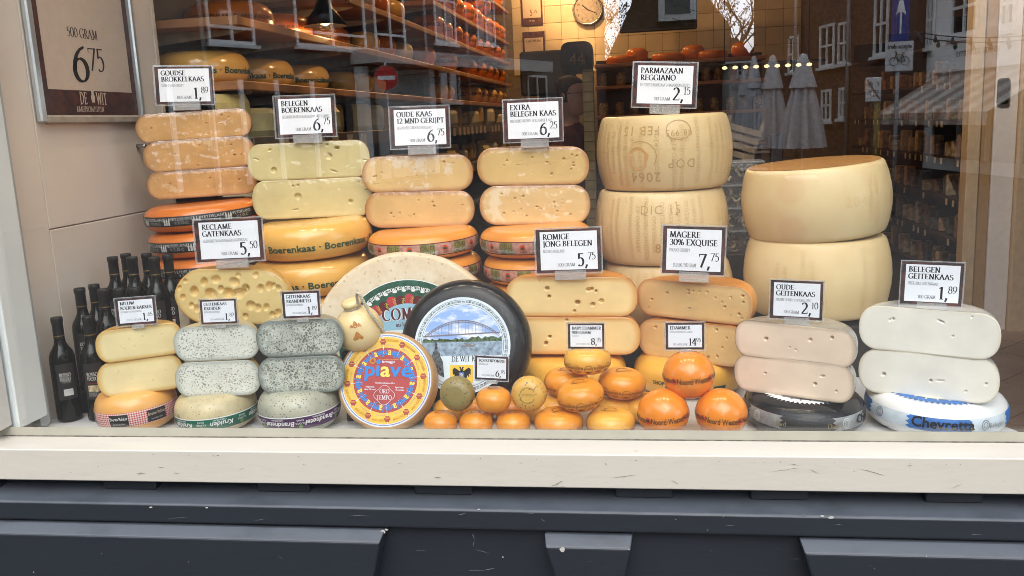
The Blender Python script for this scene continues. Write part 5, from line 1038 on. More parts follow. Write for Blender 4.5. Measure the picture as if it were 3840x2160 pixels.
sign('price card for extra matured cheese, in front of the man with glasses', (1263, 251), (1416, 244), (1418, 356), (1265, 361), YB+.01, 4, ['EXTRA', 'BELEGEN KAAS'], 'HEERLIJKE NOORD-HOLLANDSE KAAS', '500 GRAM', '6,', '25')
sign('price card for parmesan, on top of the tall parmesan stack', (1590, 155), (1757, 155), (1752, 275), (1588, 270), YP-.12, 0, ['PARMAZAAN', 'REGGIANO'], 'DE ECHTE PARMAZAAN 24 MAANDEN GERIJPT', '100 GRAM', '2,', '15')
sign('large reclame price card above the yellow half with big holes', (484, 551), (661, 545), (668, 655), (492, 665), .335, 8, ['RECLAME', 'GATENKAAS'], 'HEERLIJKE MAASDAMMER GATENKAAS', '500 GRAM', '5,', '50')
sign('large price card for creamy young matured cheese, on the creamy golden half', (1344, 575), (1513, 570), (1517, 686), (1345, 692), .46, 0, ['ROMIGE', 'JONG BELEGEN'], 'NOORD-HOLLAND', '500 GRAM', '5,', '75')
sign('large tilted price card for lean ripe cheese, below the parmesan wheels', (1667, 566), (1832, 568), (1820, 698), (1658, 688), .44, -10, ['MAGERE', '30% EXQUISE'], 'PIKANT GERIJPT', 'PLU 100 / 500 GRAM', '7,', '75')
sign('small price card for new farm cheese, beside the wine bottles', (287, 750), (392, 743), (397, 815), (292, 824), .112, 20, ['NIEUW', 'BOEREN RAKKER'], 'OUDERWETSE BOERENKAAS', 'PLU 55 / 100 GRAM', '1,', '65', True)
sign('small price card for herb goat cheese, in front of the holey half', (500, 752), (597, 749), (600, 815), (502, 820), .112, 9, ['GEITENKAAS', 'KRUIDEN'], 'HEERLIJKE GEITENKAAS', 'PLU 544/100 GRAM', '1,', '89', True)
sign('small price card for nettle goat cheese, on the grey green half', (706, 732), (806, 729), (809, 800), (709, 805), .112, 7, ['GEITENKAAS', 'BRANDNETEL'], 'HEERLIJKE GEITENKAAS', 'PLU 552/100 GRAM', '1,', '89', True)
sign('lowest price card, leaning on the black wheel above a small orange cheese', (1199, 893), (1286, 897), (1275, 960), (1185, 955), .095, 0, ['BOERENPONDJE'], 'BOERENKAASJE', 'PLU 62 450 GRAM', '6,', '95', True)
sign('small price card for baby cheese, on top of the baby cheese pile', (1425, 811), (1523, 811), (1523, 880), (1426, 880), .185, 0, ['BABY EDAMMER', '900 GRAM'], 'DE ECHTE', 'PLU 53 PER STUK', '8,', '95', True)
sign('small price card for edam, on the top edam ball', (1670, 810), (1775, 809), (1774, 882), (1672, 882), .13, -2, ['EDAMMER'], 'DE ECHTE NOORD-HOLLANDSE', 'PLU 54/PER STUK', '14', '95', True)
sign('price card for old goat cheese, on the buff half in film', (1936, 700), (2075, 708), (2070, 808), (1932, 803), .15, -14, ['OUDE-', 'GEITENKAAS'], 'PIKANT GERIJPT TOP KWALITEIT', '100 GRAM', '2,', '10')
sign('price card for matured goat cheese, at the right end', (2265, 655), (2430, 660), (2420, 775), (2260, 765), .18, -12, ['BELEGEN', 'GEITENKAAS'], 'HEERLIJKE GEITENKAAS', '100 GRAM', '1,', '89')

# ------------------------------------------------------------------ wine bottles in the left corner
BOTG = rindmat('black_bottle_glass', (.004, .005, .004), (.006, .007, .006), .06, scale=4, bump=.0, coat=0); BOTG.node_tree.nodes['Principled BSDF'].inputs['Specular IOR Level'].default_value = .3; CAPS = plain('black_capsule', (.012, .012, .013), .38, .4, mott=.1); GOLD = plain('gold_foil', (.35, .24, .08), .3, .5, .8); WLAB = plain('black_wine_label', (.022, .02, .02), .5, .3, mott=.1); BAR = plain('white_bar_label', (.6, .6, .6), .5, .3)
def bottle(x, y, z, yaw, label, group=None, back=False):
    t = thing('wine_bottle', label, 'wine bottle', (x, y, z), (0, 0, R_(yaw)), group); H = .312
    b = MB(); b.lathe([(0, 0), (.030, 0), (.0345, .004), (.0355, .012), (.0355, .182), (.0345, .196), (.030, .210), (.022, .222), (.0165, .234), (.0145, .25), (.0143, .262)], 32); b.obj('glass_body', BOTG, t, None, None, True)
    b = MB(); b.lathe([(.0149, .250), (.0152, .256), (.0152, .296), (.0166, .298), (.0166, H-.002), (.0155, H), (0, H)], 24); b.obj('capsule', CAPS, t, None, None, True)
    b = MB(); b.lathe([(.0154, .2555), (.0156, .256), (.0156, .2585), (.0154, .259)], 24); b.obj('gold_band', GOLD, t, None, None, True)
    r = .0359; b = MB()
    def patch(a0, a1, z0, z1, m, off=0): b.lathe([(r+off, z0), (r+off, z1)], 12, a0, a1, m)
    a = 1.0; patch(-.55, a, .070, .178, 0)
    if back: patch(-.1, .62, .082, .102, 2, .0003); patch(-.1, .5, .12, .126, 3, .0003)
    else: patch(-.3, .55, .092, .112, 2, .0003); patch(-.3, .55, .0785, .0905, 3, .0003); patch(-.3, .62, .116, .119, 1, .0003)
    for k, s in enumerate(('ROSSO', 'PASSO')):
        v, f_, _ = text(s, .0105, 'serif', bold=1.2, align='c', squeeze=.85); b.add([((r+.0006)*math.sin(.14+p_[0]/r), -(r+.0006)*math.cos(.14+p_[0]/r), .140-.0135*k+p_[1]) for p_ in v], f_, 4)
    b.obj('label', [WLAB, plain('wine_red_line', (.16, .01, .01), .5), BAR if back else plain('landscape_print', (.55, .45, .28), .5, mott=.4, scale=80), plain('grey_text_block', (.16, .16, .16), .5, mott=.4, scale=200), SILVP], t)
    return t
bp = [(175, None, .212, FL, 30, 'front left wine bottle, nearest the window jamb', True), (219, 789, .222, FL, 12, 'front wine bottle showing its label, beside the pale yellow halves', False), (200, 731, .325, .035, 20, 'black capped wine bottle against the side panel behind the front pair', False), (236, 723, .385, .035, 0, None, False), (259, 732, .305, .035, 12, None, False), (283, 652, .455, .11, 0, None, False), (316, 643, .52, .11, 0, None, False), (333, 657, .44, .11, 0, None, False), (369, 649, .51, .11, 0, None, False), (388, 656, .43, .11, 0, 'wine bottle beside the small price card, third row', False), (422, 646, .47, .11, 0, 'rearmost right wine bottle next to the holey half', False), (300, 742, .31, .035, 0, None, False), (340, 735, .315, .035, 0, None, False)]
for px, py, y, z, yaw, lab, bk in bp:
    x = float(atY(px, py or 800, y)[0])+(.008 if py is None else 0)
    if py is None: x = float(atY(176, 1040, y)[0])
    bottle(max(x, SX+.037), y, z, yaw, lab or 'black wine bottle in the crowd behind the front bottles', None if lab else 'wine bottles crowded in the left corner', bk)
block(-1.755, -1.40, .265, .405, .034, 'low hidden riser under the second row of wine bottles', CAPS); block(-1.755, -1.32, .406, .545, .109, 'higher hidden riser under the back row of wine bottles', CAPS)
# ------------------------------------------------------------------ the shop behind: shelves of cheese along the left wall
XE = -1.5; PLANK = plain('larch_plank', (.40, .185, .08), .45, .4, mott=.15, scale=6); BRKT = plain('pale_bracket', (.50, .44, .32), .5, .4)
def shelf(z, y0, y1, lab, depth=.9):
    t = thing('wall_shelf', lab, 'shelf', (XE-depth, y0, z))
    b = MB(); b.box(0, depth, 0, y1-y0, -.035, 0, bev=.004); b.obj('plank', PLANK, t)
    y = .12
    while y < y1-y0-.1:
        b = MB(); b.prism([(0, -.036), (depth*.97, -.036), (depth*.97, -.044), (depth*.9, -.055), (0, -.13)], y, y+.012); b.obj('bracket', BRKT, t); y += .62
for z, y0, y1, lab in ((.985, 1.20, 8.6, 'long plank shelf at eye height carrying amber farm wheels'), (1.225, 1.20, 8.6, 'long plank shelf above the amber farm wheels'), (1.47, 2.6, 8.6, 'plank shelf with a row of orange ball cheeses, third from the bottom'), (1.70, 4.6, 8.6, 'plank shelf with a row of orange ball cheeses, second from the top'), (2.06, 4.9, 8.6, 'top plank shelf near the tiled wall')): shelf(z, y0, y1, lab)
p = MB()
for y in (1.3, 3.2, 5.1, 7.0, 8.5): p.box(-2.419, -2.38, y, y+.05, ZF, 2.7)
tag(p.obj('shelf_uprights', plain('dark_upright', (.06, .05, .045), .6, .3)), 'dark uprights carrying the wall shelves', 'shelf uprights'); bpy.data.objects['shelf_uprights'].name = 'shelf_upright_rail'
WM = {}
def shelfwheel(x, y, z, R, H, rind, lab, grp=None, txt=None, yaw=0, hx=.5):
    key = (round(R, 3), round(H, 3), rind.name, txt)
    if key in WM:
        o = copy_tree(WM[key]); o.location = (x, y, z); o.rotation_euler = (0, 0, R_(yaw)); tag(o, lab, 'cheese wheel' if R > .12 else 'ball cheese')
        if grp: o['group'] = grp
        elif 'group' in o.keys(): del o['group']
        return o
    w = Wheel(lab, 'cheese wheel' if R > .12 else 'ball cheese', x, y, z, R, H, rind, H*hx, 2.2, (0, 0, R_(yaw)), grp, 'shelf_cheese', n=40)
    if txt == 'boer': slab(w, 'Boerenkaas · ', .025, H*.31, -.3, GREENP, squeeze=1.1, n=(-4, 5))
    elif txt == 'dark': slab(w, 'BOERENKAAS ', .016, H*.42, -.3, BROWNP, squeeze=1.1, n=(-4, 5))
    elif txt == 'band': w.print([(*text('EDAMMER', R*.22, 'b', align='c')[:2], a, H*.42, False, 0) for a in np.linspace(-2.6, 2.6, 5)], [BROWNP])
    WM[key] = w.t; return w.t
for i, (y, nm) in enumerate(((1.47, 'nearest amber farm wheel on the eye height shelf, above the goudse card'), (1.96, 'second amber farm wheel on the eye height shelf'), (2.46, 'third amber farm wheel on the eye height shelf'))):
    shelfwheel(-1.80, y, .985, .195, .135, RIND_YEL, nm, None, 'boer', (8, 70, -20)[i])
for i, (y, nm) in enumerate(((1.85, 'nearest dim orange wheel on the shelf above the farm wheels'), (2.35, 'second dim orange wheel on the shelf above the farm wheels'), (2.95, 'third dim orange wheel beside the pendant on the upper shelf'))):
    shelfwheel(-1.83, y, 1.225, .195, .135, RIND_ORD, nm, None, 'dark', (0, 40, 80)[i])
SMY = rindmat('small_yellow_wax', (.70, .42, .10), (.58, .33, .07), .3); SMP = rindmat('small_pale_wax', (.68, .56, .33), (.56, .44, .24), .4); SMO = rindmat('small_orange_wax', (.68, .20, .025), (.56, .14, .02), .26)
for x, y, z, r, h, m, lab in ((-1.68, 2.88, .985, .10, .12, SMY, 'small yellow cheese after the farm wheels on the eye height shelf'), (-1.66, 3.12, .985, .10, .12, SMY, 'second small yellow cheese after the farm wheels'), (-1.65, 3.40, .985, .085, .11, SMP, 'small pale cheese after the two yellow ones on the eye height shelf'),
                          (-1.68, 3.35, 1.225, .11, .14, SMY, 'small yellow cheese beside the dim orange wheels'), (-1.7, 3.75, 1.225, .12, .15, SMO, 'small orange cheese beside the dim orange wheels'), (-1.64, 4.05, 1.225, .10, .13, SMP, 'pale drum cheese on the upper shelf'), (-1.66, 4.75, 1.225, .12, .16, SMO, 'orange drum cheese at the end of the upper shelf'),
                          (-1.66, 3.2, 1.47, .12, .14, SMY, 'first yellow cheese on the third shelf'), (-1.66, 3.5, 1.47, .12, .14, SMO, 'orange cheese on the third shelf between two yellow ones'), (-1.66, 3.85, 1.47, .13, .14, SMY, 'last yellow cheese on the third shelf before the balls'),
                          (-1.64, 5.15, .985, .10, .13, SMY, 'first yellow drum midway along the eye height shelf'), (-1.64, 5.40, .985, .10, .13, SMY, 'second yellow drum midway along the eye height shelf')):
    shelfwheel(x, y, z, r, h, m, lab)
rows = ((1.70, 5.05, 8.35, 9, .155, .19, 'orange ball cheese in the upper row on the far shelves'), (1.47, 5.0, 8.35, 10, .14, .17, 'orange ball cheese in the middle row on the far shelves'), (1.225, 5.6, 8.3, 7, .135, .18, 'orange ball cheese in the lower row on the far shelves'), (2.06, 7.0, 8.3, 3, .15, .19, 'orange cheese on the topmost far shelf'), (.985, 6.6, 8.35, 5, .15, .16, 'amber cheese in the lowest row on the far shelves'))
for z, y0, y1, n, r, h, lab in rows:
    for k in range(n):
        y = y0+(y1-y0)*k/(n-1)
        if z == 1.225 and k in (1,): continue
        shelfwheel(-1.66+RNG.uniform(-.02, .02), y, z, r, h, SMO if z != .985 else SMY, lab, 'ball cheeses on the far left shelves', 'band', RNG.integers(0, 360))
for k in range(2): shelfwheel(-1.64, 6.9+.42*k, 1.70+.191, .14, .17, SMO, 'orange ball cheese riding on the upper far row', 'ball cheeses on the far left shelves', 'band', 30*k)
# counter of cut cheese under the shelves
ct_ = thing('cheese_counter', 'dim counter shelves of cut cheese under the wall shelves', 'counter', (XE-.95, 1.22, ZF))
CNT = plain('counter_grey', (.10, .10, .10), .5, .4)
for z in (.77, .44, .08): p = MB(); p.box(0, .95, 0, 7.2, z-ZF-.03, z-ZF, bev=.003); p.obj('shelf_board', CNT, ct_)
p = MB(); p.box(0, .04, 0, 7.2, 0, .74-ZF); p.obj('back_board', CNT, ct_)
p = MB(); p.box(.9505, .956, .02, 7.15, .70-ZF, .768-ZF); p.obj('label_rail', plain('rail_grey', (.16, .13, .10), .5, .4), ct_)
p = MB(); p.box(.9505, .956, .02, 7.15, .36-ZF, .435-ZF); p.obj('label_rail', MATS['rail_grey'], ct_)
wedm = []
for i, (m, wd, h) in enumerate(((F_RAK, .17, .13), (F_BOER, .15, .15), (F_KRU, .13, .11), (F_BG, .16, .14), (F_MAG, .12, .16))):
    b = MB(); n = 8; b.lathe([(wd*.9, 0), (wd, h*.2), (wd, h*.8), (wd*.9, h)], n, -.55, .55)
    v = [(0, 0, 0), (0, 0, h)]+[(wd*.9*math.sin(a), -wd*.9*math.cos(a), z) for z in (0, h) for a in np.linspace(-.55, .55, n+1)]
    b.add(v, [tuple([0]+[2+k for k in range(n, -1, -1)]), tuple([1]+[3+n+k for k in range(n+1)]), (0, 2, 3+n, 1), (1, 3+n+n, 2+n, 0)])
    me = b.mesh('cheese_wedge'); me.materials.append(plain('cut_cheese_%d' % i, ((.60, .50, .24), (.58, .43, .15), (.55, .50, .34), (.64, .58, .42), (.56, .36, .12))[i], .45, .4, mott=.1, scale=12)); wedm.append(me)
TAGM = MB(); TAGM.box(-.0015, .0015, -.045, .045, -.032, .032); tagme = TAGM.mesh('price_tag'); tagme.materials.append(plain('buff_tag', (.62, .54, .42), .5, .3))
for z in (.77, .44):
    y = 1.32; k = 0
    while y < 8.1:
        wdt = RNG.uniform(.15, .23)
        wi = int(RNG.integers(0, 5)) if y > 1.9 or z < .5 else (1, 0, 3)[k % 3]; o = link('cheese_wedge', wedm[wi], None, None, (XE-.11-RNG.uniform(0, .1), y, z), (0, 0, R_(60+RNG.uniform(-20, 20)))); o.scale = (1, 1, RNG.uniform(.8, 1.15))
        tag(o, ('pale yellow', 'golden', 'greyish', 'white', 'orange')[wi]+' cheese wedge, '+('near' if y < 3.4 else 'far')+' half of the '+('upper' if z > .5 else 'lower')+' counter shelf', 'cheese wedge', 'cut cheese wedges on the counter')
        if RNG.random() < .62:
            o = link('price_tag', tagme, None, None, (XE+.0085, y+RNG.uniform(-.03, .03), z-.045)); tag(o, 'small buff price tag, '+('near' if y < 3.4 else 'far')+' half of the '+('upper' if z > .5 else 'lower')+' counter rail', 'price tag', 'price tags on the counter rails')
        y += wdt+RNG.uniform(0, .06); k += 1
# back wall: posters, clock, screen, number display
def backposter(px, y0, y1, w, z0, z1, title, price, lab):
    c = atY(px, 100, 9.0); t = thing('wall_poster', lab, 'poster', (c[0], 8.985, z0)); t.rotation_euler = (R_(90), 0, 0); h = z1-z0
    b = MB(); b.box(-w/2, w/2, 0, h, -.01, .004); b.obj('frame', POSTC, t); f = Flat(); f.poly([(-w*.42, h*.2), (w*.42, h*.2), (w*.42, h*.82), (-w*.42, h*.82)], 0, 1); f.text(title, h*.07, 1, 2, 0, h*.70, font='serif', align='c', fit=w*.75); f.text(price, h*.16, 1, 2, -w*.1, h*.26, squeeze=.8); f.text('50' if price == '5' and title != 'KAAS' else '75', h*.09, 1, 2, w*.10, h*.32, squeeze=.8)
    f.text('DE WIT', h*.04, 0, 1, 0, h*.1, align='c'); f.obj('print', [PAPERB, INK], t, (0, 0, .0045))
backposter(1341, 0, 0, .26, float(atY(1341, 64, 9)[2]), float(atY(1341, -30, 9)[2]), 'KAAS', '5', 'upper framed poster on the tiled wall'); backposter(1343, 0, 0, .27, float(atY(1343, 166, 9)[2]), float(atY(1343, 80, 9)[2]), 'GATENKAAS', '5', 'lower framed poster on the tiled wall')
c = atY(1478, 24, 8.95); t = thing('wall_clock', 'round silver rimmed clock on the tiled wall', 'clock', c, (R_(90), 0, 0))
b = MB(); b.lathe([(.155, -.02), (.178, -.02), (.182, .0), (.178, .025), (.165, .028), (.158, .012)], 48); b.obj('rim', plain('clock_steel', (.45, .42, .38), .25, .5, .9), t, None, None, True)
f = Flat(); f.disc(.157, 0, 1)
for k in range(12): a = PI/2-2*PI*(k+1)/12; f.text(str(k+1), .026, 1, 2, .125*math.cos(a), .125*math.sin(a)-.013, font='r', align='c')
for a, l, w_ in ((R_(-25), .12, .005), (R_(140), .085, .007)): f.poly([(math.cos(a)*x-math.sin(a)*y, math.sin(a)*x+math.cos(a)*y) for x, y in ((-.02, -w_), (l, -w_), (l, w_), (-.02, w_))], 1, 3)
f.obj('dial', [plain('dial', (.34, .30, .25), .5, .3), INK], t, (0, 0, .004))
c = atY(1655, 28, 7.6); t = thing('wall_screen', 'dark flat screen hung before the brown tiles', 'screen', c, (0, 0, 0)); w_ = .80
b = MB(); b.box(-w_/2, w_/2, 0, .06, -.20, .30, bev=.012); b.obj('casing', BLACKM, t); b = MB(); b.box(-w_/2+.03, w_/2-.03, -.006, -.0005, -.17, .27); b.obj('screen', plain('dark_screen', (.010, .018, .016), .08, .5, mott=0), t); b = MB(); b.tube([(0, .05, .30), (0, .05, 2.98-float(c[2]))], .02); b.obj('hanger', BLACKM, t)
c = atY(1452, 146, 5.2); t = thing('number_display', 'rounded black turn display showing 44 on a slim pole', 'number display', (c[0], 5.2, c[2]))
b = MB(); b.prism([(.13*math.copysign(abs(math.cos(q))**.5, math.cos(q)), .125*math.copysign(abs(math.sin(q))**.5, math.sin(q))) for q in np.linspace(0, 2*PI, 33)[:-1]], -.05, .05); b.obj('casing', plain('gloss_black', (.010, .010, .011), .12, .5, mott=0), t)
f = Flat(); f.text('44', .085, 0, 1, 0, -.055, font='r', align='c'); o = f.obj('digits', [plain('grey_digits', (.20, .19, .17), .5)], t, (0, -.0515, 0), (R_(90), 0, 0)); b = MB(); b.tube([(.08, .02, -.12), (.08, .02, ZF-c[2]-.006)], .014); b.obj('pole', plain('steel_pole', (.3, .29, .27), .3, .5, .7), t)
# black scale monitor and mint pillar, right hand shelves
c = atY(1385, 150, 6.6); t = thing('cash_monitor', 'black till monitor under the framed posters', 'monitor', (c[0]-.02, 6.6, 1.02)); b = MB(); b.box(-.28, .26, 0, .05, 0, .42, bev=.02); b.obj('casing', BLACKM, t); b = MB(); b.box(-.10, .10, -.02, .12, -1.738, -.001); b.obj('stand', BLACKM, t)
x0, x1 = float(atY(1468, 400, 3.4)[0]), float(atY(1500, 400, 3.4)[0]); t = thing('tiled_pillar', 'slim ochre pillar with small tiles beside the man', 'pillar', (x0, 3.4, ZF-.006))
b = MB(); b.box(.006, x1-x0-.006, .006, .09, 0, 1.80); b.obj('core', plain('pillar_grout', (.22, .16, .07), .6), t); tmm = MB(); tmm.box(.007, x1-x0-.007, 0, .0055, 0, .055, bev=.002); tm_ = tmm.mesh('tile'); tm_.materials.append(plain('ochre_tile', (.46, .33, .13), .3, .4, mott=.12, scale=20))
for k in range(30): link('tile', tm_, None, t, (0, 0, .01+k*.0592))
js_ = thing('jar_shelf', 'dark brown shelf unit with jars and orange cheeses behind the parmesan card', 'shelf unit', (0, 6.0, 0))
def jarshelf(x0, x1, y, z, lab): b = MB(); b.box(x0, x1, 0, .35, z-.03, z, bev=.003); return b.obj('shelf_board', PLANK, js_)
jx0, jx1 = float(atY(1496, 200, 6.0)[0]), float(atY(1930, 200, 6.0)[0])
for z, lab in ((1.25, 'upper dark shelf board behind the parmesan card'), (1.06, 'middle dark shelf board behind the parmesan card'), (.80, 'lower dark shelf board behind the parmesan card'), (.52, 'lowest dark shelf board behind the parmesan card')): jarshelf(jx0, jx1, 6.0, z, lab)
p = MB(); p.box(jx0, jx1, .36, .40, ZF-.006, 1.30); p.obj('back_board', plain('shelf_back_brown', (.035, .022, .016), .6), js_)
for k, (px, r) in enumerate(((1565, .2), (1602, .075), (1680, .1), (1745, .075), (1790, .1), (1870, .075))):
    c = atY(px, 130, 6.1); shelfwheel(c[0], 6.17, 1.25, .10 if r < .1 else .15, .13 if r < .1 else .07, SMO, ('wide flat orange cheese at the left end', 'orange ball second from the left', 'flat orange cheese third from the left', 'orange ball fourth from the left', 'flat orange cheese fifth from the left', 'orange ball at the right end')[k]+' of the high shelf behind the parmesan card', None, None)
jm = MB(); jm.lathe([(0, 0), (.04, 0), (.042, .01), (.042, .09), (.036, .1), (.036, .115), (0, .115)], 14); jme = jm.mesh('jar', True); jme.materials.append(plain('dim_jar', (.20, .13, .06), .2, .5, mott=.4, scale=30)); jme2 = jme.copy(); jme2.materials.clear(); jme2.materials.append(plain('seed_jar', (.34, .24, .10), .3, .5, mott=.5, scale=60))
for z in (1.06, .80, .52):
    x = jx0+.07
    while x < jx1-.05: tag(link('jar', jme if RNG.random() < .6 else jme2, None, None, (x, 6.08+RNG.uniform(0, .08), z)), 'dim jar on the '+{1.06: 'upper', .80: 'middle', .52: 'lower'}[z]+' dark shelf board behind the parmesan wheels', 'jar', 'jars on the dark shelves'); x += RNG.uniform(.10, .16)
# right wall unit with packets
t = thing('packet_shelf', 'tall dark wall unit filled with small packets on the right', 'shelf unit', (2.45, 4.5, ZF-.006)); UB = plain('unit_dark', (.045, .032, .026), .6, .3)
for z in (.1, .42, .74, 1.06, 1.36, 1.66, 1.98): b = MB(); b.box(0, .46, 0, 4.4, z-.025, z); b.obj('shelf_board', UB, t)
b = MB(); b.box(.462, .49, 0, 4.4, 0, 2.2); b.obj('back_board', UB, t)
for y in (0, 1.5, 3.0, 4.38): b = MB(); b.box(.0, .46, y-.0, y+.02, 2.0, 2.2); b.obj('top_board', UB, t)
pk = []
for col in ((.45, .33, .20), (.30, .17, .09), (.16, .12, .13), (.50, .43, .32), (.10, .11, .10)):
    b = MB(); b.box(-.05, .05, -.03, .03, 0, .15, bev=.01); me = b.mesh('packet'); me.materials.append(plain('packet_%02d' % int(col[0]*100), col, .35, .5, mott=.3, scale=25)); pk.append(me)
tg = MB(); tg.box(-.002, .002, -.02, .02, -.05, 0); tgm = tg.mesh('shelf_tag'); tgm.materials.append(MATS['buff_tag'])
for z in (.1, .42, .74, 1.06, 1.36, 1.66):
    y = 4.58
    while y < 8.8:
        kk = int(RNG.integers(0, 5)); pl = ('floor level', 'second lowest', 'third lowest', 'middle', 'second highest', 'highest')[(.1, .42, .74, 1.06, 1.36, 1.66).index(z)]
        o = link('packet', pk[kk], None, None, (2.53+RNG.uniform(0, .06), y, ZF-.006+z), (0, 0, RNG.uniform(-.2, .2))); s_ = RNG.uniform(.6, 1.35); o.scale = (1, 1, s_); tag(o, 'small '+('tan', 'brown', 'purplish', 'cream', 'black')[kk]+' packet on the '+pl+' shelf of the dark wall unit', 'packet', 'packets on the right wall unit')
        if RNG.random() < .5: tag(link('shelf_tag', tgm, None, None, (2.447, y, ZF-.008+z)), 'buff price tag on the '+pl+' shelf edge of the right wall unit', 'price tag', 'price tags on the right wall unit')
        y += RNG.uniform(.12, .26)
# cream door post and white door leaf on the right
c0, c1, c2_, c3 = (float(atY(p_, 700, 4.0)[0]) for p_ in (2418, 2482, 2538, 2640))
t = thing('cream_door_post', 'tan painted door post at the right side of the shop', 'door post', (c0, 4.0, ZF-.006)); b = MB(); b.box(0, (c1-c0)*.5, 0, .12, 0, 2.9, bev=.006); b.obj('post', plain('tan_post', (.58, .44, .29), .5, .3, mott=.05), t); b = MB(); b.box((c1-c0)*.5+.002, c1-c0, .03, .12, 0, 2.9, bev=.004); b.obj('casing', plain('brown_post', (.42, .27, .14), .5, .3, mott=.05), t)
t = thing('white_door', 'pale door leaf with a small black lock box at the right edge', 'door', (c1+.003, 4.02, ZF-.006)); b = MB(); b.box(0, c2_-c1, 0, .05, .006, 2.8, bev=.004); b.obj('leaf', plain('pale_door', (.80, .76, .74), .5, .3, mott=.03), t)
q = atY(2527, 231, 4.0); b = MB(); b.box(q[0]-c1-.045, q[0]-c1+.03, -.03, -.0005, q[2]-ZF-.07, q[2]-ZF+.09, bev=.012); b.obj('lock_box', BLACKM, t)
b = MB(); b.box(c2_-c1+.002, c3-c1, -.04, .08, 0, 2.9, bev=.006); b.obj('frame', MATS['tan_post'], t)
p = MB(); p.box(c3+.004, 2.945, 4.0, 4.1, ZF-.006, 2.99); tag(p.obj('partition_wall', plain('partition_paint', (.40, .32, .24), .6)), kind='structure')
t = thing('light_rail', 'row of small warm lamps on a dark rail, glowing as dots across the closed parasols', 'light rail', (0, 3.4, 0)); ra, rb_ = atY(1823, 166, 3.4), atY(2036, 157, 3.4)
b = MB(); b.tube([(ra[0]-.1, .02, ra[2]+.012), (rb_[0]+.1, .02, rb_[2]+.012)], .006); b.tube([(ra[0], .02, ra[2]), (ra[0], .02, 2.99)], .003); b.tube([(rb_[0], .02, rb_[2]), (rb_[0], .02, 2.99)], .003); b.obj('rail', BLACKM, t); lm = MB(); lm.lathe([(0, .012), (.014, .006), (.016, -.004), (0, -.01)], 10); lme = lm.mesh('bulb'); lme.materials.append(emitter('small_lamp_glass', (1, .66, .30), 1.3))
for k in range(9): u = k/8; link('bulb', lme, None, t, (ra[0]+(rb_[0]-ra[0])*u, 0, ra[2]+(rb_[2]-ra[2])*u-.012))
# boxes of dried mushrooms, basket, dark post
NUTM = plain('dried_slices', (.48, .38, .22), .6, .3, mott=.4, scale=60); BOXM = clear('clear_box', (.93, .94, .95), .06, .06)
bx0 = atY(1858, 450, 1.35)
for k in range(4):
    z = float(bx0[2])-.10-.085*k+.17; nm = ('top', 'second', 'third', 'lowest')[k]
    t = thing('plastic_box', nm+' clear plastic box of dried slices behind the parmesan wheels', 'plastic box', (bx0[0], 1.35, z-.085))
    b = MB(); b.box(-.085, .085, -.07, .07, 0, .075, bev=.004); b.obj('tub', BOXM, t); b = MB(); b.box(-.088, .088, -.073, .073, .0755, .0835, bev=.003); b.obj('lid', clear('lid_plastic', (.93, .94, .95), .09, .25, (.6, .6, .6)), t)
    b = MB()
    for q in range(26):
        x, y, zz = RNG.uniform(-.07, .07), RNG.uniform(-.058, .058), RNG.uniform(.008, .06); a = RNG.uniform(0, 2*PI); L = [(x+.018*math.cos(a+s*1.4)*1, y+.012*math.sin(a+s*1.4), zz+.01*math.sin(s*2+a)) for s in np.linspace(0, 1, 5)]; b.tube(L, .0045, 6)
    tag(b.obj('dried_slices', NUTM, t, None, None, True), kind='stuff')
p = MB(); p.box(bx0[0]-.2, bx0[0]+.45, 1.25, 1.62, ZF-.006, z-.0865, bev=.004); tag(p.obj('low_counter', plain('counter_brown', (.05, .035, .028), .5)), 'dark low counter carrying the plastic boxes', 'counter')
t = thing('slatted_crate', 'tilted wooden crate beside the plastic boxes', 'crate', (bx0[0]+.0, 1.50, bx0[2]+.073), (0, R_(18), 0)); t.scale = (.72, .72, .72)
for k in range(4): b = MB(); b.box(-.10, .10, -.012, 0, .002+.045*k, .036+.045*k, bev=.003); b.obj('slat', plain('crate_wood', (.17, .11, .055), .6, .3, mott=.2), t)
for s in (-.10, .08): b = MB(); b.box(s, s+.02, .0005, .022, 0, .21); b.obj('corner_post', MATS['crate_wood'], t)
q = atY(1955, 350, 3.0); p = MB(); p.box(q[0]-.035, q[0]+.035, 3.0, 3.06, ZF-.006, q[2]+.03, bev=.008); p2 = tag(p.obj('scale_pole', plain('dark_wood', (.055, .03, .022), .4)), 'dark upright post with a small arm beside the tall parmesan stack', 'post')
p = MB(); p.box(-.15, -.036, .0, .05, .0, .014, bev=.004); p.obj('arm', plain('grey_arm', (.4, .38, .36), .35, .5, .5), p2, (q[0], 3.0, q[2]-.075))

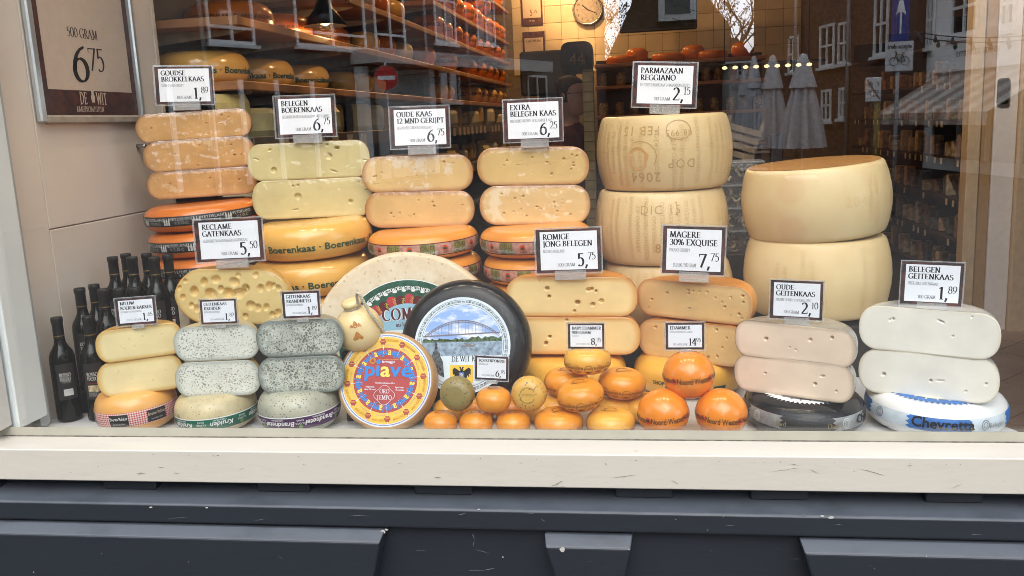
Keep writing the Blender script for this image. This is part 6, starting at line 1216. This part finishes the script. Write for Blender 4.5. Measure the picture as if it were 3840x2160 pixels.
# ------------------------------------------------------------------ man with glasses behind the counter
pc_ = atY(1432, 246, 3.7); PX, PY, PZ = float(pc_[0]), 3.7, float(pc_[2])
man = thing('person', 'man with short hair and glasses in a dark top, half hidden behind a price card', 'person', (PX+.01, PY, ZF-.006), (0, 0, R_(-18)))
SKIN = plain('skin', (.46, .24, .17), .45, .4, mott=.08); HAIR = plain('short_dark_hair', (.05, .035, .028), .7, .3, mott=.3, scale=80); SHIRT = plain('dark_red_top', (.10, .022, .022), .7, .2, mott=.2)
hz = PZ-(ZF-.006)
def ringloft(b, rings, n=28):
    o = len(b.v)
    for cx_, cy_, z, rx_, ry_, fn in rings:
        for k in range(n):
            a = 2*PI*k/n; e = fn(a) if fn else 0; b.v.append((cx_+(rx_+e)*math.cos(a), cy_+ry_*math.sin(a), z))
    for i in range(len(rings)-1):
        for k in range(n): b.f.append((o+i*n+k, o+i*n+(k+1) % n, o+(i+1)*n+(k+1) % n, o+(i+1)*n+k)); b.mi.append(0)
    b.f.append(tuple(o+(len(rings)-1)*n+k for k in range(n))); b.mi.append(0)
def bump_(amp, w): return lambda a: amp*math.exp(-((a if a < PI else a-2*PI)/w)**2)
b = MB(); N = None
ringloft(b, [(0, 0, hz-.52, .11, .17, N), (0, 0, hz-.34, .12, .20, N), (0, 0, hz-.24, .10, .21, N), (-.005, 0, hz-.185, .07, .12, N), (-.01, 0, hz-.155, .057, .062, N), (-.008, 0, hz-.115, .055, .057, N), (.006, 0, hz-.108, .072, .058, bump_(.008, .5)), (.012, 0, hz-.085, .078, .066, bump_(.012, .35)), (.012, 0, hz-.062, .08, .070, bump_(.006, .3)), (.012, 0, hz-.052, .08, .071, bump_(.013, .3)), (.012, 0, hz-.044, .08, .072, bump_(.007, .25)), (.012, 0, hz-.036, .08, .072, bump_(.013, .28)), (.011, 0, hz-.022, .081, .073, bump_(.010, .18)), (.010, 0, hz-.012, .082, .074, bump_(.030, .18)), (.010, 0, hz+.004, .083, .075, bump_(.022, .16)), (.009, 0, hz+.022, .083, .076, bump_(.010, .16)), (.006, 0, hz+.036, .085, .077, bump_(.008, .4)), (.002, 0, hz+.06, .088, .078, N), (-.004, 0, hz+.085, .088, .075, N), (-.008, 0, hz+.108, .076, .064, N), (-.010, 0, hz+.124, .05, .042, N), (-.010, 0, hz+.130, .015, .012, N)])
b.obj('body', SKIN, man, None, None, True)
b = MB(); ringloft(b, [(-.018, 0, hz-.03, .070, .078, N), (-.020, 0, hz+.02, .076, .081, N), (-.014, 0, hz+.06, .082, .084, N), (-.009, 0, hz+.09, .092, .081, N), (-.012, 0, hz+.113, .080, .070, N), (-.013, 0, hz+.131, .052, .046, N), (-.013, 0, hz+.138, .015, .012, N)]); b.obj('hair', HAIR, man, None, None, True)
b = MB(); ringloft(b, [(0, 0, .86, .13, .19, N), (0, 0, hz-.5, .125, .185, N), (0, 0, hz-.34, .13, .215, N), (0, 0, hz-.245, .112, .225, N), (-.003, 0, hz-.19, .08, .135, N), (-.008, 0, hz-.165, .064, .075, N), (-.008, 0, hz-.158, .060, .066, N)]); b.obj('top', SHIRT, man, None, None, True)
b = MB(); ringloft(b, [(0, .09, .0, .05, .045, N), (0, .09, .45, .055, .055, N), (0, .09, .88, .085, .085, N)]); ringloft(b, [(0, -.09, .0, .05, .045, N), (0, -.09, .45, .055, .055, N), (0, -.09, .88, .085, .085, N)]); b.obj('trousers', BLACKM, man, None, None, True)
for s in (1, -1):
    b = MB(); b.tube([(0, s*.20, hz-.27), (.02, s*.245, hz-.42), (.06, s*.25, hz-.56), (.18, s*.2, hz-.60), (.27, s*.15, hz-.60)], [.055, .05, .043, .038, .03], 12); b.obj('sleeve', SHIRT, man, None, None, True)
    b = MB(); b.tube([(.262, s*.152, hz-.60), (.30, s*.14, hz-.60), (.335, s*.13, hz-.605)], [.026, .036, .03], 10)
    for k in range(4): b.tube([(.325, s*(.105+.016*k), hz-.60), (.36+.006*(k in (1, 2)), s*(.10+.017*k), hz-.605), (.385+.008*(k in (1, 2)), s*(.10+.017*k), hz-.62)], [.0085, .008, .0065], 6)
    b.tube([(.285, s*.115, hz-.60), (.31, s*.09, hz-.605), (.335, s*.082, hz-.612)], [.011, .009, .007], 6); b.obj('hand', SKIN, man, None, None, True)
    b = MB(); b.tube([(-.02, s*.080, hz-.012), (-.01, s*.088, hz+.012), (-.018, s*.086, hz+.025), (-.03, s*.080, hz+.018), (-.028, s*.078, hz-.008)], .007, 6); b.obj('ear', SKIN, man, None, None, True)
b = MB()
for s in (1, -1):
    b.tube([(.098+.002*math.cos(q), s*.034+.023*math.cos(q), hz+.022+.017*math.sin(q)) for q in np.linspace(0, 2*PI, 17)], .002, 6); b.tube([(.096, s*.057, hz+.026), (.05, s*.078, hz+.026), (-.02, s*.083, hz+.022)], .0022, 6)
b.tube([(.1, -.011, hz+.025), (.104, 0, hz+.028), (.1, .011, hz+.025)], .002, 6); b.obj('glasses', BLACKM, man, None, None, True)
b = MB()
for s in (1, -1): b.lathe([(0, .006), (.006, .004), (.0085, 0), (.006, -.004), (0, -.006)], 10, c=(.084, s*.032, hz+.022))
b.obj('eyes', plain('eye_white', (.5, .48, .45), .3), man, None, None, True)
# ------------------------------------------------------------------ the street opposite, which the pane mirrors
def brickmat(name, a, b, mortar, sc=3.2):
    m = Mat(name); m.set(.85, .3); t = m.n.new('ShaderNodeTexBrick'); t.inputs['Scale'].default_value = sc; t.inputs['Color1'].default_value = L3(a); t.inputs['Color2'].default_value = L3(b); t.inputs['Mortar'].default_value = L3(mortar); t.inputs['Mortar Size'].default_value = .012
    t.inputs['Brick Width'].default_value = .7; t.inputs['Row Height'].default_value = .22
    tcn = m.n.new('ShaderNodeTexCoord'); sx = m.n.new('ShaderNodeSeparateXYZ'); cb = m.n.new('ShaderNodeCombineXYZ'); ad = m.n.new('ShaderNodeMath'); m.l.new(tcn.outputs['Object'], sx.inputs[0]); m.l.new(sx.outputs[0], ad.inputs[0]); m.l.new(sx.outputs[1], ad.inputs[1]); m.l.new(ad.outputs[0], cb.inputs[0]); m.l.new(sx.outputs[2], cb.inputs[1]); m.l.new(cb.outputs[0], t.inputs['Vector']); m.base(t.outputs['Color']); return m.m
BR_L = brickmat('dark_grey_brick', (.115, .098, .086), (.085, .075, .067), (.07, .064, .058)); BR_R = brickmat('red_brown_brick', (.12, .060, .042), (.09, .048, .036), (.08, .06, .05)); RENDW = plain('white_render', (.85, .83, .80), .7, .3, mott=.04, scale=3)
FRW = plain('white_window_paint', (.74, .76, .74), .4, .4, mott=.02); PANE = plain('dark_street_glass', (.012, .014, .016), .06, .5, mott=0); GREYR = plain('grey_render', (.52, .51, .48), .8, .2, mott=.05); ZINC = plain('zinc_pipe', (.44, .46, .46), .4, .4, .3); ROOFM = brickmat('roof_tile', (.17, .095, .06), (.13, .075, .05), (.06, .04, .03), 4)
class Row:
    """a row of fronts along a street: local x runs along it, local y points out to the street"""
    def __init__(s, p0, ang, face): s.p0 = np.array(p0); s.a = ang; s.d = np.array([math.cos(ang), math.sin(ang)]); s.nrm = np.array([-math.sin(ang), math.cos(ang)])*face; s.face = face
    def hit(s, px, py):
        d = ray(px, py); d = d*[1, -1, 1]; o = CAM_P*[1, -1, 1]            # the mirrored view
        n = np.array([-math.sin(s.a), math.cos(s.a)]); k = ((s.p0-o[:2]) @ n)/(d[:2] @ n); p = o+d*k
        return float((p[:2]-s.p0) @ s.d), float(p[2])
def building(row, x0, x1, h, mat, lab, cat='building', depth=9, roof=None):
    t = thing('building', lab, cat, (row.p0[0], row.p0[1], ZP), (0, 0, row.a)); f_ = row.face
    b = MB(); b.box(x0, x1, min(0, -depth*f_), max(0, -depth*f_), -.1, h); b.obj('wall', mat, t)
    if roof:
        b = MB(); y = -depth*f_; b.add([(x0-.2, .35*f_, h), (x1+.2, .35*f_, h), (x1+.2, y/2, h+roof), (x0-.2, y/2, h+roof), (x0-.2, y, h), (x1+.2, y, h)], [(0, 1, 2, 3), (3, 2, 5, 4), (0, 3, 4), (1, 5, 2), (0, 4, 5, 1)]); b.obj('roof', ROOFM, t)
    return t
def window(t, row, x0, x1, z0, z1, mull=1, trans=None, sill=True):
    """frame proud of the wall with its panes as sub-parts; z above the pavement"""
    f_ = row.face; Y = lambda a, b_: (min(a*f_, b_*f_), max(a*f_, b_*f_)); w = .08
    b = MB(); b.box(x0, x0+w, *Y(.012, .06), z0, z1); b.box(x1-w, x1, *Y(.012, .06), z0, z1); b.box(x0+w, x1-w, *Y(.012, .06), z0, z0+w); b.box(x0+w, x1-w, *Y(.012, .06), z1-w, z1)
    xs = [x0+(x1-x0)*k/(mull+1) for k in range(1, mull+1)]
    for x in xs: b.box(x-.035, x+.035, *Y(.012, .058), z0+w, z1-w)
    if trans: b.box(x0+w, x1-w, *Y(.013, .056), z0+(z1-z0)*trans-.035, z0+(z1-z0)*trans+.035)
    if sill: b.box(x0-.08, x1+.08, *Y(.011, .13), z0-.09, z0-.001)
    fo = b.obj('window', FRW, t); b = MB(); b.box(x0+.02, x1-.02, *Y(.003, .0112), z0+.02, z1-.02); b.obj('pane', PANE, fo); return fo
def pipe(t, row, x, z0, z1, r=.05): b = MB(); b.tube([(x, .09*row.face, z0), (x, .09*row.face, z1)], r, 10); b.obj('drainpipe', ZINC, t, None, None, True)
# left row: dark brick house over a pale canopy
LR = Row((-11.5, -15.0), math.atan2(-.935, .354), 1)
xe_, _ = LR.hit(1522, 150)
bl = building(LR, -9, xe_, 12.5, BR_L, 'dark brick house with white windows across the street, seen in the glass on the left', roof=3)
for px0, px1, pyb, pyt, tr in ((522, 640, 111, -60, .24), (745, 920, 122, -60, .2), (944, 1020, 131, -60, .22), (1094, 1147, 110, 0, None), (1200, 1245, 112, 0, None)):
    a0, zb = LR.hit(px0, pyb); a1, zc = LR.hit(px1, pyb); zb = (zb+zc)/2; _, zt = LR.hit((px0+px1)/2, pyt); window(bl, LR, a0, a1, zb-ZP, min(zt-ZP, zb-ZP+2.4), 1, tr)
a0, zb = LR.hit(1106, 257); a1, zc = LR.hit(1157, 262); _, zt = LR.hit(1130, 178); window(bl, LR, a0, a1, zb-ZP, zt-ZP, 1, None)
a0, zb = LR.hit(1330, 330); a1, _ = LR.hit(1378, 330); _, zt = LR.hit(1354, 190); window(bl, LR, a0, a1, zb-ZP, zt-ZP, 1, .5)
for px in (508, 1068, 1172, 1267): x, _ = LR.hit(px, 150); pipe(bl, LR, x, 0, 12.4)
x0, _ = LR.hit(880, 150); x1, _ = LR.hit(1335, 180); _, z0 = LR.hit(985, 168); _, z1 = LR.hit(985, 134)
b = MB(); b.box(x0, x1, .01, 1.0, z0-ZP, z1-ZP); b.obj('canopy', GREYR, bl)
x2, _ = LR.hit(940, 200); x3, _ = LR.hit(1062, 200); b = MB(); b.box(x2, x3, .004, .05, 0, z0-ZP-.05); b.obj('grey_panel', GREYR, bl)
for px in (902, 1070): x, _ = LR.hit(px, 240); b = MB(); b.box(x-.15, x+.15, .012, .3, 0, z0-ZP-.05); b.obj('white_post', FRW, bl)
xd0, _ = LR.hit(380, 200); xd1, _ = LR.hit(860, 200); b = MB(); b.box(xd0, xd1, .004, .05, .3, 2.9); b.obj('shop_glazing', PANE, bl)
for px in (420, 520, 600, 690, 780): x, _ = LR.hit(px, 230); b = MB(); b.box(x-.06, x+.06, .052, .12, .3, 2.9); b.obj('glazing_bar', FRW, bl)
# no entry sign
ne = street(971, 196, 20.5); t = thing('no_entry_sign', 'round red no entry sign with a white bar, mirrored in the glass', 'road sign', (ne[0], ne[1], ZP-.12)); t.rotation_euler = (0, 0, R_(155))
b = MB(); b.tube([(0, 0, 0), (0, 0, ne[2]-ZP+.5)], .035); b.obj('pole', ZINC, t, None, None, True); f = Flat(); f.disc(.30, 0, 1); f.poly([(-.22, -.05), (.22, -.05), (.22, .05), (-.22, .05)], 1, 12)
b = MB(); b.prism([(.31*math.cos(q), .31*math.sin(q)) for q in np.linspace(0, 2*PI, 33)[:-1]], .037, .05); b.obj('disc', ZINC, t, (0, -.09, ne[2]-ZP+.12)); o = f.obj('sign_face', [plain('sign_red', (.50, .02, .02), .4, .4, mott=0), WHITE_P], t, (0, -.055, ne[2]-ZP+.12), (R_(90), 0, 0))
# gable house closing the street, small lean-to
g0, g1 = street(1490, 200, 44), street(1852, 200, 44)
t = thing('gable_house', 'steep gabled tiled house closing the far end of the street, mirrored in the glass', 'house', (g0[0], g0[1], ZP-.12)); gw = g1[0]-g0[0]; zap = 12.5
zr = lambda px, py: street(px, py, 44)[2]-ZP+.12; xr = lambda px, py: street(px, py, 44)[0]-g0[0]
b = MB(); b.prism([(0, 0), (gw, 0), (gw, zr(1845, 175)), (0, zr(1500, 215))], -8, 0); b.obj('wall', BR_R, t)
pts = [(-.3, zr(1490, 222)), (xr(1508, 195), zr(1508, 195)), (xr(1545, 110), zr(1545, 110)), (xr(1585, 20), zr(1585, 20)), (xr(1610, -60), zr(1610, -60)), (xr(1745, -60), zr(1745, -60)), (xr(1800, 22), zr(1800, 22)), (xr(1832, 60), zr(1832, 60)), (xr(1840, 130), zr(1840, 130)), (gw+.1, zr(1845, 170))]
b = MB(); b.prism(pts, -7, .3); b.obj('roof', ROOFM, t)
dx, dz = xr(1702, 8), zr(1702, 8); b = MB(); b.box(dx-.9, dx+.9, .302, .9, dz-.9, dz+.9); fo = b.obj('dormer', FRW, t); b = MB(); b.box(dx-.6, dx+.6, .902, .93, dz-.6, dz+.6); b.obj('pane', PANE, fo)
l0, l1 = street(1836, 160, 40), street(1905, 160, 40)
t = thing('low_house', 'low white house with a dark pitched roof beside the gabled house', 'house', (l0[0], l0[1], ZP-.12)); lw = l1[0]-l0[0]; zl = lambda py: street(1870, py, 40)[2]-ZP+.12
b = MB(); b.box(0, lw+2, -5, 0, 0, zl(158)); b.obj('wall', GREYR, t); b = MB(); b.prism([(-.2, zl(158)), (lw+2, zl(140)), (lw+2, zl(136)), (lw*.7, zl(136)), (lw*.25, zl(95)), (-.2, zl(95))], -5, .25); b.obj('roof', plain('dark_roof', (.05, .045, .042), .7), t)
LRw = Row((l0[0], l0[1]), 0, 1); window(t, LRw, lw*.25, lw*.62, zl(192), zl(162), 1, .5)
b = MB(); b.box(-.25, lw*1.02, .26, .34, zl(158)-.02, zl(154)); b.obj('gutter', FRW, t)
# right row: brown brick house, then the white antique shop
RR = Row((6.95, -22.3), math.atan2(-.98, -.21), -1)
br = building(RR, 0, 12.2, 10.5, BR_R, 'brown brick house with sash windows across the street, seen in the glass on the right', roof=3)
for px0, px1, py0, py1 in ((2064, 2100, 168, 62), (2110, 2140, 160, 55), (1985, 2010, 182, 90), (2068, 2092, 305, 225), (2112, 2132, 298, 220), (2000, 2030, 300, 215), (2200, 2235, 140, -20)):
    a0, zb = RR.hit(px0, py0); a1, zc = RR.hit(px1, py0); _, zt = RR.hit((px0+px1)/2, py1); a0, a1 = min(a0, a1), max(a0, a1)
    if zb > -.6 or True: window(br, RR, a0, a1, max(.5, (zb+zc)/2-ZP), zt-ZP, 1, .5)
for px in (2008, 2141): x, _ = RR.hit(px, 100); pipe(br, RR, x, 0, 10.5, .06)
AR = Row((8.35, -15.2), math.atan2(-.99, -.155), -1)
xa, _ = AR.hit(2304, 120)
wh = building(AR, -6, xa, 9.0, RENDW, 'white rendered house of the antique shop at the right of the street', roof=2.5)
for px0, px1, py0, py1 in ((2395, 2462, 92, -60), (2516, 2556, 76, -60), (2330, 2352, 120, -20)):
    a0, zb = AR.hit(px0, py0); a1, zc = AR.hit(px1, py0); _, zt = AR.hit((px0+px1)/2, py1); window(wh, AR, min(a0, a1), max(a0, a1), (zb+zc)/2-ZP, min(zt-ZP, (zb+zc)/2-ZP+2.2), 1, .5)
x, _ = AR.hit(2312, 120); pipe(wh, AR, x, 0, 9, .06)
xs0, zs = AR.hit(2415, 131); xs1, zs1 = AR.hit(2528, 117); zc = (zs+zs1)/2
b = MB(); b.box(min(xs0, xs1)-1.0, max(xs0, xs1)+1.2, -.09, -.01, zc-ZP-.42, zc-ZP+.46); fo = b.obj('fascia', RENDW, wh)
v, f_, wd = text('amaretto antiek', .20, 'r', fit=abs(xs1-xs0)*1.0); b = MB(); b.add([(min(xs0, xs1)+p_[0], -.095, zc-ZP-.1+p_[1]) for p_ in (np.array(v)*[-1, 1]+[wd, 0])], f_); b.obj('lettering', plain('grey_lettering', (.10, .10, .10), .5), wh)
STR = []
b = MB(); n = 14; xa0, xa1 = min(xs0, xs1)-2.2, max(xs0, xs1)+1.0
for k in range(n):
    u0, u1 = xa0+(xa1-xa0)*k/n, xa0+(xa1-xa0)*(k+1)/n; b.add([(u0, -.1, zc-ZP-.55), (u1, -.1, zc-ZP-.55), (u1, -1.5, zc-ZP-1.35), (u0, -1.5, zc-ZP-1.35), (u0, -1.5, zc-ZP-1.6), (u1, -1.5, zc-ZP-1.6)], [(0, 1, 2, 3), (3, 2, 5, 4)], k % 2)
aw = b.obj('awning', [plain('awning_cream', (.42, .38, .33), .7), plain('awning_brown', (.22, .17, .14), .7)], wh); md = aw.modifiers.new('thick', 'SOLIDIFY'); md.thickness = .02
b = MB(); b.box(xa0, xa1, -.05, -.005, .2, zc-ZP-.7); b.obj('shop_glazing', PANE, wh)
for k in range(5): b = MB(); x = xa0+(xa1-xa0)*k/4; b.box(x-.05, x+.05, -.12, -.052, .2, zc-ZP-.7); b.obj('glazing_bar', FRW, wh)
# closed grey parasols
CLOTH = plain('grey_parasol_cloth', (.46, .46, .47), .8, .2, mott=.08, scale=6)
def parasol(px, pyt, pyb, wpx, Yv, lab):
    tp, bt = street(px, pyt, Yv), street(px, pyb, Yv); H = tp[2]-bt[2]; z0 = bt[2]-ZP; rb = wpx*mpp(atY(px, pyb, Yv))/2
    t = thing('parasol', lab, 'parasol', (tp[0], tp[1], ZP-.12)); b = MB(); b.tube([(0, 0, 0), (0, 0, z0+.12+H)], .03); b.obj('pole', ZINC, t, None, None, True); b = MB(); b.box(-.35, .35, -.35, .35, 0, .08, bev=.02); b.obj('base', GREYR, t)
    fold = lambda a, z: 1+.34*math.cos(8*a+.5*math.sin(3*a))*(1-.5*z/(H+.01)); b = MB(); b.lathe([(rb*1.0, 0), (rb*.93, H*.12), (rb*.74, H*.4), (rb*.46, H*.66), (rb*.42, H*.72)], 64, fold=fold); o = b.obj('canopy', CLOTH, t, (0, 0, z0+.12), None, True)
    b = MB(); b.lathe([(rb*.70, H*.64), (rb*.57, H*.74), (rb*.36, H*.88), (rb*.18, H*.985), (.02, H)], 48, fold=lambda a, z: 1+.14*math.cos(8*a)*(1.05-z/H)); b.obj('top_vent', CLOTH, t, (0, 0, z0+.12), (0, 0, .2), True)
parasol(2021, 134, 372, 92, 20, 'closed grey parasol standing nearest in the street, fully seen in the glass'); parasol(1944, 138, 372, 72, 22, 'second closed grey parasol in the street, broadest of the bunch'); parasol(1897, 140, 366, 56, 24, 'third closed grey parasol behind the broadest one'); parasol(1872, 175, 352, 42, 26, 'smallest closed grey parasol at the left of the bunch')
# road signs on the right
s1 = street(2262, 50, 12.0); t = thing('one_way_sign', 'blue one way sign with a white arrow over a plate reading uitgezonderd', 'road sign', (s1[0], s1[1], ZP-.12)); t.rotation_euler = (0, 0, R_(172))
b = MB(); b.tube([(0, 0, 0), (0, 0, s1[2]-ZP+.75)], .03); b.obj('pole', ZINC, t, None, None, True); m_ = mpp(atY(2262, 50, 12)); sw, sh_ = 44*m_, 128*m_; zc = s1[2]-ZP+.12
b = MB(); b.box(-sw/2, sw/2, -.055, -.035, zc-sh_*.42, zc+sh_*.58, bev=.01); b.obj('blue_plate', plain('sign_blue', (.02, .04, .26), .4, .4, mott=0), t)
f = Flat(); f.poly([(-.05*sw, -sh_*.30), (.05*sw, -sh_*.30), (.06*sw, sh_*.12), (.30*sw, sh_*.06), (0, sh_*.48), (-.30*sw, sh_*.06), (-.06*sw, sh_*.12)], 0, 1); f.obj('arrow', [WHITE_P], t, (0, -.056, zc+.02), (R_(90), 0, 0))
c = street(2265, 142, 12.0); pw_, ph_ = 70*m_, 74*m_; zc2 = c[2]-ZP+.12; b = MB(); b.box(-pw_/2, pw_/2, -.054, -.036, zc2-ph_/2, zc2+ph_/2, bev=.008); b.obj('white_plate', plain('sign_white', (.62, .63, .63), .4, .4, mott=0), t)
f = Flat(); f.text('uitgezonderd', ph_*.15, 0, 1, 0, ph_*.26, font='b', align='c', fit=pw_*.88)
for sx in (-1, 1): f.poly([(0, 0)], 0, 1) if False else f.ring(ph_*.115, ph_*.135, 0, 1, 0, 360, 24) if False else None
b2 = MB()
for sx in (-.17, .17): b2.tube([(sx*ph_*1.15+ph_*.14*math.cos(q), 0, -ph_*.16+ph_*.14*math.sin(q)) for q in np.linspace(0, 2*PI, 21)], .0045, 5)
P_ = lambda x, y: (x*ph_, 0, y*ph_)
for A, B_ in (((-.195, -.16), (-.10, .04)), ((-.10, .04), (.12, .06)), ((.12, .06), (.02, -.16)), ((.02, -.16), (-.10, .04)), ((-.195, -.16), (.02, -.16)), ((.195, -.16), (.10, .13)), ((.10, .13), (.17, .15)), ((-.10, .04), (-.12, .11)), ((-.17, .11), (-.07, .11))): b2.tube([P_(*A), P_(*B_)], .005, 5)
f.obj('lettering', [INK], t, (0, -.055, zc2), (R_(90), 0, 0)); b2.obj('bicycle_symbol', INK, t, (0, -.058, zc2))
s2 = street(2192, 226, 16.0); m_ = mpp(atY(2192, 226, 16)); t = thing('zone_sign', 'white parking zone end sign with a slanting black stripe on a yellow pole', 'road sign', (s2[0], s2[1], ZP-.12)); t.rotation_euler = (0, 0, R_(170)); zc = s2[2]-ZP+.12; w_, h_ = 40*m_, 60*m_
b = MB(); b.tube([(-.12, 0, 0), (-.12, 0, zc+h_/2)], .06); b.obj('pole', plain('mustard_pole', (.26, .20, .06), .5, .4), t, None, None, True); b = MB(); b.box(-w_/2, w_/2, -.1, -.07, zc-h_/2, zc+h_/2, bev=.015); b.obj('plate', MATS['sign_white'], t)
f = Flat(); f.text('P', h_*.17, 0, 1, -w_*.26, h_*.14, font='b', align='c'); f.disc(h_*.12, 1, 1, w_*.2, h_*.22, 24); f.text('ZONE', h_*.11, 0, 1, 0, -h_*.12, font='b', align='c'); f.text('EINDE', h_*.07, 0, 1, 0, -h_*.3, font='r', align='c'); f.poly([(w_*.40, h_*.45), (w_*.46, h_*.40), (-w_*.36, -h_*.42), (-w_*.44, -h_*.38)], 0, 2); f.obj('sign_face', [plain('sign_grey', (.09, .09, .09), .5), plain('faded_disc', (.24, .22, .24), .5)], t, (0, -.101, zc), (R_(90), 0, 0))
# string lights over the street
def stringlight(pa, pb, sag, n, lab):
    t = thing('string_light', lab, 'string light', pa); a, b_ = Vector((0, 0, 0)), Vector(pb)-Vector(pa); L = []
    for k in range(25): u = k/24; p_ = a.lerp(b_, u); L.append((p_[0], p_[1], p_[2]-4*sag*u*(1-u)))
    b = MB(); b.tube(L, .012, 6); b.obj('cable', BLACKM, t, None, None, True); bm_ = MB(); bm_.lathe([(0, -.15), (.035, -.12), (.04, -.09), (.022, -.04), (.02, 0), (0, 0)], 10); me = bm_.mesh('bulb', True); me.materials.append(plain('dark_bulb', (.05, .045, .04), .2))
    for k in range(1, n): u = k/n; p_ = a.lerp(b_, u); link('bulb', me, None, t, (p_[0], p_[1], p_[2]-4*sag*u*(1-u)))
stringlight(street(1660, -10, 30), street(2000, 66, 30), .3, 9, 'upper string of bulbs across the bright sky in the glass'); stringlight(street(1690, 45, 28), street(2020, 80, 28), .3, 9, 'lower string of bulbs across the bright sky in the glass')
stringlight(street(2270, 74, 17), street(2640, 82, 15), .12, 8, 'string of bulbs before the white house, upper line'); stringlight(street(2280, 88, 17), street(2640, 92, 15), .12, 8, 'string of bulbs before the white house, lower line')
# trees in spring leaf behind the gable
BARK = plain('bark', (.06, .045, .035), .9, .2); LEAFM = plain('spring_leaf', (.10, .085, .03), .6, .3, mott=.3)
def tree(base, H, spread, seed, lab, dens):
    t = thing('tree', lab, 'tree', base); g = random.Random(seed); b = MB(); tips = []
    def br_(p, d, L, r, lev):
        q = [p+d*L*k/4+Vector((g.uniform(-1, 1), g.uniform(-1, 1), g.uniform(-.3, .6)))*L*.05*(k > 0) for k in range(5)]; b.tube(q, [r*(1-.13*k) for k in range(5)], 7 if lev < 2 else 4)
        if lev == 4: tips.append((q[2], q[4])); return
        for k in range(4 if lev else 6):
            s_ = q[g.choice((2, 3, 4))]; a = g.uniform(0, 2*PI); nd = (d+Vector((math.cos(a), math.sin(a), g.uniform(-.1, .6)))*spread).normalized(); br_(s_, nd, L*g.uniform(.55, .78), r*.5, lev+1)
    br_(Vector((0, 0, 0)), Vector((0, 0, 1)), H*.34, H*.016, 0); b.obj('trunk', BARK, t, None, None, True); c_ = MB()
    for p0, p1 in tips:
        for k in range(dens):
            q = p0.lerp(p1, g.random())+Vector((g.gauss(0, .12), g.gauss(0, .12), g.gauss(0, .12))); u = Vector((g.uniform(-1, 1), g.uniform(-1, 1), g.uniform(-1, 1))).normalized()*.10; v_ = u.orthogonal().normalized()*.06; c_.add([q-u, q+v_, q+u, q-v_], [(0, 1, 2, 3)])
    c_.obj('crown', LEAFM, t); return t
q = street(1850, 250, 60); tree((q[0], q[1], ZP-.12), 17, .75, 3, 'tree in thin spring leaf against the bright sky right of the gable', 3)
q = street(1535, 250, 60); tree((q[0], q[1], ZP-.12), 15, .7, 8, 'tree in thin spring leaf against the sky left of the gable', 3)
